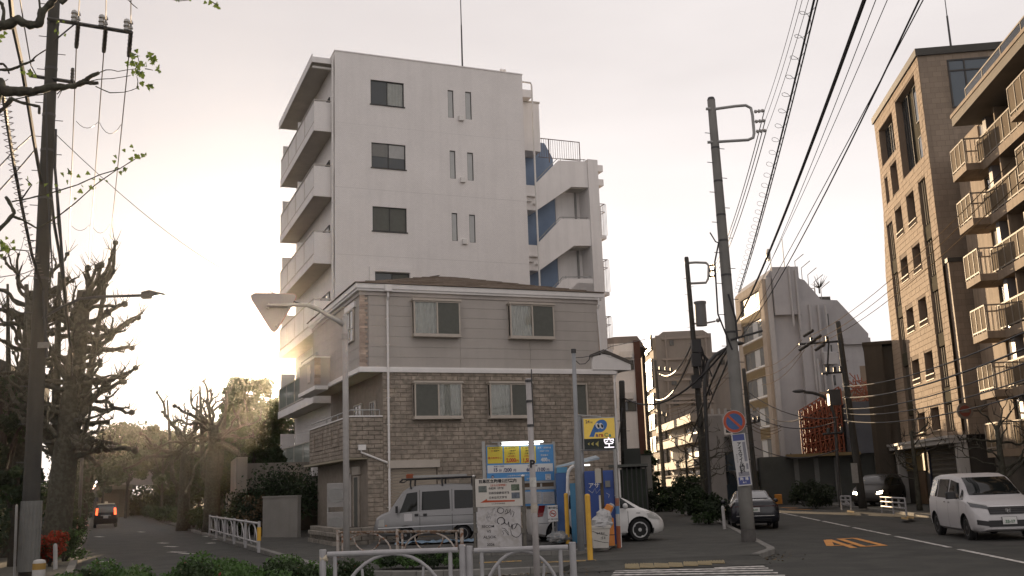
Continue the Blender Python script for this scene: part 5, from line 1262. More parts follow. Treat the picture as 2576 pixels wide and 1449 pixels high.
m = MB(); M = Matrix.Translation((-.035, 0, .735)) @ Matrix.Rotation(R(-90), 4, 'Z') @ Matrix.Rotation(R(90), 4, 'X'); m.text('33-01', .10, M, .003); m.build('plate_lettering', PLATEG, sal.root)
sal.patch('chrome_strip', CHROME, '-x', [(-.7, .50), (.7, .50), (.7, .525), (-.7, .525)], 10, 1, off=.02); sal.patch('diffuser', TRIMB, '-x', [(-.6, .32), (.6, .32), (.6, .42), (-.6, .42)], 10, 2, off=.012)
m = MB(); m.bbox(1.5, 1.62, -.03, .03, 1.43, 1.50, .01); m.build('aerial_fin', BLK, sal.root)
for sy in (1, -1): m = MB(); m.ball((3.05, sy * 1.04, 1.0), .12, 8, (.6, 1.0, .7)); m.build('mirror', BLK, sal.root, smooth=True)
# ---- white people carrier coming towards us at the right
def mpv_st(W=.85, H=1.71):
    return [(0, .45, .95, 1.3, .66, .58), (.06, .32, 1.02, 1.52, .80, .62), (.25, .26, 1.04, H - .06, .84, .64), (.9, .22, 1.05, H, W, .66), (2.0, .21, 1.04, H, W, .66), (2.6, .21, 1.03, H - .10, W, .65), (2.95, .21, 1.02, 1.45, W, .64), (3.35, .21, 1.0, 1.18, W, .68), (3.62, .21, .97, 1.08, W, .72), (3.9, .22, .88, 1.00, .83, .70), (4.08, .24, .74, .90, .79, .66), (4.20, .26, .62, .74, .70, .58), (4.265, .30, .50, .56, .60, .5)]
f1, f2 = G(2420, 1354), G(2372, 1340)
maz = 187.0
md_ = Vector((math.sin(R(maz)), math.cos(R(maz)), 0)); mn = Vector((md_.y, -md_.x, 0))
mo = G(2433, 1359) - md_ * 3.42 + (-mn if mn.x > 0 else mn) * (-.83)
mpv = Car('people_carrier', 'white people carrier coming down the main street below the balcony block', 'car', mpv_st(), (.68, 3.42), .32, paint('pearl_white', (.50, .49, .49), .0, .38), (mo.x, mo.y, 0), maz, ns=64, rim=mat('dark_rim', (.09, .09, .09), .4, .1, metal=.6))
mpv.patch('windscreen', CARGL, '+x', [(-.64, 1.14), (.64, 1.14), (.56, 1.59), (-.56, 1.59)], 14, 8, off=.012)
mpv.both('side_window', CARGL, [(2.1, 1.06), (3.05, 1.05), (2.72, 1.46), (2.12, 1.55)], nu=10, nv=5, off=.008); mpv.both('side_window', CARGL, [(1.05, 1.08), (2.03, 1.06), (2.03, 1.56), (1.06, 1.57)], nu=8, nv=5, off=.008); mpv.both('side_window', CARGL, [(.25, 1.12), (.97, 1.09), (.97, 1.56), (.36, 1.53)], nu=8, nv=5, off=.008)
mpv.both('side_window', CARGL, [(3.08, 1.04), (3.32, 1.03), (3.1, 1.24), (2.98, 1.30)], nu=3, nv=3, off=.008)
for sg in (1, -1):
    mpv.patch('headlamp', mat('headlamp_smoked', (.10, .105, .11), .35, .1, spec=.4), '+x', [(sg * .44, .79), (sg * .80, .86), (sg * .80, .97), (sg * .46, .885)], 8, 4, off=.014)
    mpv.patch('lamp_strip', LAMPC, '+x', [(sg * .47, .862), (sg * .78, .945), (sg * .78, .965), (sg * .48, .88)], 8, 1, off=.02)
    mpv.patch('fog_lamp', TRIMB, '+x', [(sg * .50, .38), (sg * .74, .42), (sg * .74, .54), (sg * .50, .50)], 5, 3, off=.012)
mpv.patch('grille', TRIMB, '+x', [(-.44, .66), (.44, .66), (.46, .84), (-.46, .84)], 12, 5, off=.014)
for z in (.70, .745, .79): mpv.patch('grille_bar', mat('grille_bar', (.06, .06, .062), .3, metal=.5), '+x', [(-.43, z), (.43, z), (.43, z + .014), (-.43, z + .014)], 12, 1, off=.026)
mpv.patch('chrome_strip', CHROME, '+x', [(-.46, .845), (.46, .845), (.46, .865), (-.46, .865)], 12, 1, off=.02)
mpv.patch('lower_grille', TRIMB, '+x', [(-.5, .36), (.5, .36), (.5, .52), (-.5, .52)], 12, 4, off=.012)
mpv.patch('number_plate', PLATE, '+x', [(-.17, .42), (.17, .42), (.17, .585), (-.17, .585)], 2, 2, off=.035)
mpv.patch('plate_edge', TRIMB, '+x', [(-.185, .41), (.185, .41), (.185, .595), (-.185, .595)], 2, 2, off=.025)
M = Matrix.Translation((4.325, 0, .485)) @ Matrix.Rotation(R(90), 4, 'Z') @ Matrix.Rotation(R(90), 4, 'X'); m = MB(); m.text('33-17', .10, M, .003); m.build('plate_lettering', PLATEG, mpv.root)
M = Matrix.Translation((4.27, 0, .76)) @ Matrix.Rotation(R(90), 4, 'Z') @ Matrix.Rotation(R(90), 4, 'X'); m = MB(); m.tube([M @ Vector(q) for q in ((-.05, -.045, 0), (-.065, .05, 0), (.065, .05, 0), (.05, -.045, 0), (-.05, -.045, 0))], .006); m.tube([M @ Vector(q) for q in ((-.03, .035, .004), (-.022, -.035, .004))], .008); m.tube([M @ Vector(q) for q in ((.03, .035, .004), (.022, -.035, .004))], .008); m.tube([M @ Vector(q) for q in ((-.026, 0, .004), (.026, 0, .004))], .007); m.build('badge', CHROME, mpv.root)
for x in (2.07, 1.01): mpv.both('door_seam', TRIMB, [(x, .3), (x + .013, .3), (x + .013, 1.04), (x, 1.04)], nu=1, nv=8, off=.004)
mpv.both('door_seam', TRIMB, [(3.06, .55), (3.073, .55), (3.073, 1.0), (3.06, 1.0)], nu=1, nv=6, off=.004)
for x in (2.15, 1.75): mpv.both('door_handle', CHROME, [(x, .94), (x + .16, .94), (x + .16, .965), (x, .965)], nu=2, nv=1, off=.02)
for sy in (1, -1): m = MB(); m.bbox(2.92, 3.06, sy * 1.0 - .12, sy * 1.0 + .12, 1.05, 1.24, .03); m.cyl((2.98, sy * .84, 1.06), (2.98, sy * .9, 1.1), .03); m.build('mirror', TRIMB, mpv.root)
for sg in (1, -1): mpv.patch('wiper', TRIMB, '+x', [(sg * .05, 1.145), (sg * .55, 1.155), (sg * .55, 1.17), (sg * .05, 1.16)], 6, 1, off=.025)
# ---- taxi far down the side street
a, c = G(243, 1328), G(287, 1327); kt = (c - a).length / 1.72; ctr = (a + c) / 2
tax = Car('taxi', 'black taxi with lit tail lamps driving away down the side street', 'car', mpv_st(.86, 1.74), (.68, 3.42), .32, BLK, (ctr.x, ctr.y, 0), -22.3, ns=40); tax.root.scale = (kt,) * 3
tax.patch('rear_window', mat('taxi_glass', (.10, .105, .10), .1, 0, spec=.7), '-x', [(-.60, 1.1), (.60, 1.1), (.54, 1.55), (-.54, 1.55)], 8, 5, off=.012)
for sg in (1, -1): tax.patch('tail_lamp', LAMPLIT, '-x', [(sg * .56, .92), (sg * .72, .92), (sg * .68, 1.42), (sg * .54, 1.42)], 3, 6, off=.014)
tax.patch('chrome_strip', CHROME, '-x', [(-.36, .86), (.36, .86), (.36, .9), (-.36, .9)], 4, 1, off=.02); tax.patch('number_plate', mat('plate_dim', (.3, .3, .29), .5), '-x', [(-.17, .68), (.17, .68), (.17, .84), (-.17, .84)], 2, 2, off=.02)
m = MB(); m.bbox(.3, .9, -.6, .6, 1.70, 1.76, .02); m.build('roof_panel', mat('roof_cream', (.6, .55, .42), .4), tax.root); m = MB(); m.bbox(1.2, 1.4, -.12, .12, 1.74, 1.9, .03); m.build('roof_sign', mat('roof_cream', (.6, .55, .42), .4), tax.root)
# ---- dark car with lit headlamps waiting in a side turning
q = G(2205, 1276); da = 215.0
dk = Car('city_car', 'dark car with its headlamps on, waiting beyond the white railing', 'car', hatch_st(), (.66, 3.08), .31, paint('brown_black_paint', (.02, .018, .015), 0, .45), (q.x + 1.6, q.y + 2.2, .05), da, ns=46)
dk.root.scale = (1.15,) * 3
dk.patch('windscreen', mat('screen_pale', (.06, .06, .06), .2, 0, spec=.3), '+x', [(-.60, 1.06), (.60, 1.06), (.52, 1.42), (-.52, 1.42)], 10, 6, off=.012); dk.both('side_window', CARGL, [(.75, 1.0), (2.9, .97), (2.5, 1.33), (.95, 1.38)], nu=8, nv=4, off=.008)
for sg in (1, -1): dk.patch('headlamp', HEADLIT, '+x', [(sg * .44, .58), (sg * .68, .62), (sg * .68, .74), (sg * .46, .70)], 4, 3, off=.014)
# ================================================================ poles and overhead lines
bm_ = MB(); bm_.cyl((0, 0, 0), (.19, 0, 0), .011, n=5); BOLTM = bm_.mesh('step_bolt', DSTEEL)
bm_ = MB(); bm_.lathe([(1.04, 0), (1.04, .06), (.98, .06), (.98, 0)], 14); BANDM = bm_.mesh('band', DSTEEL)
def step_bolts(o, lean, r0, r1, h, z0, z1, az=70):
    k = 0; z = z0
    while z < z1:
        f = z / h; r = r0 + (r1 - r0) * f; a = R(az) + (k % 2) * math.pi
        d = Vector((math.sin(a), math.cos(a), 0)); q = link('step_bolt', BOLTM, o, loc=Vector((lean[0] * f, lean[1] * f, z)) + d * r * .92); q.rotation_euler = (0, 0, math.atan2(d.y, d.x)); z += .45; k += 1
def utility_pole(label, base, h, r0, r1, m_=None, group='utility poles along the streets', lean=(0, 0), bolts=(2.2, None), sleeve=None):
    o = thing('utility_pole', label, 'utility pole', base, 0, group)
    m = MB(); n = 8
    m.tube([(lean[0] * i / n, lean[1] * i / n, h * i / n) for i in range(n + 1)], [r0 + (r1 - r0) * i / n for i in range(n + 1)], 14); sh = m.build('shaft', m_ or POLEC, o, smooth=True)
    m = MB(); m.cyl((lean[0], lean[1], h), (lean[0], lean[1], h + .08), r1 * 1.05, r1 * .8, 12); m.build('cap', DSTEEL, o)
    step_bolts(o, lean, r0, r1, h, bolts[0], bolts[1] or h - 1)
    for f in (.45, .58, .66, .72, .8, .88):
        r = r0 + (r1 - r0) * f; q = link('band', BANDM, o, loc=(lean[0] * f, lean[1] * f, h * f)); q.scale = (r, r, 1)
    if sleeve:
        m = MB(); m.tube([(0, 0, sleeve[0]), (0, 0, sleeve[1])], [r0 * 1.12, r0 * 1.10], 14, cap=False)
        for i in range(14):
            a = 2 * math.pi * i / 14; m.cyl((math.cos(a) * r0 * 1.12, math.sin(a) * r0 * 1.12, sleeve[0]), (math.cos(a) * r0 * 1.1, math.sin(a) * r0 * 1.1, sleeve[1]), .012, n=4)
        m.build('sleeve', sleeve[2], o)
    return o
INS = mat('porcelain', (.45, .44, .42), .25, .1, 4); INSD = mat('insulator_dark', (.05, .045, .04), .3, .1)
def insulator(m, p, d, L=.3, r=.06, n=3):
    p, d = Vector(p), Vector(d).normalized()
    m.cyl(p, p + d * L, r * .45, n=7)
    for i in range(n): c = p + d * L * (i + .5) / n; m.cyl(c - d * L * .1, c + d * L * .1, r, r * .8, 8)
# --- left pole beside the side street
LPB = Vector((-11.46, 24.18, PZ))
def L3(u, v, Y): return PY(u, v, Y)
top = PY(133, 0, 24.18).z + 1.2
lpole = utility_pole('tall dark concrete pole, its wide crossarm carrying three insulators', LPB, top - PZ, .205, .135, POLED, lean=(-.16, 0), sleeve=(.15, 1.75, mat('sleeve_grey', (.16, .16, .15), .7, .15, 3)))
lp_loc = lambda p: Vector(p) - LPB
a, c = PY(120, 47, 24.0), PY(331, 82, 24.0)
m = MB(); d = (c - a).normalized(); m.tube([lp_loc(a), lp_loc(c)], .055, 4); m.tube([lp_loc(PY(128, 110, 24.1)), lp_loc(PY(186, 62, 24.0))], .025, 4); m.build('crossarm', DSTEEL, lpole)
iw = []
for u, v in ((186, 57), (255, 68), (318, 79)):
    p0 = lp_loc(PY(u, v, 24.0)); m = MB(); insulator(m, p0, (0, 0, 1), .34, .085, 3); m.build('insulator', INS, lpole)
    p1 = lp_loc(PY(u + 11, v + 2, 24.0)); m = MB(); insulator(m, p1 + Vector((0, 0, .05)), (0, 0, 1), .28, .055, 2); m.build('bushing', INS, lpole)
    e = lp_loc(PY(u + 6, v + 62, 24.6)); m = MB(); insulator(m, p1, e - p1, (e - p1).length, .06, 6); m.build('strain_insulator', INSD, lpole); iw.append(e + LPB)
a, c = PY(75, 190, 24.1), PY(186, 207, 24.1); m = MB(); m.tube([lp_loc(a), lp_loc(c)], .05, 4); m.build('crossarm', DSTEEL, lpole)
m = MB(); insulator(m, lp_loc(c) + Vector((-.05, 0, .03)), (0, 0, 1), .36, .05, 4); m.build('insulator', INSD, lpole)
x, z = PY(107, 867, 23.9).x, PY(107, 867, 23.9).z; q = lp_loc(Vector((x, 23.96, z)))
m = MB(); m.box(q.x - .14, q.x + .14, q.y - .02, q.y, q.z - .07, q.z + .07); m.build('number_plate', mat('pole_plate', (.20, .19, .17), .6, .2, 8), lpole)
m = MB(); m.tube([lp_loc(PY(140, 325, 24)), lp_loc(PY(138, 420, 24.1)), lp_loc(PY(150, 560, 24.2)), lp_loc(PY(160, 700, 24.4))], .035, 6); m.tube([lp_loc(PY(115, 215, 23.9)), lp_loc(PY(120, 480, 23.95)), lp_loc(PY(133, 700, 24.0))], .02, 5); m.build('riser_cable', CABLE, lpole)
# street lamp on its arm
o = thing('street_lamp', 'lit street lamp on a long arm fixed to the dark pole', 'street lamp', LPB + Vector((0, 0, 6)), 0)
lo = lambda p: Vector(p) - (LPB + Vector((0, 0, 6)))
m = MB(); m.tube([lo(PY(100, 805, 24.1)), lo(PY(150, 775, 24.0)), lo(PY(200, 752, 24.0)), lo(PY(260, 746, 24.0)), lo(PY(362, 743, 24.0))], .035, 8); m.build('arm', DSTEEL, o)
hp = lo(PY(385, 742, 24.0)); m = MB(); m.add([hp + Vector(q) for q in ((-.26, -.09, .07), (-.26, .09, .07), (-.26, .09, -.08), (-.26, -.09, -.08), (-.05, -.14, .10), (-.05, .14, .10), (-.05, .14, -.06), (-.05, -.14, -.06), (.28, -.06, .02), (.28, .06, .02), (.28, .06, -.03), (.28, -.06, -.03))],
       [(0, 1, 2, 3), (0, 4, 5, 1), (1, 5, 6, 2), (2, 6, 7, 3), (3, 7, 4, 0), (4, 8, 9, 5), (5, 9, 10, 6), (6, 10, 11, 7), (7, 11, 8, 4), (8, 11, 10, 9)]); m.build('lamp_head', DSTEEL, o)
m = MB(); m.ball(hp + Vector((.16, 0, -.075)), .14, 10, (1.3, .9, .55)); m.build('lamp_glass', mat('lamp_lit', (.9, .88, .82), .3, 0, emit=(1, .93, .8), estr=5), o)
o = thing('street_lamp', 'small unlit street lamp further down the side street, low between the trees', 'street lamp', PY(200, 1290, 60), 0)
b0 = Vector(o.location); lo2 = lambda p: Vector(p) - b0
m = MB(); m.cyl((0, 0, 0), (0, 0, PY(206, 1078, 60).z + .5), .09, n=7); m.tube([lo2(PY(205, 1080, 60)), lo2(PY(230, 1077, 60)), lo2(PY(275, 1073, 60))], .05, 6); m.build('arm', DSTEEL, o)
m = MB(); m.ball(lo2(PY(283, 1072, 60)), .3, 8, (1, .5, .35)); m.build('lamp_head', DSTEEL, o)
o.location = (b0.x, b0.y, .05)
# wires of the left pole
def wire(label, pts, r=.012, m_=None, group='overhead cables', name='overhead_cable', n=5):
    b = MB(); b.tube(pts, r, n); o = b.build(name, m_ or CABLE); return tag(o, label, 'cable', group)
WIREL = mat('wire_bare', (.10, .085, .075), .35, .1, metal=.3)
far = FLS.w(-1.5, 66, 0)
for (p, (u, v), nm) in zip(iw, ((172, 655), (225, 640), (271, 672)), ('left', 'middle', 'right')):
    d = PY(u, v, 40); e = p.lerp(d, 1.9)
    wire('bare wire dropping from the %s insulator of the wide crossarm into the treetop' % {'left': 'innermost', 'middle': 'middle', 'right': 'outermost'}[nm], sagline(p, d, .0, 6) + [e], .016, WIREL, 'high wires of the left pole')
    # on towards us, overhead
for (u, v, u2), nm in zip(((197, 58, 208), (266, 68, 270), (329, 79, 331)), ('left', 'middle', 'right')):
    a = PY(u, v - 12, 24.0); d = PY(u2, -120, 20.0); wire('short wire rising from the %s insulator of the wide crossarm' % {'left': 'innermost', 'middle': 'middle', 'right': 'outermost'}[nm], sagline(a, d, .05, 5), .014, WIREL, 'high wires of the left pole')
for u0, u1, v in ((192, 305, 305), (180, 277, 568)):
    a, d = PY(u0, v, 29 if v < 400 else 36), PY(u1, v + (8 if v < 400 else -4), 29 if v < 400 else 36); mid_ = (a + d) / 2 + Vector((0, 0, .05))
    wire('thin slack jumper looped between the three bare wires, %s one' % ('upper' if v < 400 else 'lower'), sagline(a, mid_, .22, 6) + sagline(mid_, d, .35, 6)[1:], .009, WIREL, 'jumpers between the bare wires')
def along(px, Ys): return [PY(u, v, Y) for (u, v), Y in zip(px, Ys)]
wire('thick black cable running from behind the knobbly limbs down to the dark pole', along([(22, -40), (32, 60), (52, 150), (72, 270), (88, 370), (104, 460)], (15, 16.5, 18, 20, 22, 24)), .042)
wire('bundled cable wrapped in a spiral running down beside the dark pole', along([(2, 200), (18, 310), (36, 420), (55, 520), (80, 640), (108, 730), (118, 900)], (16, 18, 20, 21.5, 23, 24, 24)), .035)
b = MB(); pts = along([(2, 200), (18, 310), (36, 420), (55, 520), (80, 640), (100, 700)], (16, 18, 20, 21.5, 23, 24)); sp = []
for i in range(len(pts) - 1):
    for k in range(28):
        t = k / 28; c = pts[i].lerp(pts[i + 1], t); a = 2 * math.pi * (t * 7); sp.append(c + Vector((math.cos(a) * .12, math.sin(a) * .12, math.sin(a) * .05)))
b.tube(sp, .008, 4); tag(b.build('cable_spiral', WIREL), 'loose wire spiral wound round the bundled cable at the dark pole', 'cable')
wire('thin cable slanting down to the small crossarm of the dark pole', along([(46, -30), (60, 60), (78, 165), (92, 190)], (18, 20, 23, 24)), .014)
wire('service wire rising to the dark pole, upper one of two', along([(-30, 450), (30, 385), (82, 338)], (20, 22, 24)), .016)
wire('service wire rising to the dark pole, lower one of two', along([(-30, 510), (30, 445), (92, 372)], (20, 22, 24)), .018)
wire('thin level wire to the dark pole above the house roof', along([(-30, 702), (60, 688), (100, 672)], (22, 23, 24)), .010)
wire('long thin drop wire slanting from the dark pole across the sky to the triangular sign', sagline(PY(143, 340, 24.2), PY(672, 725, 47), .6, 16), .010)
wire('thicker sun glinting cable bundle between the dark pole and the plane tree', along([(128, 480), (136, 560), (150, 640), (158, 700), (166, 780), (180, 900), (190, 1050)], (24.3, 24.6, 25, 25.5, 27, 31, 40)), .04)
wire('thinner cable beside the sun glinting bundle at the plane tree', along([(140, 440), (146, 560), (160, 670), (172, 800), (186, 980)], (24.3, 24.8, 25.5, 28, 34)), .022, WIREL)
wire('faint wire over the trees from the plane tree towards the sunset', sagline(PY(215, 930, 60), PY(520, 1110, 90), 1.0, 8), .014)

# --- main pole at the junction
RPB = Vector((6.18, 28.26, PZ)); rh = PY(1789, 252, 28.26).z - PZ
tp = PY(1789, 252, 28.26); rpole = utility_pole('tall grey concrete pole at the kerb that carries the no parking disc', RPB, rh, .195, .115, POLEC, lean=(tp.x - RPB.x, 0))
rl = lambda p: Vector(p) - RPB
m = MB(); r_ = [rl(PY(u, v, 28.2)) for u, v in ((1776, 274), (1800, 274), (1850, 267), (1876, 265), (1889, 272), (1893, 290), (1897, 335), (1895, 346), (1882, 352), (1800, 357), (1780, 358))]; m.tube(r_, .045, 8); m.build('bracket', STEEL, rpole)
hv = []
for u, v in ((1897, 281), (1899, 306), (1902, 331)):
    a = rl(PY(u, v, 28.2)); d = rl(PY(u + 26, v - 3, 28.2)); m = MB(); insulator(m, a, d - a, (d - a).length, .06, 3); m.build('insulator', INS, rpole); hv.append(d + RPB)
m = MB(); z0 = rl(PY(1860, 1372, 28.2)).z; m.tube([(0, 0, .0), (0, 0, .34)], [.202, .20], 16, cap=False); m.build('base_band', mat('pole_base_dark', (.09, .085, .08), .9, .2, 4), rpole)
m = MB(); m.tube([rl(PY(1832, 740, 28.0)), rl(PY(1850, 800, 28.0)), rl(PY(1855, 850, 28.0))], .03, 6); m.tube([rl(PY(1808, 610, 28.0)), rl(PY(1798, 660, 28.1)), rl(PY(1806, 790, 28.1)), rl(PY(1842, 880, 28.1))], .025, 6); m.tube([rl(PY(1786, 585, 28.1)), rl(PY(1800, 608, 28.1)), rl(PY(1810, 612, 28.1))], .02, 5); m.build('riser_cable', CABLE, rpole)
m = MB(); a = rl(PY(1838, 855, 28.1)); m.tube([a, rl(PY(1880, 843, 28.1)), rl(PY(1918, 832, 28.1))], .035, 6); m.build('cable_arm', DSTEEL, rpole)
# no parking disc
SR, SB = mat('sign_red', (.40, .07, .03), .5, .1, 4), mat('sign_blue', (.045, .10, .24), .5, .1, 4)
c = PY(1847, 1060.5, 27.95); rad = 27.5 * pxm(28.5)
o = thing('no_parking_sign', 'round no parking sign, blue with a red ring and slash, on the concrete pole', 'road sign', c, R(-4))
M0 = Matrix.Rotation(R(90), 4, 'X')
m = MB(); m.lathe([(rad, -.012), (rad, .012)], 36, M0); m.build('plate', mat('sign_rim', (.5, .48, .47), .5), o)
m = MB(); m.lathe([(rad * .965, .0125), (rad * .965, .015)], 36, M0); m.build('red_disc', SR, o)
m = MB(); m.lathe([(rad * .72, .0155), (rad * .72, .018)], 36, M0); m.build('blue_disc', SB, o)
m = MB(); Ms = M0 @ Matrix.Rotation(R(-45), 4, 'Z'); m.box(-rad * .75, rad * .75, -rad * .105, rad * .105, .0185, .0205, Ms); m.build('slash', SR, o)
m = MB(); m.box(-.03, .03, .0, .2, -.02, .02); m.box(-.24, .24, .05, .08, -.02, .02); m.build('clamp', STEEL, o)
# address and dentist plates below it
c = PY(1865.5, 1156, 28.0); k = pxm(28.4); o = thing('dentist_plate', 'narrow white dentist plate with blue ends strapped to the concrete pole', 'sign', c, R(-5))
lean_ = R(-3.6)
Mt = Matrix.Rotation(lean_, 4, 'Y') @ M0
def pl(m, u0, v0, u1, v1, z): m.box(u0 * k, u1 * k, -v1 * k, -v0 * k, z, z + .002, Mt)
m = MB(); m.box(-17 * k, 17 * k, -63 * k, 63 * k, -.01, .0, Mt); m.build('plate', mat('plate_white', (.50, .495, .49), .5, .05, 6), o)
for q in ((-14, -61, 14, -46), (-14, 42, 14, 60)): m = MB(); pl(m, *q, .0005); m.build('blue_panel', mat('plate_blue', (.07, .09, .25), .5, .05), o)
m = MB(); pl(m, 7, -42, 14, 5, .0005); pl(m, 9, 10, 14, 24, .0005); pl(m, -12, 30, 14, 40, .0005); m.build('grey_panel', mat('plate_grey', (.22, .22, .25), .5, .1), o)
m = MB()
for i, ch in enumerate('アイスマイル歯科'): m.text(ch, 10.5 * k * (1.25 if i > 5 else 1.0), Mt @ Matrix.Translation((-1 * k, (37 - i * 9.4) * k, .003)), .004)
m.build('lettering', mat('print_dark', (.02, .02, .025), .6, 0), o)
m = MB()
for i, ch in enumerate('駒場'): m.text(ch, 8 * k, Mt @ Matrix.Translation(((-6 + 12 * i) * k, -47 * k, .004)), .002)
m.text('4-1', 7 * k, Mt @ Matrix.Translation((0, -55 * k, .004)), .002); m.build('lettering', mat('print_white', (.62, .62, .62), .6, 0), o)
m = MB()
for i in range(5): m.text('クリニック'[i], 4 * k, Mt @ Matrix.Translation((-10 * k, (12 - i * 4.4) * k, .003)), .001)
m.build('lettering', MATS['print_dark'], o)

# --- poles beyond
P2 = G(1782, 1291, PZ); h2 = PY(1727, 650, P2.y).z - PZ; t2 = PY(1727, 650, P2.y)
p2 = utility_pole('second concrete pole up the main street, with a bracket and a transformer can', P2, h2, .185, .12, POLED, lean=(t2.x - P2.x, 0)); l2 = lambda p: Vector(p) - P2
m = MB(); m.tube([l2(PY(u, v, P2.y)) for u, v in ((1722, 662), (1750, 660), (1776, 661), (1783, 668), (1782, 700), (1776, 711), (1735, 713))], .07, 7); m.build('bracket', STEEL, p2)
hv2 = []
for u, v in ((1785, 668), (1784, 682), (1784, 696)):
    a = l2(PY(u, v, P2.y)); d = l2(PY(u + 14, v - 2, P2.y)); m = MB(); insulator(m, a, d - a, (d - a).length, .12, 3); m.build('insulator', INSD, p2); hv2.append(d + P2)
c = l2(PY(1763, 790, P2.y - .2)); m = MB(); m.cyl(c - Vector((0, 0, .65)), c + Vector((0, 0, .55)), .30, n=14); m.cyl(c + Vector((0, 0, .55)), c + Vector((0, 0, .68)), .33, n=14); m.build('transformer', mat('transformer_grey', (.16, .16, .16), .6, .1), p2)
m = MB(); m.tube([l2(PY(1738, 815, P2.y)), l2(PY(1775, 813, P2.y)), l2(PY(1800, 808, P2.y))], .05, 5); a = l2(PY(1806, 806, P2.y)); m.ball(a, .12); m.build('crossarm', STEEL, p2)
m = MB(); 
rgp = random.Random(5)
for i in range(9):
    a = l2(PY(1752 + rgp.uniform(-8, 14), 890 + rgp.uniform(-20, 40), P2.y - .2)); m.tube([a, a + Vector((rgp.uniform(-.2, .5), 0, -.5)), a + Vector((rgp.uniform(-.1, .5), 0, -1.0 - rgp.random()))], .04, 4)
for v in (870, 905, 960): a = l2(PY(1752, v, P2.y - .25)); m.box(a.x - .25, a.x + .25, a.y - .1, a.y + .2, a.z - .35, a.z + .35)
m.build('cable_boxes', CABLE, p2)
def far_pole(label, ub, vb, ut, vt, Y=None, r0=.2, r1=.13, arms=()):
    b = G(ub, vb, PZ) if Y is None else PY(ub, vb, Y); b.z = PZ; t = PY(ut, vt, b.y)
    o = utility_pole(label, b, t.z - PZ, r0, r1, POLED, lean=(t.x - b.x, 0)); f = lambda p: Vector(p) - b
    for i, (u0, v0, u1, v1) in enumerate(arms):
        m = MB(); m.tube([f(PY(u0, v0, b.y)), f(PY(u1, v1, b.y))], .06, 5)
        for s in (.3, .65, .97): q = f(PY(u0 + (u1 - u0) * s, v0 + (v1 - v0) * s, b.y)); m.cyl(q, q + Vector((0, 0, .3)), .09, n=6)
        m.build('crossarm', DSTEEL, o)
    return o, b
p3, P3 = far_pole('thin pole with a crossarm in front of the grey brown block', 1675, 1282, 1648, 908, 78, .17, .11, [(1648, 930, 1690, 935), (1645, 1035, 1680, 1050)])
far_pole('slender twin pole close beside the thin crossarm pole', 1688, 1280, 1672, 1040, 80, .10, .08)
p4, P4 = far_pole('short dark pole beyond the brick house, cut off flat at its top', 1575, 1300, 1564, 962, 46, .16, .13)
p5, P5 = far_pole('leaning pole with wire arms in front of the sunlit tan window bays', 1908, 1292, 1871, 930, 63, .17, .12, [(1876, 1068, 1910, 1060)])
p6, P6 = far_pole('pole with a wide crossarm of insulators before the scaffolding', 2172, 1288, 2108, 812, 53, .21, .13, [(2010, 866, 2120, 858), (2068, 940, 2118, 936), (2070, 1092, 2120, 1088)])
l6 = lambda p: Vector(p) - P6
for u, v in ((2023, 845), (2043, 858), (2052, 880), (2030, 868), (2012, 880)): m = MB(); a = l6(PY(u, v, P6.y)); d = l6(PY(u + 22, v - 14, P6.y - 1)); insulator(m, a, d - a, (d - a).length, .10, 4); m.build('strain_insulator', INSD, p6)
m = MB(); m.cyl(l6(PY(2085, 860, P6.y)), l6(PY(2080, 945, P6.y)), .05, n=5); a = l6(PY(2098, 1000, P6.y - .2)); m.box(a.x - .3, a.x + .3, a.y - .2, a.y + .2, a.z - .4, a.z + .4); m.build('switch_box', DSTEEL, p6)
a = l6(PY(2150, 1190, P6.y - .3)); m = MB(); m.box(a.x - .16, a.x + .16, a.y - .05, a.y, a.z - .5, a.z + .5); m.build('poster_plate', mat('poster_pale', (.30, .29, .27), .7, .15, 6), p6)
# curved lamps
def curved_lamp(label, pts, Y, r, head):
    b = PY(*pts[-1], Y); b.z = PZ; o = thing('street_lamp', label, 'street lamp', b); f = lambda p: Vector(p) - b
    P = [f(PY(u, v, Y)) for u, v in pts]; P[-1].z = 0
    m = MB(); m.tube(P, r, 8); m.build('post', DSTEEL, o)
    m = MB(); m.ball(f(PY(*head, Y)), .38, 10, (1.0, .5, .28)); m.build('lamp_head', DSTEEL, o)
curved_lamp('curved street lamp bending over in front of the scaffolding', [(2022, 986), (2045, 988), (2070, 996), (2090, 1015), (2100, 1050), (2106, 1150), (2114, 1272)], 56, .09, (2010, 984))
curved_lamp('dark curved lamp post arching up behind the concrete pole', [(1846, 868), (1822, 880), (1800, 893), (1783, 912), (1775, 940), (1773, 980), (1778, 1100), (1790, 1300)], 46, .09, (1852, 864))
# overhead lines of the main street
def over(label, a, uv, dz=.15, r=.02, back=24, sag=.25, m_=None):
    a = Vector(a); rr = ray(*uv); z = a.z + dz; t = (z - EYE) / rr.z; q = EYEP + rr * t
    d = (q - a); e = q + Vector((d.x, d.y, 0)).normalized() * back
    pts = sagline(a, q, sag, 12) + [e]; return wire(label, pts, r, m_)
for d, uv, nm in zip(hv, ((2006, 0), (2018, 0), (2034, 0)), ('upper', 'middle', 'lower')): over('high voltage wire overhead to the %s insulator of the grey pole' % nm, d, uv, .1, .007, sag=.1)
for d, e, nm in zip(hv, hv2, ('upper', 'middle', 'lower')): wire('high voltage wire from the %s insulator of the grey pole to the second pole' % nm, sagline(d, e, .45, 14), .015)
b1 = PY(1858, 735, 28.3); bun = over('black cable bundle wound with a loose spiral, overhead towards the grey pole', b1, (2048, 0), .1, .014, sag=.15)
rr = ray(2048, 0); q = EYEP + rr * ((b1.z + .1 - EYE) / rr.z); sp = []
line = sagline(b1, q, .15, 12)
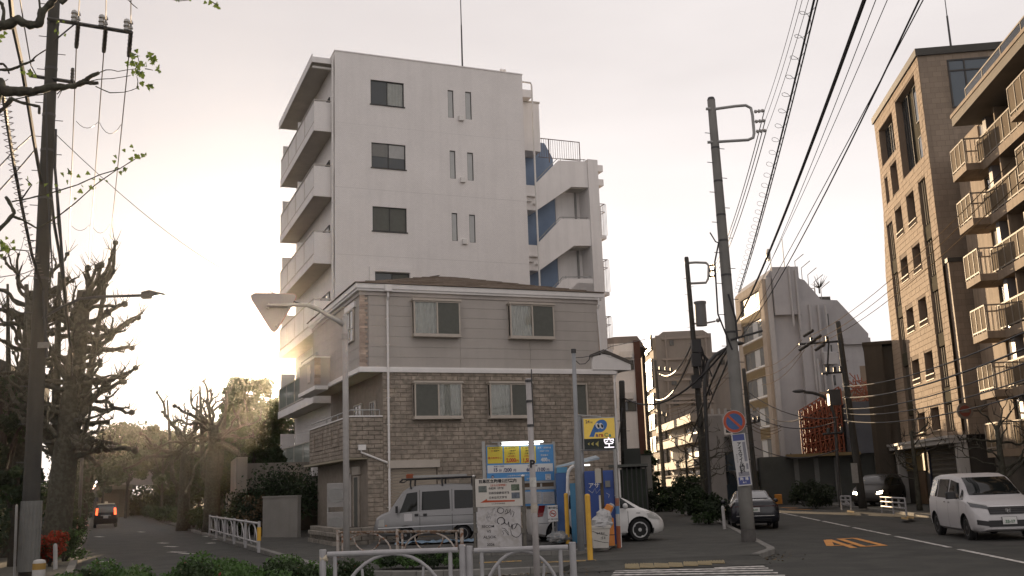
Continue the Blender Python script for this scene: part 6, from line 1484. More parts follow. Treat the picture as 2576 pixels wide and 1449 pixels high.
for i in range(12):
    for k in range(24): t = k / 24; c = line[i].lerp(line[i + 1], t); a = 2 * math.pi * (i * 2.5 + t * 2.5); sp.append(c + Vector((math.cos(a) * .085 - .05, 0, math.sin(a) * .085)))
b = MB(); b.tube(sp, .0035, 4); tag(b.build('cable_spiral', CABLE), 'loose spiral of wire along the cable bundle overhead', 'cable')
wire('second strand hugging the spiral wound cable bundle', [p_ + Vector((.05, 0, .03)) for p_ in line], .010)
over('thickest plain black cable slanting overhead to the grey pole', PY(1852, 812, 28.1), (2174, 0), .1, .021, sag=.2)
over('thin wire close beside the thickest black cable', PY(1872, 800, 29), (2203, 0), .1, .005, sag=.15)
over('faint thin wire between the thick cable and the twisted cable', PY(1880, 770, 29.5), (2232, 0), .1, .005, sag=.15)
tw = over('twisted black cable overhead between the thick cable and the tan tower', PY(1862, 850, 28.1), (2312, 0), .1, .009, sag=.25)
over('thin straight wire beside the twisted cable', PY(1862, 850, 28.3), (2322, 0), .1, .006, sag=.05)
wire('thick black cable sweeping to the short pole by the brick house', sagline(PY(1838, 862, 28.3), PY(1568, 1000, 46), .9, 16), .035)
wire('cable on from the short pole towards the brick house', sagline(PY(1566, 1015, 46), PY(1548, 1150, 44), .2, 6), .03)
wire('black cable looping down from the grey pole behind the curved lamp', along([(1836, 870), (1815, 905), (1790, 960), (1760, 1040), (1735, 1110)], (28.3, 34, 42, 52, 58)), .045)
wire('second black cable looping down from the grey pole', along([(1842, 880), (1822, 930), (1800, 980), (1772, 1050), (1748, 1120)], (28.3, 34, 42, 52, 58)), .035)
wire('pair cable between the second pole and the thin crossarm pole, upper', sagline(PY(1742, 862, 57.8), PY(1660, 940, 78), .8, 10), .05)
wire('pair cable between the second pole and the thin crossarm pole, lower', sagline(PY(1745, 880, 57.8), PY(1650, 1005, 78), .9, 10), .05)
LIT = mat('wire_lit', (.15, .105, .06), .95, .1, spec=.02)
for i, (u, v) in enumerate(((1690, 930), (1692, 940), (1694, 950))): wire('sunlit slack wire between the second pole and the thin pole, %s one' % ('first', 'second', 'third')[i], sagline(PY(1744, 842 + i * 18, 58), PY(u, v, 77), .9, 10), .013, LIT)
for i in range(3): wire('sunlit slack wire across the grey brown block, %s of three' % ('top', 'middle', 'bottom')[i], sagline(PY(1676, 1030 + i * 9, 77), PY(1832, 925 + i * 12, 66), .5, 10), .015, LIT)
# lit lines to the crossarm on the right
for i, ((u, v), uv) in enumerate((((2036, 846), (2576, 372)), ((2048, 858), (2576, 402)), ((2042, 872), (2576, 448)))):
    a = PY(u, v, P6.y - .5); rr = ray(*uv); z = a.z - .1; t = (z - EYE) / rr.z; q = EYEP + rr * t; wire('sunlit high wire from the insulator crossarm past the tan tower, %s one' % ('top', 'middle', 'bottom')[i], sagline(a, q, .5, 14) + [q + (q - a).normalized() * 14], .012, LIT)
    d = PY(1900 + i * 8, 950 + i * 22 - 26, 72); wire('high wire from the insulator crossarm to the office block, %s of three' % ('top', 'middle', 'bottom')[i], sagline(PY(u - 18, v + 8, P6.y), d, .5, 8), .013, LIT)
for i, ((u, v), uv) in enumerate((((2118, 972), (2600, 826)), ((2120, 1000), (2600, 868)), ((2122, 1028), (2600, 905)), ((2124, 1040), (2600, 948)), ((2124, 1058), (2600, 985)))):
    a = PY(u, v, P6.y); q = PY(uv[0], uv[1], 24); wire('dark low cable crossing in front of the tan tower, %s from the top' % ('first', 'second', 'third', 'fourth', 'fifth')[i], sagline(a, q, .35, 14), (.022, .03, .02, .02, .02)[i])
for i, ((u0, v0), (u1, v1)) in enumerate((((1880, 1010), (2020, 1052)), ((1885, 1040), (2100, 1062)), ((1890, 1120), (2110, 1130)), ((1880, 985), (2108, 1050)))):
    wire('dark low cable between the leaning pole and the crossarm pole, %s' % ('top', 'second', 'bottom', 'crossing one')[i], sagline(PY(u0, v0, 63), PY(u1, v1, 54), .6, 10), .03)
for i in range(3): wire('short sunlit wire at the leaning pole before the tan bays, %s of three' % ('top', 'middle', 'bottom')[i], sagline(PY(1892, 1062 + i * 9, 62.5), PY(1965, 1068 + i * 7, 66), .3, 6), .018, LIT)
# ================================================================ railings
def arc(cx, cz, rx, rz, a0, a1, n=14): return [(cx + rx * math.cos(R(a0 + (a1 - a0) * i / n)), cz + rz * math.sin(R(a0 + (a1 - a0) * i / n))) for i in range(n + 1)]
def railing(label, a, c, H, mods, m_=RAILP, zb=.0, r=.036, rust=None, tall=None, mid=False):
    a, c = Vector(a), Vector(c); a.z = c.z = zb; d = c - a; L = d.length; o = thing('guard_railing', label, 'railing', a, math.atan2(d.y, d.x), 'white pipe railings with arches along the pavements')
    w = L / mods
    for i in range(mods):
        m = MB(); m.cyl((i * w + .06, 0, H), ((i + 1) * w - .06, 0, H), r, n=10); m.build('top_rail', rust or m_, o)
        m = MB(); x0 = i * w; m.tube([(x0 + w * .5 + x * w * .40, 0, .10 + z * (H - .12)) for x, z in arc(0, 0, 1, 1, 0, 180, 18)], r * .62, 8); m.build('arch', m_, o)
        m = MB(); m.tube([(x0 + w * .5 + x * w * .22, 0, H * .80 + z * H * .55) for x, z in arc(0, 0, 1, 1, 180, 360, 14)], r * .5, 7); m.build('inner_arc', m_, o)
        if mid: m = MB(); m.cyl((x0 + .06, 0, H * .33), (x0 + w - .06, 0, H * .33), r * .8, n=8); m.build('lower_rail', m_, o)
    for i in range(mods + 1):
        for dx in ((0,) if i in (0, mods) else (0,)):
            m = MB(); m.cyl((i * w + dx, 0, -.4 if zb < .05 else 0), (i * w + dx, 0, (tall or H + .05)), r * 1.25, n=10); m.cyl((i * w + dx, 0, (tall or H + .05)), (i * w + dx, 0, (tall or H + .05) + .015), r * 1.32, r * 1.2, 10); m.build('post', m_, o)
            m = MB(); x = i * w + (.16 if i < mods else -.16); m.cyl((x, 0, 0), (x, 0, H), r * .75, n=8); m.build('stay', m_, o)
    return o
Yn = 13.6
a, c, e = PY(812, 1398, Yn), PY(1163, 1380, Yn), PY(1440, 1375, Yn)
railing('near white pipe railing over the azaleas, with one wide arch', (a.x, a.y, 0), (c.x, c.y, 0), .5 * (a.z + c.z), 1, zb=0)
railing('near white pipe railing behind the thin sign post, ending at a capped post', (c.x + .09, c.y, 0), (e.x, e.y, 0), .5 * (c.z + e.z) - .02, 1, zb=0)
b_ = MB(); q = PY(812, 1398, Yn); b_.cyl((q.x - .03, q.y, q.z - .04), (q.x + .06, q.y, q.z - .03), .045, n=10); b_ = b_.build('end_cap', mat('end_cap_cream', (.5, .44, .33), .6)); tag(b_, 'cream end cap on the near white railing beside the azaleas', 'cap')
a, c = G(850, 1402, PZ), G(1163, 1404, PZ)
railing('rusty topped railing with two arches in front of the silver minivan', (a.x, a.y, PZ), (c.x, c.y, PZ), PY(1000, 1338, (a.y + c.y) / 2).z - PZ, 2, RUSTY, zb=PZ, rust=mat('rail_rusted', (.16, .10, .06), .8, .3, 5, tint=(.30, .28, .25)))
a, c = G(651, 1390, PZ), G(527, 1347, PZ)
railing('white railing with small arches along the side street kerb, in the hazy sun', (a.x, a.y, PZ), (c.x, c.y, PZ), .86, 5, zb=PZ, mid=True)
q = a; m = MB(); m.cyl((q.x, q.y, .45), (q.x, q.y, .85), .062, n=10); tag(m.build('reflector_sleeve', YEL), 'yellow sleeve on the end post of the hazy side street railing', 'sleeve')
def plain_rail(label, u0, v0, u1, v1, hpx, n):
    a, c = G(u0, v0, PZ), G(u1, v1, PZ); d = c - a; L = d.length; H = hpx * pxm((a.y + c.y) / 2); o = thing('pedestrian_barrier', label, 'railing', a, math.atan2(d.y, d.x), 'plain white pedestrian barriers on the right pavement')
    m = MB()
    for z in (H, H * .72, H * .42): m.cyl((0, 0, z), (L, 0, z), .035, n=8)
    m.build('rails', RAILP, o)
    for i in range(n + 1): m = MB(); m.cyl((L * i / n, 0, 0), (L * i / n, 0, H + .01), .04, n=8); m.build('post', RAILP, o)
    m = MB()
    for i in range(n): x = L * (i + .5) / n; m.box(x - .04, x + .04, -.03, .03, H * .42, H * .95); m.cyl((x, 0, H * .7), (x + .2, 0, H * .45), .03, n=5)
    m.build('emblem', RAILP, o)
plain_rail('small plain white barrier at the crossarm pole', 2118, 1283, 2142, 1283, 33, 1)
plain_rail('longer plain white barrier before the tan tower pillars', 2219, 1290, 2281, 1298, 40, 2)
# ================================================================ posts and signs near the crossing
o = thing('sign_post', 'thin grey sign post with stickers standing at the near railings', 'post', (PY(1337, 1200, 13.3).x + .03, 13.3, 0))
b0 = Vector(o.location); tpz = PY(1329, 952, 13.3); dx = tpz.x - b0.x
m = MB(); m.tube([(0, 0, 0), (dx * .45, 0, tpz.z * .45), (dx, 0, tpz.z)], [.042, .040, .036], 12); m.build('post', mat('post_grey', (.36, .34, .33), .5, .14, 6), o, smooth=True)
m = MB(); m.cyl((dx + .045, 0, tpz.z * .80), (dx + .045, 0, tpz.z + .12), .008, n=5); 
for f in (.985, .9, .8): m.cyl((dx * f, 0, tpz.z * f), (dx * f, 0, tpz.z * f + .03), .046, n=12)
m.build('clamp', DSTEEL, o)
z = PY(1337, 1168, 13.3).z; m = MB(); m.text('P', .13, Matrix.Translation((dx * z / tpz.z, -.044, z)) @ M0, .006); m.build('sticker', mat('print_dark', (.02,) * 3), o)
for v, c_ in ((1225, (.55, .54, .5)), (1290, (.4, .36, .3))):
    z = PY(1338, v, 13.3).z; m = MB(); m.tube([(dx * z / tpz.z, 0, z), (dx * z / tpz.z, 0, z + .12)], .0435, 12, cap=False); m.build('sticker', mat('sticker_%d' % v, c_, .7, .3, 15), o)
# triangular sign seen from behind
Yt = 24.0
o = thing('stop_sign', 'triangular road sign seen from behind, hanging from a curved arm against the sunset', 'road sign', (PY(872, 1300, Yt).x, Yt, PZ)); b0 = Vector(o.location); lt = lambda p: Vector(p) - b0
PB = mat('sign_back', (.36, .345, .33), .55, .1, 3)
m = MB(); top_ = lt(PY(868, 797, Yt)); m.tube([(0, 0, 0), top_ * .5, top_], [.075, .072, .068], 12); m.build('post', PB, o, smooth=True); m = MB(); m.ball(top_, .075); m.cyl(top_ - Vector((0, 0, .55)), top_ - Vector((0, 0, .42)), .085, n=12)
m.cyl(top_ + Vector((-.02, .0, -.35)), top_ + Vector((.2, -.02, -.28)), .02, n=6); m.build('clamp', PB, o)
m = MB(); m.tube([lt(PY(u, v, Yt)) for u, v in ((866, 818), (848, 806), (820, 790), (796, 775), (775, 768), (745, 767), (672, 769))], [.065, .06, .055, .05, .048, .045, .04], 10); m.build('arm', PB, o, smooth=True)
tri = [lt(PY(u, v, Yt + .08)) for u, v in ((640, 738), (738, 740), (744, 744), (742, 752), (696, 828), (689, 834), (682, 830), (633, 752), (631, 743))]
m = MB(); m.prism(tri[::-1], (0, .025, 0)); m.build('plate', PB, o)
m = MB(); fr_ = [p_ + Vector((0, .04, 0)) for p_ in tri]; m.tube(fr_ + [fr_[0]], .02, 6); m.build('rim', mat('sign_rim_red', (.4, .2, .17), .5), o)
m = MB(); a, c = lt(PY(667, 769, Yt + .05)), lt(PY(730, 769, Yt + .05)); m.box(a.x, c.x, a.y - .03, a.y + .02, a.z - .03, a.z + .03)
for u in (672, 727): q = lt(PY(u, 769, Yt)); m.box(q.x - .03, q.x + .03, q.y - .02, q.y + .08, q.z - .07, q.z + .07)
m.tube([lt(PY(u, v, Yt)) for u, v in ((708, 772), (713, 790), (706, 808), (695, 818))], .008, 4); m.ball(lt(PY(695, 820, Yt)), .035); m.build('mount', PB, o)
wire('short dark cable stub crossing the arm of the triangular sign', along([(672, 728), (706, 748), (760, 765), (822, 791)], (47, 24.1, 24.1, 24.1)), .022, DSTEEL)
# grey steel lamp post by the parking sign
o = thing('steel_post', 'slim grey steel service post rising behind the parking sign', 'post', (G(1462, 1386, LZ).x, G(1462, 1386, LZ).y, LZ)); b0 = Vector(o.location); t_ = PY(1443, 888, b0.y) - b0
m = MB(); m.tube([(0, 0, 0), t_ * .55, t_ * .6, t_], [.085, .08, .055, .05], 12); m.build('post', mat('post_blue_grey', (.27, .28, .29), .5, .12, 3), o, smooth=True); m = MB(); m.cyl(t_, t_ + Vector((0, 0, .1)), .065, n=10); m.build('cap', DSTEEL, o)
wire('service wire from the steel post to the porch of the brick house', sagline(PY(1445, 900, 28.6), PY(1535, 872, 36), .1, 6) + [PY(1640, 850, 60)], .012)
wire('slack loop of wire hanging at the steel post', along([(1446, 905), (1458, 916), (1472, 915), (1482, 905), (1484, 895)], (28.6,) * 5), .012)
# ================================================================ parking lot fittings
BLUEP = mat('price_blue', (.075, .25, .52), .5, .05, 3); YELP = mat('price_yellow', (.60, .47, .05), .5, .05, 3); WHITEP = mat('print_panel_white', (.60, .60, .60), .5, .04, 3)
PRED = mat('print_red', (.42, .05, .03), .6, 0); PNAVY = mat('print_navy', (.045, .05, .13), .6, 0); PDARK = mat('print_dark', (.02,) * 3, .6, 0); PWH = mat('print_white', (.62,) * 3, .6, 0)
class Board:
    def __init__(s, name, label, cat, u, v, Y, az, z=None):
        p = PY(u, v, Y); s.fr = Frame((p.x, p.y), az); s.o = fthing(name, label, cat, s.fr); s.k = pxm(Y)
    def box(s, name, m, u0, v0, u1, v1, y0, y1, parent=None, bev=0):
        x0, x1, z0, z1 = s.fr.rect(u0, v0, u1, v1, y0); b = MB()
        b.bbox(x0, x1, y0, y1, z0, z1, bev) if bev else b.box(x0, x1, y0, y1, z0, z1); return b.build(name, m, parent or s.o)
    def text(s, b, t, u, v, hpx, y, bold=.0, align='CENTER', sx=1.0):
        x, z = s.fr.hit(u, v, y); b.text(t, hpx * s.k * 1.08, upright(x, z, y), bold * hpx * s.k, align, sx)
    def poly(s, b, pts, y): b.poly([(s.fr.hit(u, v, y)[0], y, s.fr.hit(u, v, y)[1]) for u, v in pts])
    def tube(s, b, pts, y, r): b.tube([(s.fr.hit(u, v, y)[0], y, s.fr.hit(u, v, y)[1]) for u, v in pts], r, 5)
# price board
def cp(x, y): return (1188.5 + .1323 * x, 1099 + .1323 * y)
B = Board('price_board', 'blue and yellow parking price board under a lit tube lamp', 'sign', 1305, 1200, 29.3, 84)
for x0, x1 in ((205, 262), (1552, 1604)): B.box('post', STEEL, *cp(x0, 85), *cp(x1, 1900), -.02, .06)
B.box('frame_bar', STEEL, *cp(262, 140), *cp(1552, 160), -.01, .05); B.box('frame_bar', STEEL, *cp(262, 845), *cp(1552, 885), -.01, .05); B.box('frame_bar', STEEL, *cp(262, 965), *cp(1552, 1005), -.01, .05); B.box('frame_bar', STEEL, *cp(1290, 885), *cp(1325, 965), -.005, .05)
B.box('brown_strip', mat('brown_strip', (.10, .07, .045), .7, .1), *cp(262, 886), *cp(1552, 964), .02, .04)
B.box('blue_panel', BLUEP, *cp(268, 162), *cp(1548, 844), -.03, .03)
for x0, x1, y0, y1 in ((285, 577, 185, 506), (602, 893, 182, 500), (920, 1206, 180, 496)): B.box('yellow_panel', YELP, *cp(x0, y0), *cp(x1, y1), -.036, -.031)
B.box('white_panel', WHITEP, *cp(286, 522), *cp(1530, 672), -.036, -.031)
B.box('white_sticker', WHITEP, *cp(1388, 705), *cp(1490, 815), -.036, -.031)
y_ = -.039
b = MB()
for t, x, y, h, bo in (('最大料金なし', 428, 405, 40, .02), ('2,000', 735, 447, 92, .045), ('円', 852, 462, 50, .03), ('1,500', 1046, 447, 92, .045), ('円', 1168, 462, 50, .03), ('24時間最大', 745, 368, 30, .01), ('24時間最大', 1060, 365, 30, .01), ('2-4', 375, 268, 32, .02)): B.text(b, t, *cp(x, y), h * .1323, y_, bo, sx=.82 if ',' in t else 1)
b.build('lettering', PRED, B.o)
b = MB()
for t, x, y, h in (('月～金(祝日除く)', 425, 217, 28), ('番車室', 462, 268, 32), ('月～金(祝日除く)', 738, 212, 28), ('5番車室', 765, 265, 32), ('入庫から', 745, 318, 32), ('月～金(祝日除く)', 1058, 210, 28), ('6番車室', 1065, 262, 32), ('入庫から', 1062, 315, 32)): B.text(b, t, *cp(x, y), h * .1323, y_, .01)
b.build('lettering', PDARK, B.o)
b = MB()
for t, x, y, h, bo in (('8:00～18:00', 505, 562, 38, .01), ('18:00～8:00', 1140, 548, 38, .01), ('15', 437, 632, 84, .04), ('分', 530, 642, 54, .03), ('/200', 670, 632, 84, .04), ('円', 806, 640, 52, .03), ('60', 1070, 625, 84, .04), ('分', 1160, 636, 54, .03), ('/100', 1310, 620, 84, .04), ('円', 1436, 630, 52, .03)): B.text(b, t, *cp(x, y), h * .1323, y_, bo, sx=.95)
for t, x, y in (('利用可', 1440, 728), ('カード', 1440, 762), ('対応', 1440, 795)): B.text(b, t, *cp(x, y), 26 * .1323, y_, .01)
b.build('lettering', PNAVY, B.o)
b = MB()
for t, x, y, h, bo in (('最大・夜間料金', 1365, 208, 34, .01), ('18:00～8:00', 1365, 270, 34, .01), ('夜間最大', 1370, 350, 34, .01), ('400', 1362, 436, 88, .04), ('円', 1450, 455, 46, .02), ('この駐車場は24時間営業です', 860, 735, 30, .005), ('お問い合せ 0120-000-000', 1120, 795, 34, .01)):
    if '0120' in t: t = 'お問い合せ'
    B.text(b, t, *cp(x, y), h * .1323, y_, bo, sx=.85 if t == '400' else 1)
b.build('lettering', PWH, B.o)
b = MB(); x, z = B.fr.hit(*cp(385, 760), -.034); b.lathe([(.045, 0), (.045, .004)], 16, Matrix.Translation((x, -.034, z)) @ M0); b.build('emblem', PNAVY, B.o)
b = MB(); B.text(b, 'cc', *cp(385, 760), 40 * .1323, -.041, .03); b.build('lettering', PWH, B.o)
tl_ = MB(); x0, x1, z0, z1 = B.fr.rect(*cp(560, 92), *cp(1345, 112), -.25); tl_.cyl((x0, -.25, (z0 + z1) / 2), (x1, -.25, (z0 + z1) / 2), .022, n=8); tl_.cyl((x0, -.2, z0 - .05), (x1 - .1, -.2, z0 - .05), .016, n=8); tl_.build('tube_lamp', mat('tube_lit', (.9, .9, .9), .3, 0, emit=(.95, 1, .96), estr=1.6), B.o)
b = MB(); b.box(x0 - .28, x1, -.22, -.16, z1 - .0, z1 + .02); b.box(x0 - .1, x0 - .06, -.2, .0, z0 - .06, z1); b.build('lamp_bracket', STEEL, B.o)
B.box('blue_panel', BLUEP, *cp(700, 1008), *cp(1590, 1312), -.02, .03)
for x0, x1 in ((720, 1165), (1180, 1320), (1328, 1560)): B.box('notice', mat('notice_paper', (.42, .42, .42), .7, .08, 8), *cp(x0, 1045), *cp(x1, 1275), -.028, -.021)
b = MB()
for x0, x1 in ((1180, 1300), (1340, 1540)):
    for i in range(9): xa, xb, za, zb3 = B.fr.rect(*cp(x0 + 10, 1062 + i * 23), *cp(x1 - (i * 37 % 60), 1068 + i * 23), -.03); b.box(xa, xb, -.0295, -.0285, za, zb3)
b.build('lettering', mat('print_grey', (.2, .2, .2), .7, 0), B.o)
o = B.o
# park guide board with the scribbled board below it
B = Board('guide_board', 'cream park guide board with a red arrow between two steel posts', 'sign', 1255, 1240, 28.2, 90)
WPOST = mat('post_weathered', (.14, .13, .11), .6, .2, 4)
for u0, u1, ub in ((1189, 1196, 1404), (1312, 1321, 1402)):
    x0, x1, z0, z1 = B.fr.rect(u0, 1198, u1, 1300, 0); zb4 = PZ
    m = MB(); m.cyl(((x0 + x1) / 2, .02, zb4), ((x0 + x1) / 2, .02, z1), (x1 - x0) / 2, n=12); po = m.build('post', WPOST, B.o); m = MB(); m.ball(((x0 + x1) / 2, .02, z1), (x1 - x0) * .52); m.build('post_cap', WPAINT, po)
B.box('board', mat('board_cream', (.58, .55, .50), .55, .05, 3), 1196, 1203, 1314, 1274, -.05, -.02, bev=.004)
b = MB(); B.text(b, '目黒区立駒場公園案内', *cp(478, 845), 66 * .1323, -.053, .035)
for t, x, y, h in (('休憩所（和館）', 468, 980, 42), ('旧前田侯爵邸洋館', 505, 1068, 44), ('日本近代文学館', 485, 1155, 44), ('ここから120m左側', 490, 1268, 28)): B.text(b, t, *cp(x, y), h * .1323, -.053, .02)
b.build('lettering', PDARK, B.o)
b = MB(); B.text(b, '（主な公園施設）', *cp(492, 922), 42 * .1323, -.053, .02); B.poly(b, [cp(*q) for q in ((145, 1255), (275, 1178), (278, 1208), (805, 1200), (805, 1228), (280, 1248))], -.053); b.build('red_print', mat('print_red_orange', (.42, .075, .03), .6, 0), B.o)
PH1, PH2, PH3 = mat('photo_dark', (.12, .14, .13), .5, .5, 14), mat('photo_green', (.10, .13, .09), .5, .6, 16), mat('photo_blue', (.12, .14, .17), .5, .5, 14)
for q, pm_ in (((115, 935, 272, 1055), PH1), ((736, 900, 892, 1020), PH2), ((743, 1055, 900, 1170), PH3)): B.box('photo_print', pm_, *cp(q[0], q[1]), *cp(q[2], q[3]), -.054, -.0505)
def cr2(x, y): return (1182 + .2947 * x, 1022 + .2947 * y)
B2 = Board('white_board', 'dirty white board scribbled with black graffiti under the guide board', 'sign', 1255, 1340, 28.2, 90)
B2.box('board', mat('board_white_dirty', (.50, .485, .48), .6, .10, 3, tint=(.42, .40, .38)), *cr2(62, 852), *cr2(440, 1270), -.03, -.01)
for y in (880, 1060): 
    for x in (50, 452): B2.box('bracket', WPOST, *cr2(x - 16, y - 22), *cr2(x + 16, y + 22), -.04, .0)
b = MB(); HAND = -.034
for t, x, y, h in (('SECOM', 155, 1027, 26), ('VS', 163, 1070, 26), ('ALSOK', 170, 1118, 28), ('2026', 178, 1182, 26)): B2.text(b, t, *cr2(x, y), h * .2947, HAND, .012, sx=1.15)
def scrib(pts, r=.008): B2.tube(b, [cr2(*q) for q in pts], HAND, r)
scrib([(c_ + 28 * math.cos(a_), 890 + 24 * math.sin(a_)) for c_, a_ in [(262, i * .45) for i in range(15)]])
scrib([(300, 905), (312, 880), (325, 885), (318, 915), (300, 920), (335, 905), (345, 875), (350, 930), (362, 890), (378, 905), (365, 945)], .007)
scrib([(265 + 32 * math.cos(i * .45 + 2), 978 + 30 * math.sin(i * .45 + 2)) for i in range(14)], .011)
scrib([(290, 960), (300, 1000), (320, 1010), (330, 985), (335, 1025), (352, 1030), (360, 1005), (365, 1050), (385, 1040), (400, 1010), (408, 1000)], .010)
scrib([(395 + 46 * math.cos(i * .4), 1060 + 58 * math.sin(i * .4)) for i in range(16)], .006); scrib([(275, 1040), (300, 1045), (325, 1075), (330, 1100), (300, 1060), (275, 1065), (290, 1085), (280, 1095)], .006)
b.build('graffiti', PDARK, B2.o)
b = MB(); rg = random.Random(11)
for i in range(7): x, y = rg.uniform(100, 220), rg.uniform(880, 980); B2.tube(b, [cr2(x + 22 * math.cos(j * 1.1 + i) * rg.random(), y + 22 * math.sin(j * .9)) for j in range(7)], -.033, .004)
b.build('faded_graffiti', mat('print_faint', (.30, .29, .30), .7, 0), B2.o)
# parking sign box
def cs(x, y): return (1393 + .1014 * x, 1035 + .1014 * y)
B = Board('parking_sign', 'lit yellow and black parking sign box with a blue letter P', 'sign', 1505, 1090, 28.0, 93)
B.box('casing', STEEL, *cs(722, 148), *cs(1545, 938), -.12, .16, bev=.01)
B.box('yellow_panel', mat('sign_yellow', (.56, .39, .075), .45, .04, 3, emit=(.7, .47, .08), estr=.10), *cs(748, 172), *cs(1512, 668), -.128, -.121)
B.box('black_panel', mat('sign_black', (.012, .018, .015), .4, .05), *cs(757, 672), *cs(1530, 930), -.128, -.121)
b = MB(); pts = []
for i in range(25): a_ = R(215 - i * 12.5); pts.append((1165 + 155 * math.cos(a_) + 30 * math.sin(a_), 360 - 160 * math.sin(a_)))
B.poly(b, [cs(x, y) for x, y in pts], -.1295); B.poly(b, [cs(*q) for q in ((1012, 320), (1120, 520), (1035, 520), (1000, 632), (880, 632), (960, 440))], -.1295); b.build('logo', mat('logo_blue', (.05, .16, .42), .5, 0), B.o)
b = MB()
for x in (1090, 1180): B.poly(b, [cs(x + 52 * math.cos(i * .35) - 22 * math.sin(i * .35), 358 - 74 * math.sin(i * .35)) for i in range(18)], -.131)
b.build('logo', mat('logo_white', (.65,) * 3, .5, 0), B.o)
b = MB()
for x in (1108, 1200): B.poly(b, [cs(x + 28 * math.cos(i * .35) - 12 * math.sin(i * .35), 362 - 46 * math.sin(i * .35)) for i in range(18)], -.1325)
b.build('logo', PDARK, B.o)
b = MB(); B.text(b, '24', *cs(838, 262), 95 * .1014, -.1295, .04); B.text(b, 'H', *cs(935, 275), 60 * .1014, -.1295, .05); b.build('lettering', mat('print_brown', (.14, .10, .08), .6, 0), B.o)
for ch, x, cc in (('a', 1072, (.17, .08, .16)), ('r', 1140, (.42, .10, .03)), ('a', 1200, (.42, .10, .03)), ('C', 1300, (.22, .27, .08)), ('a', 1395, (.06, .25, .24))):
    b = MB(); B.text(b, ch, *cs(x, 585), 120 * .1014, -.1305, .05); b.build('logo_letter', mat('logo_%s%d' % (ch, x), cc, .6, 0), B.o)
b = MB()
for x0, x1, h in ((840, 888, 38), (925, 990, 52), (1028, 1112, 68)): B.poly(b, [cs(x0, 806), cs(x1, 806 - h), cs(x1 - 6, 806), cs(x1, 806 + h)], -.1295)
b.build('arrow', mat('sign_arrow', (.42, .36, .10), .5, 0), B.o)
b = MB(); B.text(b, '空', *cs(1372, 800), 255 * .1014, -.1295, .008); b.build('vacancy_character', mat('led_white', (.9, .85, .95), .4, 0, emit=(1, .92, 1), estr=.55), B.o)
x0, x1, z0, z1 = B.fr.rect(*cs(580, 100), *cs(715, 900), .03)
m = MB(); m.cyl(((x0 + x1) / 2, .05, LZ), ((x0 + x1) / 2, .05, z1), .075, n=12); m.build('post', mat('post_blue_grey', (.27, .28, .29)), B.o)
for y in (90, 965): m = MB(); xa, za = B.fr.hit(*cs(540, y), 0); xb, zb5 = B.fr.hit(*cs(1180 if y < 500 else 1500, y + (45 if y < 500 else -15)), 0); m.tube([(xa, -.03, za), (xb, -.03, zb5)], .022, 6); m.build('brace', STEEL, B.o)
# striped end post right of the sign
q = PY(1556, 1350, 27.5); o = thing('striped_post', 'thin post with red, blue and white stickers beside the vending machine', 'post', (q.x, q.y, PZ)); t_ = PY(1547, 1130, 27.5) - Vector(o.location); t_.y = 0
cols = [(.50, .50, .50), (.26, .11, .07), (.10, .22, .40), (.45, .44, .42), (.30, .09, .04)]
stops = [0, .12, .3, .42, .5, 1.0]
m = MB(); m.tube([t_ * .5, t_], .05, 10); m.build('post', STEEL, o)
for i, (f0, f1, cc) in enumerate(((0, .22, cols[4]), (.22, .34, cols[3]), (.34, .42, cols[2]), (.42, .5, cols[1]))): m = MB(); m.tube([t_ * f0, t_ * f1], .058, 10); m.build('sticker_band', mat('sticker_band%d' % i, cc, .6, .2, 8), o)
m = MB(); m.box(.03, .075, -.02, .02, .02, t_.z * .5); m.build('white_edge', WPAINT, o)
# blue booth with vending machine side
q = G(1470, 1352, LZ)
B = Board('payment_booth', 'blue parking payment booth with a curved white frame and a tilted roof', 'booth', 1470, 1300, 28.7, 90)
NB = mat('booth_blue', (.035, .075, .26), .5, .08, 2); LB = mat('booth_light_blue', (.09, .28, .46), .45, .06, 2)
def gz(x0): return LZ
def bb(name, m, x0, y0, x1, y1, ya, yb, ground=False):
    a = B.fr.rect(*cr2(x0, y0), *cr2(x1, y1), ya); b = MB(); b.box(a[0], a[1], ya, yb, LZ if ground else a[2], a[3]); return b.build(name, m, B.o)
bb('side_panel', mat('booth_mid_blue', (.05, .12, .30), .5, .06, 2), 745, 570, 832, 1100, .1, .8, True)
bb('side_panel_top', LB, 745, 520, 832, 568, .1, .8)
bb('front_panel', LB, 862, 655, 985, 1100, -.02, .04, True)
a = [B.fr.hit(*cr2(x, y), -.2) for x, y in ((742, 528), (1100, 455), (742, 570), (1100, 468))]
m = MB(); m.add([(a[0][0], .5, a[0][1] + .02), (a[1][0], -.5, a[1][1] + .0), (a[1][0], -.5, a[1][1] + .05), (a[0][0], .5, a[0][1] + .07), (a[0][0] + .4, .9, a[0][1] + .1), (a[1][0], .9, a[1][1] + .1), (a[1][0], .9, a[1][1] + .15), (a[0][0] + .4, .9, a[0][1] + .15)], [(0, 1, 2, 3), (4, 7, 6, 5), (0, 4, 5, 1), (3, 2, 6, 7), (0, 3, 7, 4), (1, 5, 6, 2)]); m.build('roof', mat('booth_roof', (.40, .47, .52), .4, .05), B.o)
m = MB(); P = [B.fr.hit(*cr2(x, y), -.05) for x, y in ((838, 1060), (832, 900), (835, 600), (842, 555), (862, 525), (890, 508))]; P[0] = (P[0][0], LZ); m.tube([(x, -.05, z) for x, z in P], .045, 8); P2_ = [(x + .22, z) for x, z in P[:3]]; m.build('curved_frame', WPAINT, B.o)
bb('lamp', MATS['tube_lit'], 980, 495, 1025, 507, -.3, -.24)
B3 = Board('vending_machine', 'dark blue vending machine side with white writing beside the booth', 'vending machine', 1510, 1300, 27.6, 93)
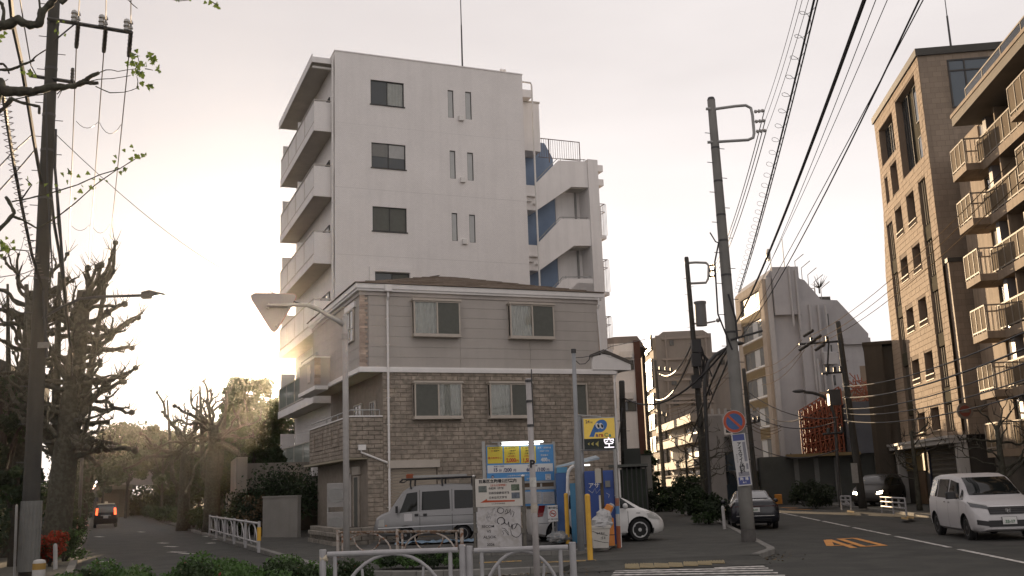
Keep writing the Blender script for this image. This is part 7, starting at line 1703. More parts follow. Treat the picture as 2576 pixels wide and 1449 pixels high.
x0, x1, z0, z1 = B3.fr.rect(1473, 1184, 1547, 1330, 0); m = MB(); m.bbox(x0, x1, 0, .8, LZ, z1, .02); m.build('cabinet', NB, B3.o)
b = MB(); B3.text(b, 'アサ', 1494, 1222, 13, -.004, .02)
B3.tube(b, [cr2(*q) for q in ((1012, 715), (1045, 740), (1070, 700), (1080, 745), (1110, 710), (1130, 750))], -.004, .006); B3.tube(b, [cr2(*q) for q in ((1165, 740), (1190, 755), (1185, 780))], -.004, .005); b.build('lettering', PWH, B3.o)
x0, x1, z0, z1 = B3.fr.rect(*cr2(1155, 635), *cr2(1198, 690), -.02); m = MB(); m.box(x0, x1, -.05, -.001, z0, z1); m.build('meter_box', mat('meter_grey', (.18, .18, .17), .6), B3.o)
B4 = Board('ticket_machine', 'beige control box on a brown post in front of the vending machine', 'machine', 1505, 1220, 26.9, 92)
x0, x1, z0, z1 = B4.fr.rect(*cr2(1068, 532), *cr2(1120, 655), 0); m = MB(); m.bbox(x0, x1, -.1, .1, z0, z1, .012); m.build('box', mat('box_beige', (.42, .39, .33), .5, .08), B4.o)
x0, x1, z0, z1 = B4.fr.rect(*cr2(1114, 524), *cr2(1142, 890), .12); m = MB(); m.box(x0, x1, .12, .2, LZ, z1); m.build('post', mat('post_brown', (.07, .055, .035), .7, .15), B4.o)
x0, x1, z0, z1 = B4.fr.rect(*cr2(1104, 760), *cr2(1120, 895), .0); m = MB(); m.box(x0, x1, .0, .06, LZ, z1); m.build('post', mat('post_white', (.5, .48, .45), .6), B4.o)
# yellow bollard pipes
for lab, u, vt, Y in (('tall yellow pipe bollard beside the white bin', 1480, 1242, G(1480, 1411, LZ).y), ('tall yellow pipe bollard at the curved white frame of the booth', 1426, 1240, 28.2)):
    p_ = PY(u, 1300, Y); h_ = PY(u, vt, Y).z - LZ; o = thing('bollard', lab, 'bollard', (p_.x, p_.y, LZ), 0, 'yellow pipe bollards'); m = MB(); m.lathe([(.058, 0), (.058, h_ - .04), (.045, h_ - .01), (.01, h_)], 14); m.build('pipe', YEL, o, smooth=False); m = MB(); m.lathe([(.10, 0), (.10, .015), (.06, .02)], 12); m.build('base_plate', DSTEEL, o)
# no smoking sign
B = Board('no_smoking_sign', 'small white no smoking sign with a red ring', 'sign', 1391, 1292, 28.6, 90)
B.box('plate', WHITEP, 1378, 1271, 1403.5, 1312, -.01, .0); x, z = B.fr.hit(1391, 1292); k = B.k
b = MB()
for i in range(24): a0, a1 = 2 * math.pi * i / 24, 2 * math.pi * (i + 1) / 24; b.quad(*[(x + r_ * k * math.cos(a_), -.0115, z + r_ * k * math.sin(a_)) for r_, a_ in ((8.3, a0), (8.3, a1), (6.4, a1), (6.4, a0))])
b.add([(x + p_ * k, -.012, z + q_ * k) for p_, q_ in ((-6, 4.6), (-4.6, 6), (6, -4.6), (4.6, -6))], [(0, 1, 2, 3)]); b.build('red_ring', PRED, B.o)
b = MB(); B.text(b, '構内禁煙', 1391, 1278, 5.5, -.0115, .02); B.text(b, 'NO SMOKING', 1391, 1306, 3.6, -.0115, .02); B.box('cigarette', PDARK, 1386, 1291, 1396, 1293, -.0118, -.0105); b.build('lettering', PDARK, B.o)
x, z = B.fr.hit(1391, 1300); m = MB(); m.cyl((x, .03, LZ), (x, .03, z), .03, n=8); m.build('post', STEEL, B.o)
# white bin, sacks, orange sign foot
q = G(1512, 1379, LZ); kb = pxm(q.y); o = thing('waste_bin', 'tapered white waste bin with scribbles, lined with a clear sack', 'bin', (q.x, q.y + .25, LZ), R(3))
BINW = mat('bin_white', (.50, .48, .44), .55, .10, 4)
w0, w1, h_ = 18.5 * kb, 23.5 * kb, 52 * kb
m = MB(); m.add([(-w0, -w0, 0), (w0, -w0, 0), (w0, w0, 0), (-w0, w0, 0), (-w1, -w1, h_), (w1, -w1, h_), (w1, w1, h_), (-w1, w1, h_)], [(3, 2, 1, 0), (0, 1, 5, 4), (1, 2, 6, 5), (2, 3, 7, 6), (3, 0, 4, 7), (4, 5, 6, 7)]); m.bbox(-w1 - .02, w1 + .02, -w1 - .02, w1 + .02, h_ - .05, h_ + .02, .01); m.build('body', BINW, o)
b = MB(); yy = lambda z: -(w0 + (w1 - w0) * z / h_) - .004
for t, x, z, s_ in (('もえない', 0.0, .36, .055), ('ゴミ', .06, .24, .07)): b.text(t, s_, Matrix.Translation((x, yy(z), z)) @ M0, .002)
b.tube([(-w1 * .9, yy(.42), .42), (0, yy(.34), .34), (w0 * .9, yy(.28), .30)], .005, 4); b.tube([(-w0, yy(.18), .20), (.05, yy(.14), .14), (w0, yy(.1), .12)], .005, 4); b.build('scribble', PDARK, o)
SACK = mat('sack_clear', (.50, .50, .50), .22, .12, 6, spec=.7, trans=.25); TRASH = mat('sack_content', (.30, .29, .28), .4, .5, 9, trans=.2, tint=(.16, .20, .22))
def sack(name, label, c, rx, ry, rz, seed, m_=SACK, parent=None, rag=.16, kn=True):
    r_ = random.Random(seed); n, k = 26, 14; v, f = [], []
    ph = [r_.uniform(0, 6) for _ in range(12)]
    for i in range(k + 1):
        a_ = -math.pi / 2 + math.pi * i / k
        for j in range(n):
            b_ = 2 * math.pi * j / n; d = 1 + rag * (math.sin(3 * b_ + ph[0] + 2 * a_) * .4 + math.sin(7 * b_ + ph[1] - 3 * a_) * .35 + math.sin(5 * a_ * 2 + ph[2] + b_ * 2) * .3 + r_.uniform(-.35, .35))
            v.append((c[0] + rx * d * math.cos(a_) * math.cos(b_), c[1] + ry * d * math.cos(a_) * math.sin(b_), c[2] + rz * (1 + max(-.97, d * math.sin(a_)))))
    for i in range(k):
        for j in range(n): f.append((i * n + j, i * n + (j + 1) % n, (i + 1) * n + (j + 1) % n, (i + 1) * n + j))
    b = MB(); b.add(v, f); o_ = b.build(name, m_, parent); 
    if label: tag(o_, label, 'sack')
    return o_
s_ = sack('sack_liner', None, (0.05, 0, h_ - .14), w1 * 1.15, w1 * 1.15, .20, 3, SACK, o); sack('sack_liner', None, (0.12, .02, h_ - .02), w1 * .85, w1 * .9, .21, 8, SACK, o)
q = G(1412, 1371, LZ); sack('rubbish_sack', 'grey clear rubbish sack full of waste lying by the yellow bollard', (q.x - .02, q.y + .35, LZ), 31 * pxm(q.y), .33, 15.5 * pxm(q.y), 5, TRASH, rag=.13)
q = G(1541, 1374, LZ); kq = pxm(q.y); o = thing('cone_stand', 'orange plastic barrier stand with a grey top leaning behind the white bin', 'barrier', (q.x, q.y + .3, LZ))
m = MB(); m.bbox(-7 * kq, 8 * kq, -.1, .1, 0, 67 * kq, .02); m.build('leg', ORG, o); m = MB(); m.bbox(-7 * kq, 8 * kq, -.102, .102, 25 * kq, 27 * kq, .002); m.build('strap', PDARK, o)
m = MB(); M = Matrix.Translation((-6 * kq, -.05, 84 * kq)) @ Matrix.Rotation(R(28), 4, 'Y'); m.bbox(-9 * kq, 9 * kq, -.12, .12, -16 * kq, 16 * kq, .03, M); m.build('head', ORG, o); m = MB(); M = Matrix.Translation((2 * kq, .02, 90 * kq)) @ Matrix.Rotation(R(28), 4, 'Y'); m.bbox(-7 * kq, 7 * kq, -.12, .12, -12 * kq, 12 * kq, .03, M); m.build('cap', mat('cap_grey', (.30, .31, .34), .6), o)
# blue sheet, air conditioners, gas pipe, planter, flower pot at the house
q = G(1090, 1368, LZ); r_ = random.Random(8)
m = MB(); n = 18; vv = [(q.x - 1.1 + 2.4 * i / n, q.y - .45 + .9 * j / 8, LZ + .03 + .07 * abs(math.sin(i * 1.1 + j * .7)) * r_.uniform(.4, 1.3)) for i in range(n + 1) for j in range(9)]
m.add(vv, [(i * 9 + j, (i + 1) * 9 + j, (i + 1) * 9 + j + 1, i * 9 + j + 1) for i in range(n) for j in range(8)]); tag(m.build('tarpaulin', mat('tarp_blue', (.17, .25, .33), .5, .2, 5)), 'crumpled pale blue tarpaulin on the ground beside the silver minivan', 'sheet')
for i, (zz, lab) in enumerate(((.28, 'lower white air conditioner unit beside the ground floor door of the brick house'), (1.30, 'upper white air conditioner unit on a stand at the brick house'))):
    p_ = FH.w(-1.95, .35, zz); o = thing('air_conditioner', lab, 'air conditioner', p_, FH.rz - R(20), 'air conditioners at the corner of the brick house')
    m = MB(); m.bbox(-.2, .55, -.15, .15, 0, .85, .02); m.build('casing', mat('ac_white_shaded', (.30, .29, .28), .5, .1, 3), o); m = MB(); m.lathe([(.27, 0), (.27, .02), (.22, .02), (.22, .005)], 20, Matrix.Translation((.12, -.15, .42)) @ M0); m.build('fan_ring', mat('grey_plastic', (.3, .3, .29), .6), o)  # white casing greyed to carry the shade of the overhang
    m = MB()
    for k in range(7): m.box(-.14, .38, -.165, -.152, .2 + k * .07, .21 + k * .07)
    m.build('grille', mat('grey_plastic', (.3, .3, .29), .6), o)
    m = MB()
    for x in (-.17, .52): m.box(x - .02, x + .02, -.14, .14, -.12 if i == 0 else -.98 + .0, -.005)
    m.build('stand', STEEL, o)
m = MB(); m.tube([FH.w(-.35, -.3, .62), FH.w(-.25, -.32, .70), FH.w(.1, -.32, .71), FH.w(.6, -.32, .72)], .045, 8); tag(m.build('guard_pipe', YEL), 'yellow guard pipe in front of the house corner by the minivan nose', 'pipe')
o = fthing('block_planter', 'low planter wall of rough concrete blocks at the house corner', 'planter', FH); rb2 = random.Random(6)
for r0 in range(4):
    for i in range(9):
        m = MB(); x = -2.55 + (.12 if r0 % 2 else 0); y = -3.2 + i * .5 + (.22 if r0 % 2 else 0); m.bbox(x - .12 - rb2.random() * .03, x + .12, y, y + .48, .1 + r0 * .14, .1 + r0 * .14 + .13, .012); m.build('block', mat('rough_block', (.23, .21, .18), .9, .3, 5, .5, 30, rnd=.15), o)
    for i in range(4):
        m = MB(); x = -2.4 + i * .42 + (.2 if r0 % 2 else 0); m.bbox(x, x + .40, -3.32 - rb2.random() * .03, -3.08, .1 + r0 * .14, .1 + r0 * .14 + .13, .012); m.build('block', MATS['rough_block'], o)
m = MB(); m.box(-2.4, -.9, -3.1, 1.2, .1, .55); m.build('soil', mat('soil', (.05, .04, .03), .95, .3, 4), o)
# garden wall and gate pillar beside the side street
W_ = FLS; gw = mat('garden_wall', (.25, .24, .22), .85, .12, 1, .2, 20, streak=.15)
def vwall(name, label, u0, v0, u1, v1, vt, m_, th=.18, cat='wall', extra=None):
    a, c = G(u0, v0, PZ), G(u1, v1, PZ); h_ = PY(u0, vt, a.y).z - PZ; d = c - a; fr_ = Frame((a.x, a.y), 90 - math.degrees(math.atan2(d.y, d.x))); o_ = fthing(name, label, cat, fr_)
    m = MB(); m.box(0, d.length, 0, th, PZ, PZ + h_); m.build('wall', m_, o_); m = MB(); m.box(-.02, d.length + .02, -.03, th + .03, PZ + h_, PZ + h_ + .07); m.build('coping', m_, o_); return o_
vwall('garden_wall', 'plain pale concrete garden wall between the hazy railing and the brick house', 660, 1352, 748, 1352, 1253, gw)
# ================================================================ vegetation
def rnd_quads(rng, C, size, flat=.0, asp=.6):
    n = len(C); a = rng.normal(size=(n, 3)); a /= np.linalg.norm(a, axis=1)[:, None]
    b = rng.normal(size=(n, 3)); b -= (b * a).sum(1)[:, None] * a; b /= np.linalg.norm(b, axis=1)[:, None]
    s = size * rng.uniform(.6, 1.3, n)[:, None]
    v = np.stack([C - a * s * .5, C + b * s * asp * .5 , C + a * s * .55, C - b * s * asp * .5], 1).reshape(-1, 3)
    return v, np.arange(4 * n).reshape(n, 4)
def foliage(name, parent, clumps, n, size, mats, seed, kind='stuff'):
    """leaf faces through the volume of many small clumps; denser near each clump's skin"""
    rng = np.random.default_rng(seed); cl = np.array(clumps, float); w = cl[:, 3] ** 2; pick = rng.choice(len(cl), n, p=w / w.sum())
    d = rng.normal(size=(n, 3)); d /= np.linalg.norm(d, axis=1)[:, None]; r = rng.uniform(0, 1, n) ** .45
    C = cl[pick, :3] + d * (cl[pick, 3] * r)[:, None] * np.array([1, 1, .8])
    v, f = rnd_quads(rng, C, size); mi = (pick * 7919 % len(mats)) if len(mats) > 1 else None
    return link(name, np_mesh(name, v, f, mats, mi), parent, kind)
def clump_cloud(rng, c, R3, n, r0, r1, hollow=.35):
    out = []
    while len(out) < n:
        p = rng.uniform(-1, 1, 3); q = np.linalg.norm(p)
        if q > 1 or q < hollow: continue
        out.append((c[0] + p[0] * R3[0], c[1] + p[1] * R3[1], c[2] + p[2] * R3[2], rng.uniform(r0, r1)))
    return out
def leafy_tree(name, label, base, h, crown, seed, n=5000, size=.22, mats=(LEAF1, LEAF2), tr=.14, cat='tree', group=None, limbs=6, cn=34):
    """crown = (centre height, radius x, radius z)"""
    o = thing(name, label, cat, base, 0, group); rng = np.random.default_rng(seed); rr = random.Random(seed)
    cz, rx, rz = crown; m = MB(); lean = Vector((rr.uniform(-.3, .3), rr.uniform(-.3, .3), 0))
    m.tube([(0, 0, -.1), lean * .3 + Vector((0, 0, cz * .35)), lean + Vector((0, 0, cz * .8)), lean * 1.5 + Vector((0, 0, cz + rz * .5))], [tr * 1.2, tr, tr * .7, tr * .25], 8)
    cl = clump_cloud(rng, (lean.x, lean.y, cz), (rx, rx, rz), cn, rx * .16, rx * .34)
    for k in range(limbs):
        q = Vector(cl[k][:3]); s = Vector((lean.x * .6, lean.y * .6, cz * rr.uniform(.4, .75))); mid = s.lerp(q, .5) + Vector((rr.uniform(-.2, .2), rr.uniform(-.2, .2), rr.uniform(.0, .3))); m.tube([s, mid, q], [tr * .5, tr * .32, tr * .12], 6)
    m.build('trunk', BARK, o)
    foliage('crown', o, cl, n, size, list(mats), seed); return o
def shrub(name, label, base, rx, ry, h, seed, n=1500, size=.12, mats=(LEAF2, LEAF3), group=None, cat='shrub', flowers=None, cn=22):
    o = thing(name, label, cat, base, 0, group); rng = np.random.default_rng(seed); rr = random.Random(seed)
    cl = [(rng.uniform(-rx, rx) * .8, rng.uniform(-ry, ry) * .8, rng.uniform(.15, .8) * h, rng.uniform(.18, .3) * min(h, 2 * rx)) for _ in range(cn)]
    m = MB()
    for k in range(7): q = cl[k % len(cl)]; m.tube([(q[0] * .2, q[1] * .2, 0), (q[0] * .6, q[1] * .6, q[2] * .6), q[:3]], [.03, .02, .008], 5)
    m.build('stems', BARK, o); foliage('foliage', o, cl, n, size, list(mats), seed)
    if flowers: foliage('flowers', o, [(c[0], c[1], c[2] + .04, c[3]) for c in cl], flowers[0], flowers[2], [flowers[1]], seed + 1)
    return o
def hedge(name, label, a, c, w, h, seed, n, size, mats, flowers=None, cat='hedge'):
    a, c = Vector(a), Vector(c); d = c - a; L = d.length; o = thing(name, label, cat, a, math.atan2(d.y, d.x)); rng = np.random.default_rng(seed); k = max(14, int(L / min(w, h) * 16))
    cl = [(L * (i + rng.uniform(0, 1)) / k, w * (((i * .618) % 1) - .5), h * rng.uniform(.3, .72), h * rng.uniform(.24, .36)) for i in range(k)]
    m = MB(); rr = random.Random(seed)
    for i in range(int(L * 3)): x, y = rr.uniform(0, L), rr.uniform(-w * .3, w * .3); m.tube([(x, y, 0), (x + rr.uniform(-.1, .1), y, h * .7)], [.02, .01], 4)
    m.build('stems', BARK, o); foliage('foliage', o, cl, n, size, list(mats), seed)
    if flowers: foliage('flowers', o, [(q[0], q[1], q[2] + .05, q[3]) for q in cl], flowers[0], flowers[2], [flowers[1]], seed + 9)
    return o
# ---- pollarded plane trees: thick trunk, gnarled arms with knuckles, thin whips
def gnarl(m, p, d, L, r, rr, knob=2.0, seg=10, up=.035):
    pts, rs = [Vector(p)], [r]; d = Vector(d).normalized(); ax = Vector((rr.uniform(-1, 1), rr.uniform(-1, 1), rr.uniform(-.6, .6)))
    ph = rr.uniform(0, 6)
    for i in range(seg):
        d = (d + ax.cross(d) * .62 * math.sin(ph + i * 1.5) + Vector((rr.uniform(-.3, .3), rr.uniform(-.2, .2), rr.uniform(-.3, .3) + up))).normalized()
        pts.append(pts[-1] + d * L / seg); k = 1 + (.25 if i % 3 == 1 else 0) + rr.uniform(-.05, .12); rs.append(r * (1 - .55 * (i + 1) / seg) * k)
    m.tube(pts, rs, 7)
    for q, s in ((-1, .55), (-2, .4), (-5, .6)): m.ball(pts[q], r * s * knob * rr.uniform(.8, 1.15), 6, (1, 1, rr.uniform(.75, 1.1)))
    return pts, d
def plane_tree(label, base, h, r, seed, arms, z0, L=(1.2, 2.2), ar=.09, group='pollarded plane trees', lean=(0, 0), split=None, whips=3):
    o = thing('plane_tree', label, 'tree', base, 0, group); rr = random.Random(seed); m = MB()
    m.tube([(0, 0, -.2), (0, 0, .5), (lean[0] * .2, lean[1] * .2, h * .3), (lean[0] * .6, lean[1] * .6, h * .65), (lean[0], lean[1], h)], [r * 1.35, r * 1.08, r, r * .82, r * .55], 14)
    if split:
        for dx, hh, rf in split: m.tube([(0, 0, h * .35), (dx * .6, 0, h * .55), (dx, .1, hh)], [r * .5, r * .36, r * rf], 10)
    m.build('trunk', BARK2, o, smooth=True)
    b = MB(); tw = MB()
    for k in range(arms):
        f = rr.uniform(z0, 1.0); a = (k % 2) * math.pi + rr.uniform(-1.1, 1.1) + rr.uniform(-.3, .3); p = Vector((lean[0] * f, lean[1] * f, h * f)); d = Vector((math.cos(a), math.sin(a) * .8, rr.uniform(-.25, .4) + (f > .9) * .8))
        pts, e = gnarl(b, p, d, rr.uniform(*L), ar * rr.uniform(.7, 1.15), rr)
        for _ in range(2):
            if rr.random() < .7:
                q = pts[rr.randint(4, 8)]; g = Vector((rr.uniform(-1, 1), rr.uniform(-1, 1), rr.uniform(-.1, .9))); pts2, e2 = gnarl(b, q, g + d * .6, rr.uniform(.35, .9), ar * .5, rr, 1.7, 6)
                for _ in range(whips): w = Vector((rr.uniform(-1, 1), rr.uniform(-1, 1), rr.uniform(.1, 1))).normalized(); tw.tube([pts2[-1], pts2[-1] + w * .2 + Vector((0, 0, .05)), pts2[-1] + w * .35 + Vector((0, 0, rr.uniform(.0, .3)))], [.014, .009, .004], 4)
        for _ in range(whips): w = Vector((rr.uniform(-1, 1), rr.uniform(-1, 1), rr.uniform(.1, 1))).normalized(); tw.tube([pts[-1], pts[-1] + w * .25 + Vector((0, 0, .06)), pts[-1] + w * .45 + Vector((0, 0, rr.uniform(.1, .35)))], [.015, .010, .004], 4)
    b.build('limbs', BARK2, o, smooth=True); tw.build('twigs', BARK, o, kind='stuff')
    return o
# foreground branches reaching in from a plane tree at the left edge
Yb = 12.0; o = thing('plane_tree', 'near plane tree reaching over the dark pole with knobbly limbs and fresh leaves', 'tree', PY(-120, 1400, Yb).xy.to_3d(), 0, 'pollarded plane trees'); b0 = Vector(o.location)
def cb(x, y, dy=0.0): return PY(x * .2469, y * .2469, Yb + dy) - b0
def cb1(x, y, dy=0.0): return PY(x * .5, y * .5, Yb + dy) - b0
kb_ = pxm(Yb) * .2469
m = MB(); m.tube([(0, 0, 0), (0, 0, 1.5), PY(-105, 700, Yb) - b0, PY(-60, 330, Yb) - b0, PY(-15, 215, Yb) - b0, PY(5, 215, Yb) - b0], [.28, .24, .2, .16, .13, .10], 12); m.build('trunk', BARK2, o, smooth=True)
RB = random.Random(3)
def limb(pts, r0, r1, f=cb):
    P = [f(*q) for q in pts]; Q = []; rs = []
    for i in range(len(P) - 1):
        for k in range(4):
            t = k / 4; Q.append(P[i].lerp(P[i + 1], t) + Vector((RB.uniform(-1, 1), 0, RB.uniform(-1, 1))) * r0 * kb_ * .12); g = (i + t) / (len(P) - 1); rs.append((r0 + (r1 - r0) * g) * kb_ * RB.uniform(.85, 1.2))
    Q.append(P[-1]); rs.append(r1 * kb_)
    m = MB(); m.tube(Q, rs, 8); m.build('limb', BARK2, o, smooth=True)
limb([(-30, 900), (60, 935), (200, 930), (340, 935), (500, 890), (640, 885), (760, 880), (850, 830), (900, 790), (1010, 740)], 58, 18)
limb([(850, 840), (920, 845), (1000, 845)], 28, 18); limb([(-60, 880), (-110, 560), (-150, 250), (0, 262), (90, 250), (180, 200), (300, 258), (400, 250), (432, 120), (520, 35), (570, -60)], 62, 34)
limb([(410, 110), (400, 0), (395, -80)], 14, 10); limb([(-40, 880), (-60, 760), (-20, 712), (120, 708), (230, 660), (350, 612)], 20, 12); limb([(300, 640), (370, 570), (470, 505)], 9, 6); limb([(-110, 600), (-40, 650), (30, 650), (70, 690), (95, 750)], 16, 8); limb([(110, 1000), (200, 1040), (300, 1065), (400, 1085), (400, 1160)], 18, 14); limb([(120, 1000), (60, 1080), (-20, 1160)], 26, 16); limb([(565, -60), (600, -30), (635, 30), (690, -20)], 26, 22); limb([(570, -60), (900, -140), (1310, 0)], 12, 6)
limb([(281, -30), (500, -130), (780, -90), (860, -5)], 12, 5, cb1); limb([(780, -90), (900, -110), (1040, -10)], 8, 5, cb1)
limb([(30, 250), (40, 120), (20, 40), (-40, 0)], 22, 18); limb([(100, 1020), (330, 975), (450, 960)], 8, 5)
for pts in ([(1000, 745), (1080, 712), (1140, 712), (1200, 728), (1290, 712), (1380, 702)], [(930, 825), (1000, 808), (1150, 800), (1330, 770)], [(975, 880), (1060, 920), (1120, 945), (1260, 940), (1340, 920), (1400, 895)], [(1400, 900), (1405, 830), (1395, 780)], [(1380, 700), (1420, 640), (1400, 560)], [(1480, 700), (1560, 715)], [(580, 960), (640, 900), (590, 1000)], [(1310, 0), (1350, 45), (1400, 85)]): limb(pts, 6, 3.5)
limb([(30, 990), (55, 1030), (72, 1072), (40, 1110), (-20, 1170), (-185, 1260)], 34 / 2.0, 24, cb1); limb([(70, 1090), (120, 1110), (190, 1150)], 16, 7, cb1)
for pts in ([(60, 1015), (150, 997), (260, 970), (390, 930), (500, 880), (600, 850), (680, 800)], [(190, 1150), (290, 1090), (380, 1020), (480, 930), (600, 845)], [(-190, 1330), (-20, 1265), (60, 1255), (140, 1262), (160, 1330)], [(110, 1000), (160, 930), (130, 900)]): limb(pts, 9, 5, cb1)
limb([(1040, -10), (1075, 15), (1100, 30)], 6, 4, cb1); limb([(860, -5), (900, 5), (950, 0)], 6, 4, cb1)
def maple(n=5):
    pts = []
    for i, (a_, r_) in enumerate(((-90, .10), (-60, .42), (-35, .36), (-12, .78), (5, .48), (28, .72), (45, .50), (68, .72), (90, 1.0), (112, .72), (135, .50), (152, .72), (175, .48), (192, .78), (215, .36), (240, .42))): pts.append((r_ * math.cos(R(a_)), .10 * (1 if i % 2 else -1) * r_, r_ * math.sin(R(a_))))
    b = MB(); b.v = [(0, .0, .1)] + pts; b.f = [(0, 1 + i, 1 + (i + 1) % len(pts)) for i in range(len(pts))]; b.m = [0] * len(b.f); return b.mesh('leaf', LEAF4)
LEAFM = maple()
lv = [(1340, 640, 50), (1375, 575, 60), (1395, 510, 45), (1300, 650, 50), (1350, 550, 45), (1420, 690, 55), (1450, 650, 50), (1490, 655, 45), (1390, 640, 30), (1520, 555, 55), (1545, 600, 60), (1570, 630, 62), (1600, 700, 60), (1625, 720, 40), (1360, 750, 45), (1400, 730, 40), (1430, 750, 55), (1455, 775, 45), (1440, 860, 40), (1520, 890, 55), (1550, 880, 45), (1395, 890, 30), (590, 225, 30), (565, 320, 38), (590, 345, 30), (660, 355, 22), (320, 760, 45), (300, 720, 35), (245, 740, 40), (215, 690, 35), (350, 770, 30), (50, 330, 40), (15, 370, 45), (0, 430, 35), (650, 215, 22)]
lv1 = [(580, 790, 20), (578, 815, 16), (625, 855, 27), (610, 870, 18), (665, 735, 15), (628, 757, 15), (672, 760, 8), (690, 790, 22), (720, 780, 22), (665, 800, 16), (735, 775, 12), (350, 868, 22), (312, 872, 18), (338, 910, 17), (395, 890, 18), (438, 870, 15), (415, 938, 14), (400, 960, 18), (460, 948, 20), (375, 1000, 10), (535, 910, 8), (195, 915, 18), (232, 930, 16), (140, 900, 16), (150, 930, 12), (275, 1090, 10), (285, 935, 13), (300, 965, 10), (580, 850, 18), (470, 900, 12), (240, 985, 10), (35, 1250, 34), (15, 1225, 25), (70, 1215, 18), (10, 1290, 20), (35, 1195, 14), (75, 1250, 16), (5, 1345, 14), (1085, 25, 25), (1060, 10, 20), (1100, 40, 14), (1035, 10, 14), (900, 5, 16), (955, 2, 10), (885, 2, 12), (395, 1020, 8), (480, 945, 10), (505, 905, 9)]
for L_, f, kk_ in ((lv, cb, kb_), (lv1, cb1, pxm(Yb) * .5)):
    for x, y, s_ in L_:
        for rep in range(1 if s_ < 20 else 2):
            p_ = f(x + RB.uniform(-.35, .35) * s_ * rep, y + RB.uniform(-.35, .35) * s_ * rep, RB.uniform(-.25, .25)); q = link('leaf', LEAFM, o, loc=p_); sc = s_ * kk_ * RB.uniform(1.0, 1.35) * (1 if rep == 0 else .75); q.scale = (sc, sc, sc); q.rotation_euler = (RB.uniform(-.9, .9), RB.uniform(0, 6.28), RB.uniform(-1.1, 1.1))
def at_(u, Y): p = PY(u, 1300, Y); p.z = PZ; return p
# trees along the left pavement
b = FLS.w(-1.15, 36, PZ)
plane_tree('broad pollarded plane tree with gnarled arms behind the dark pole', b, PY(200, 740, b.y).z, .40, 12, 70, .36, (1.1, 2.5), .10, lean=(.5, 0), split=((-1.5, PY(110, 720, b.y).z, .16), (1.15, PY(250, 720, b.y).z, .14), (-.4, PY(160, 690, b.y).z, .14)), whips=4)
b = at_(45, 35); plane_tree('dim pollarded plane tree behind the dark pole, close to the dark house', b, PY(60, 740, b.y).z, .30, 33, 44, .4, (1.1, 2.4), .09, split=((-.9, PY(20, 720, b.y).z, .14), (.6, PY(80, 720, b.y).z, .14)), whips=3)
b = at_(462, 60); plane_tree('slim forked plane tree of the pair against the sunset', b, PY(465, 1100, b.y).z, .34, 5, 16, .8, (2.2, 4.0), .10, split=((-1.2, PY(430, 1010, b.y).z, .14), (.6, PY(480, 1000, b.y).z, .14)), whips=6)
b = at_(533, 52); plane_tree('stouter plane tree of the pair against the sunset', b, PY(535, 1075, b.y).z, .40, 9, 16, .8, (2.0, 3.4), .10, split=((-.8, PY(515, 975, b.y).z, .12), (.6, PY(550, 995, b.y).z, .12)), whips=6)
# leafy trees right of the side street
def at(u, v, Y): p = PY(u, v, Y); p.z = PZ; return p
def crown_px(u, vt, vb, Y): a, c = PY(u, vt, Y).z, PY(u, vb, Y).z; return ((a + c) / 2, (a - c) / 2)
def ltree(label, u, Y, vt, vb, wpx, seed, n, size, mats, **k):
    cz, rz = crown_px(u, vt, vb, Y); return leafy_tree('leafy_tree', label, at(u, 1300, Y), cz + rz, (cz, wpx / 2 * pxm(Y), rz), seed, n, size, mats, group='leafy trees round the side street', **k)
ltree('tall leafy tree beside the balconies, lit from behind by the sun', 638, 62, 955, 1170, 168, 21, 17000, .25, (LEAF1, LEAF2), cn=70)
ltree('rounded green tree beside the glass balcony, over the garden wall', 640, 51, 1095, 1225, 100, 22, 9000, .18, (LEAF1, LEAF2, LEAF1), cn=30)
ltree('dark leafy tree between the plane tree pair and the tall tree', 590, 72, 1005, 1270, 130, 23, 10000, .3, (LEAF1, LEAF3), cn=56)
ltree('broad rounded tree where the side street bends', 315, 112, 1070, 1215, 170, 24, 7500, .42, (LEAF1, LEAF2), cn=40)
ltree('bushy tree with a ragged top between the bend and the slim plane tree', 405, 92, 1058, 1260, 120, 25, 6500, .34, (LEAF1, LEAF2), cn=36)
ltree('dark tree low beside the slim plane tree', 500, 88, 1120, 1290, 110, 26, 5000, .34, (LEAF3, LEAF1), cn=30)
ltree('olive tree beyond the flat roofed house', 255, 120, 1120, 1250, 90, 27, 3500, .42, (LEAF3, LEAF1), cn=24)
ltree('dark green tree under the dark roof corner', 20, 34, 930, 1180, 150, 28, 7000, .20, (LEAF3, LEAF2), cn=40)
ltree('dark lower tree in front of the one under the roof corner', 40, 29, 1150, 1290, 110, 29, 4500, .16, (LEAF2, LEAF3), cn=26)
ltree('dark tree trunk and leaves behind the broad plane tree', 215, 66, 1080, 1290, 80, 30, 4000, .26, (LEAF3, LEAF3), cn=26)
# more distant wood behind everything on the left
ltree('far tree over the bend, seen through the branches', 445, 128, 1090, 1240, 130, 31, 4000, .5, (LEAF1, LEAF2), cn=28)
ltree('far tree behind the tall leafy tree at the sunset', 560, 118, 1050, 1260, 110, 32, 4000, .48, (LEAF1, LEAF3), cn=28)
rngw = np.random.default_rng(77); cl = []
for i in range(240):
    u = rngw.uniform(150, 760); vt_ = 1078 if u < 560 else 1078 - (u - 560) * .55; cl.append(tuple(PY(u, rngw.uniform(vt_ + 12, 1310), rngw.uniform(128, 146))) + (rngw.uniform(1.2, 2.6),))
foliage('far_wood', None, cl, 50000, .5, [LEAF3, LEAF1], 78)
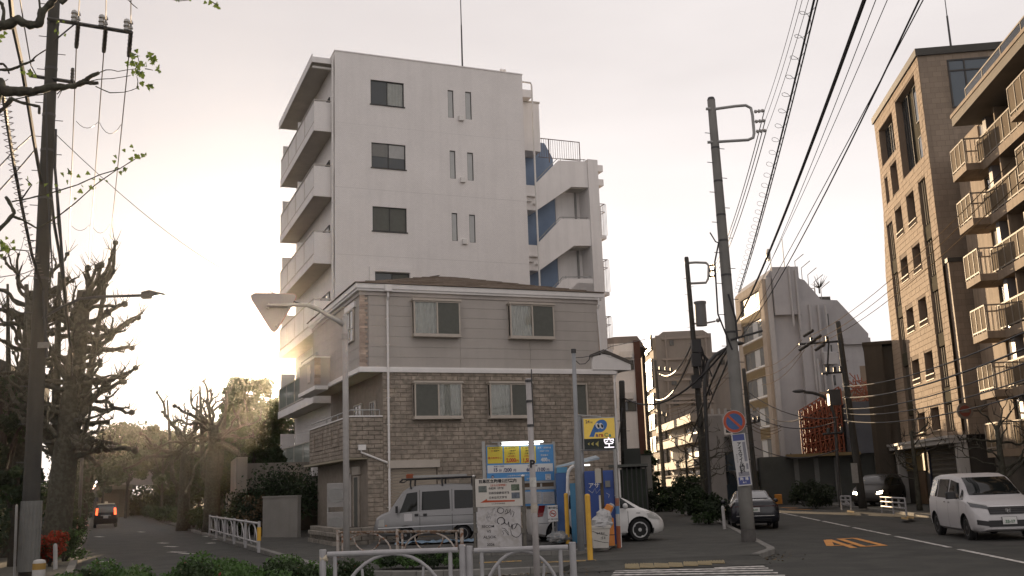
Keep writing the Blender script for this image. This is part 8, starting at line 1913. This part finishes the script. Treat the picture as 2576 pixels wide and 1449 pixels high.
# hedges of the side street
hedge('clipped_hedge', 'low clipped hedge along the side street kerb beyond the railing', FLS.w(5.5, 54, PZ), FLS.w(5.5, 76, PZ), 1.2, 1.25, 41, 9000, .16, (LEAF2, LEAF1))
hedge('clipped_hedge', 'far stretch of low hedge past the drive, towards the taxi', FLS.w(5.3, 80, PZ), FLS.w(5.1, 118, PZ), 1.2, 1.3, 42, 6000, .24, (LEAF2, LEAF3))
shrub('garden_shrub', 'unkempt shrub against the pale gate wall by the tall leafy tree', at(610, 1345, 47), .9, .7, 2.2, 43, 2200, .14, (LEAF1, LEAF3)); shrub('garden_shrub', 'brownish shrub in front of the pale garden wall', at(650, 1340, 44.6), .8, .5, 1.9, 44, 1800, .13, (mat('leaf_brown', (.10, .07, .035), .7, .4, 3, trans=.2), LEAF3))
hedge('tall_hedge', 'dark undergrowth below the tall leafy tree and the plane tree pair', at(560, 1300, 57), at(735, 1300, 60), 1.4, 5.2, 80, 9000, .2, (LEAF3, LEAF1))
hedge('tall_hedge', 'dark tall hedge rising above the garden wall', at(668, 1340, 47.5), at(780, 1340, 46.5), .8, 3.6, 45, 5000, .15, (LEAF3, LEAF2))
# left pavement
shrub('azalea_bush', 'orange red flowering bush at the foot of the broad plane tree', FLS.w(-1.15, 31.2, PZ), .42, .5, 1.05, 46, 900, .07, (LEAF3, LEAF2), flowers=(2600, FLOWO, .075), cat='bush')
shrub('garden_shrub', 'green shrub behind the orange red bush', FLS.w(-.85, 33.6, PZ), .5, .7, .95, 47, 1500, .09, (AZAL, LEAF2)); shrub('garden_shrub', 'dark shrub with pink blossoms beyond the orange red bush', FLS.w(-.9, 44, PZ), .6, .8, 1.2, 48, 1500, .12, (LEAF3, LEAF2), flowers=(60, mat('flower_pink', (.5, .3, .26), .6, .1), .13))
hedge('tall_hedge', 'black green hedge along the pavement behind the dark pole', FLS.w(-3.2, 22, PZ), FLS.w(-3.0, 44, PZ), 1.0, 2.4, 49, 8000, .15, (LEAF3, LEAF3))
hedge('tall_hedge', 'dim hedge along the side street beyond the notice board', FLS.w(-2.6, 48, PZ), FLS.w(-1.6, 100, PZ), 1.5, 3.2, 50, 8000, .3, (LEAF3, LEAF2))
# foreground azaleas
hedge('azalea_hedge', 'long green azalea hedge with a few red flowers before the near railing', PY(170, 1452, 14.2).xy.to_3d(), PY(880, 1424, 14.0).xy.to_3d(), 1.6, PY(600, 1388, 14.0).z, 51, 60000, .055, (AZAL, AZAL, LEAF2), flowers=(260, FLOWR, .045))
hedge('azalea_hedge', 'dark green azaleas behind the near railing, under the silver minivan', G(960, 1432, PZ), G(1165, 1428, PZ), .7, .42, 52, 7000, .06, (AZAL, LEAF3))
m = MB(); r_ = random.Random(2)
# shrubs along the main street
shrub('garden_shrub', 'big dark shrub by the kerb behind the concrete pole', G(1782, 1318, PZ), .62, 1.3, 1.75, 53, 3400, .13, (LEAF3, LEAF2)); shrub('garden_shrub', 'shrub at the far end of the footpath', at(1688, 1285, 60), .7, .9, 1.5, 54, 1900, .15, (LEAF3, LEAF2)); shrub('garden_shrub', 'shrub under the thin twin pole', at(1655, 1280, 60), .8, 1.0, 2.0, 55, 2200, .17, (LEAF3, LEAF2)); shrub('garden_shrub', 'low bush beside the green fence of the parking lot', at(1620, 1310, 46), .6, .8, 1.5, 56, 1800, .13, (LEAF2, LEAF3))
shrub('garden_shrub', 'green plants before the terrace building', at(1735, 1250, 52), .8, 1.0, 2.2, 57, 2500, .16, (LEAF2, LEAF2))
shrub('garden_shrub', 'round clipped bush before the scaffolding, on the entrance side', at(2030, 1275, 60), 1.1, 1.0, 1.55, 58, 2600, .15, (LEAF3, LEAF3), group=None); shrub('garden_shrub', 'round clipped bush before the scaffolding, beside the curved lamp', at(2065, 1275, 59), .9, .9, 1.45, 59, 2200, .15, (LEAF3, LEAF3))
ltree('dark conical evergreen at the foot of the office block', 2008, 70, 1150, 1275, 66, 60, 4500, .2, (LEAF3, LEAF3), cn=44); ltree('small leafy tree at the office entrance', 1940, 72, 1165, 1250, 50, 61, 2600, .2, (LEAF2, LEAF1), cn=40)
ltree('bushy tree behind the narrow white building and the green fence', 1625, 62, 1130, 1290, 50, 62, 3500, .18, (LEAF2, LEAF1), cn=44)
# bare street trees
def bare(label, base, h, seed, r=.1, n=16, L=(1, 2)): return plane_tree(label, base, h, r, seed, n, .35, L, r * .3, group='bare street trees', whips=2)
bare('bare bushy street tree in front of the terrace building', at(1772, 1285, 50), 4.2, 71, .10, 14, (1.0, 2.0)); bare('smaller bare street tree beside the second pole', at(1735, 1290, 56), 3.4, 72, .08, 11, (.9, 1.8))
b = FRS.w(12.3, 37.5, PZ); bare('bare young tree in front of the tan tower, behind the white people carrier', b, PY(2430, 1080, b.y).z, 73, .13, 14, (1.2, 2.0)); b = FRS.w(12.3, 49, PZ); bare('slim bare tree beside the white pillars of the tan tower', b, 3.6, 74, .11, 14, (.9, 1.6))
t_ = PY(2062, 738, 84); o = thing('roof_tree', 'little bare tree on the roof of the grey office block', 'tree', t_); m = MB(); rr = random.Random(4); m.cyl((0, 0, 0), (0, 0, .6), .07, n=5)
for k in range(26): a_ = rr.uniform(0, 6.28); e = Vector((math.cos(a_) * rr.uniform(.2, .9), math.sin(a_) * .6, rr.uniform(.7, 1.6))); m.tube([(0, 0, .45), e * .5 + Vector((0, 0, .2)), e], [.035, .02, .01], 4)
m.build('branches', BARK, o)
# ================================================================ remaining buildings and street pieces on the left
HZW = mat('hazy_wall', (.26, .235, .20), .85, .12, .8, .2, 20, streak=.2)
fr = Frame(at(592, 1300, 47).xy, 72); o = fthing('garden_building', 'plain beige concrete building behind the garden wall', 'building', fr); xe = fr.hit(720, 1250)[0] + 2
m = MB(); m.box(0, .5, 0, 6, 0, fr.hit(600, 1150)[1]); m.box(.5, xe, 1.5, 6, fr.hit(650, 1230, 1.5)[1], fr.hit(650, 1165, 1.5)[1]); m.build('wall', HZW, o); m = MB(); m.box(.5, xe, 2.2, 6, 0, fr.hit(650, 1230, 1.5)[1]); m.build('recess', mat('recess_brown', (.07, .055, .035), .8, .2), o)
vwall('gate_wall', 'short pale gate wall in the hazy light beside the beige building', 565, 1330, 592, 1332, 1240, mat('gate_wall', (.33, .32, .30), .8, .1))
fr = Frame(at(210, 1300, 122).xy, 72); o = fthing('flat_roofed_house', 'flat roofed brown house where the side street bends', 'house', fr)
xe = fr.hit(318, 1280)[0]; zt = fr.hit(260, 1232)[1]
m = MB(); m.box(-3, xe, 0, 10, 0, zt); m.build('wall', mat('brown_render', (.13, .105, .07), .85, .15, .6), o); m = MB(); m.box(-3.5, xe + .6, -1.2, 10, zt, zt + .5); m.build('roof', mat('roof_flat', (.16, .14, .10), .8, .1), o)
a = fr.rect(284, 1186, 318, 1222, 2); m = MB(); m.box(a[0], a[1] + 3, 2, 8, zt + .5, a[3]); m.build('upper_storey', mat('upper_render', (.26, .24, .22), .8, .1), o)
a = fr.rect(290, 1192, 308, 1213, 1.9); window(o, *a, 1.95, 2, WPAINT, [CURT, DARKGL], fw=.15, dp=.15)
for q in ((235, 1245, 248, 1262), (225, 1290, 240, 1310)): window(o, *fr.rect(*q), -.02, 1, DRK, DARKGL, fw=.12)
a = fr.rect(252, 1242, 300, 1268); m = MB(); m.box(a[0], a[1], -.08, -.01, a[2], a[3]); m.build('garage_panel', mat('garage_brown', (.16, .12, .08), .7, .1), o)
for i, (u, v) in enumerate(((242, 1213), (238, 1222), (236, 1230))):
    p_ = PY(u, v, 110); o = thing('signal_lamp', 'tiny glowing lamp among the trees over the side street, %s of three' % ('top', 'middle', 'bottom')[i], 'lamp', p_, 0, 'tiny lamps over the side street'); m = MB(); m.ball((0, 0, 0), .13); m.build('glass', mat('signal_lit%d' % i, (.9, .8, .7), .3, 0, emit=((1, .95, 1), (1, .75, .5), (1, .55, .4))[i], estr=2.5), o); m = MB(); m.cyl((0, .1, -p_.z + .0), (0, .1, .15), .05, n=5); m.build('post', DSTEEL, o)
p_ = at(-40, 1300, 40); fr = Frame(p_.xy, 75); o = fthing('roofed_house', 'dark house with its roof corner showing above the hedge', 'house', fr); a = fr.hit(20, 915); c = fr.hit(8, 985)
m = MB(); m.box(-8, a[0] - .6, .5, 8, 0, c[1]); m.build('wall', mat('dark_render', (.08, .07, .055), .85, .1), o); m = MB(); m.prism([(-8, -.3, c[1] - .1), (c[0] + .15, -.3, c[1] - .1), (a[0] + .1, -.3, a[1]), (a[0] - .2, -.3, a[1] + .15), (-8, -.3, a[1] + .15)], (0, 9, 0)); m.build('roof', mat('roof_dark', (.05, .048, .042), .8, .2, 3), o)
# bollard and white marker posts
q = PY(98, 1430, 20.5); o = thing('bollard', 'white topped bollard with yellow reflective bands before the dark pole', 'bollard', (q.x, q.y, 0)); k = pxm(20.5); zt = PY(98, 1407, 20.5).z
m = MB(); m.lathe([(15 * k, 0), (15 * k, zt - .06), (13 * k, zt - .02), (5 * k, zt)], 18); m.build('shaft', mat('bollard_white', (.42, .41, .39), .5, .1, 5), o)
zz = PY(98, 1430, 20.5).z
for i in range(3): m = MB(); m.lathe([(15.3 * k, zz - .02 - i * .26), (15.3 * k, zz + .10 - i * .26)], 18); m.build('reflective_band', mat('band_yellow_brown', (.32, .2, .05), .5, .15), o)
for lab, u, v0, v1, Y, rpx in (('thin white marker post in front of the orange red bush', 139, 1372, 1440, 27, 5), ('thin pale post beside the sleeve of the dark pole', 42, 1272, 1345, 24.5, 3), ('white marker post at the kerb by the big dark shrub', 1820, 1276, 1331, G(1822, 1331, PZ).y, 4)):
    a, c = PY(u + (0 if u < 1000 else 3), v1, Y), PY(u - (0 if u < 1000 else 2), v0, Y); o = thing('marker_post', lab, 'post', (a.x, a.y, min(a.z, PZ) if False else PZ)); m = MB(); t_ = c - Vector(o.location); t_.y = 0; m.tube([(0, 0, 0), t_], rpx * pxm(Y), 10); m.build('post', mat('marker_white', (.40, .39, .38), .6, .15, 5), o); m = MB(); m.ball(t_, rpx * pxm(Y)); m.build('cap', MATS['marker_white'], o)
m = MB(); a = FLS.w(-2.5, 50, PZ); o = thing('notice_board', 'grey notice board on posts beyond the broad plane tree', 'sign', a, R(10)); m.box(-.5, .5, -.03, .03, .7, 1.7); m.build('board', mat('notice_grey', (.20, .195, .18), .7, .1), o); m = MB(); m.cyl((-.45, 0, 0), (-.45, 0, 1.7), .04); m.cyl((.45, 0, 0), (.45, 0, 1.7), .04); m.build('posts', DSTEEL, o)
# fence of the lot, hut behind the white hatchback
fr = Frame(at(1560, 1300, 41.5).xy, 96); o = fthing('green_fence', 'dark green sheeted fence enclosure behind the white hatchback', 'fence', fr); xe = fr.hit(1625, 1200)[0]; zt = fr.hit(1600, 1180)[1]; GRN = mat('sheet_green', (.030, .040, .028), .8, .2, 1.5)
n = 6
for i in range(n): m = MB(); m.bbox(xe * i / n + .01, xe * (i + 1) / n - .01, 0, .05, .1, zt, .008); m.build('fence_panel', GRN, o)
for i in range(n + 1): m = MB(); m.cyl((xe * i / n, -.04, .1), (xe * i / n, -.04, zt + .1), .035, n=7); m.build('post', DSTEEL, o)
m = MB(); m.box(xe, xe + .05, 0, 6, .1, zt); m.build('side_sheet', GRN, o); m = MB(); m.box(-1.2, xe + .1, -.3, 3, zt + .1, zt + .2); m.build('canopy', mat('canopy_dim', (.09, .095, .085), .7, .15), o)
o = fthing('dark_shed', 'dark shed wall rising behind the green fence', 'shed', fr); a = fr.rect(1570, 1128, 1612, 1185, 2.5); m = MB(); m.box(a[0], a[1], 2.5, 5, 0, a[3]); m.build('wall', mat('shed_dark', (.055, .06, .055), .85, .1), o); m = MB(); a = fr.rect(1600, 1145, 1640, 1250, 4.5); m.box(a[0], a[1], 4.5, 7, 0, a[3]); m.build('annex', mat('annex_grey', (.22, .21, .19), .85, .15), o); m = MB(); m.box(a[0] - .05, a[1] + .05, 4.45, 7, a[3], a[3] + .06); m.build('roof', GRN, o)
# orange lit sign and cone at the office entrance
a = PY(1939, 1184, 73); o = thing('shop_sign', 'small lit orange sign over the office block entrance', 'sign', a); m = MB(); m.bbox(-.5, .5, -.15, .15, -.28, .28, .04); m.build('box', mat('sign_lit_orange', (.6, .2, .05), .5, 0, emit=(1, .35, .10), estr=.2), o); m = MB(); m.box(-.5, .5, .15, 1.4, -.05, .05); m.build('bracket', DSTEEL, o)
a = PY(1938, 1198, 73.2); o = thing('entrance_lamp', 'round warm lamp glowing at the office block entrance', 'lamp', a); m = MB(); m.ball((0, 0, 0), .14); m.build('glass', mat('entrance_lit', (.9, .7, .4), .3, 0, emit=(1, .75, .4), estr=.8), o); m = MB(); m.cyl((0, 0, .1), (0, 1.2, .2), .03, n=5); m.build('bracket', DSTEEL, o)
a = at(1962, 1300, 66); o = thing('orange_stand', 'orange stand at the kerb beside the black saloon roof', 'sign', a); zt = PY(1962, 1243, 66).z - PZ; m = MB(); m.bbox(-.22, .22, -.1, .1, 0, zt, .03); m.build('board', mat('stand_orange', (.48, .20, .03), .6, .2, 4), o); m = MB(); m.box(-.3, .3, -.2, .2, -.0, .06); m.build('foot', DSTEEL, o)
a = at(2425, 1200, 36.5); o = thing('round_sign', 'faded round red sign on the street side of the balcony block', 'sign', PY(2427, 1034, 44)); rad = 20 * pxm(45); m = MB(); m.lathe([(rad, -.04), (rad, .04)], 28, Matrix.Rotation(R(90), 4, 'X')); m.build('plate', mat('sign_dim', (.17, .14, .11), .7, .1), o); m = MB(); m.lathe([(rad * .68, .045), (rad * .68, .055)], 24, Matrix.Rotation(R(90), 4, 'X')); m.build('red_disc', mat('sign_dim_red', (.20, .05, .03), .7, .15), o); m = MB(); m.box(-rad * .5, rad * .5, -.062, -.056, -.07, .07); m.build('bar', mat('sign_dim', (.17, .14, .11)), o); m = MB(); m.cyl((rad, 0, 0), (rad + .8, .5, 0), .04, n=6); m.build('bracket', DSTEEL, o)
# ---- stretch of ground dressing: fallen leaves and litter by the kerb
rr = random.Random(14); m = MB()
for i in range(500):
    f = rr.random(); e0 = edge[8 + int(f * 8)]; e1 = edge[9 + int(f * 8)]; p_ = e0.lerp(e1, rr.random()); p_ = p_ + Vector((rr.gauss(0, .35), rr.gauss(0, .35), 0)); s_ = rr.uniform(.015, .04); a_ = rr.uniform(0, 6.28); z = PZ + .13 if False else .012
    u_ = Vector((math.cos(a_), math.sin(a_), 0)) * s_; v_ = Vector((-math.sin(a_), math.cos(a_), .4)) * s_ * .7; q = Vector((p_.x, p_.y - .3, z)); m.quad(q - u_, q - v_, q + u_, q + v_)
m.build('fallen_leaves', mat('leaf_litter', (.12, .085, .04), .8, .4, 6), kind='stuff')
# ================================================================ haze
HAZE_D = 0.00024
hz_ = bpy.data.materials.new('haze'); hz_.use_nodes = True; N, L = hz_.node_tree.nodes, hz_.node_tree.links; N.remove(N['Principled BSDF'])
pv = N.new('ShaderNodeVolumePrincipled'); pv.inputs['Color'].default_value = (.95, .93, .9, 1); pv.inputs['Density'].default_value = HAZE_D; pv.inputs['Anisotropy'].default_value = .92
L.new(pv.outputs[0], N['Material Output'].inputs['Volume'])
m = MB(); m.box(-130, 130, -45, 190, -1.0, 42); hzo = m.build('haze', hz_, kind='stuff')
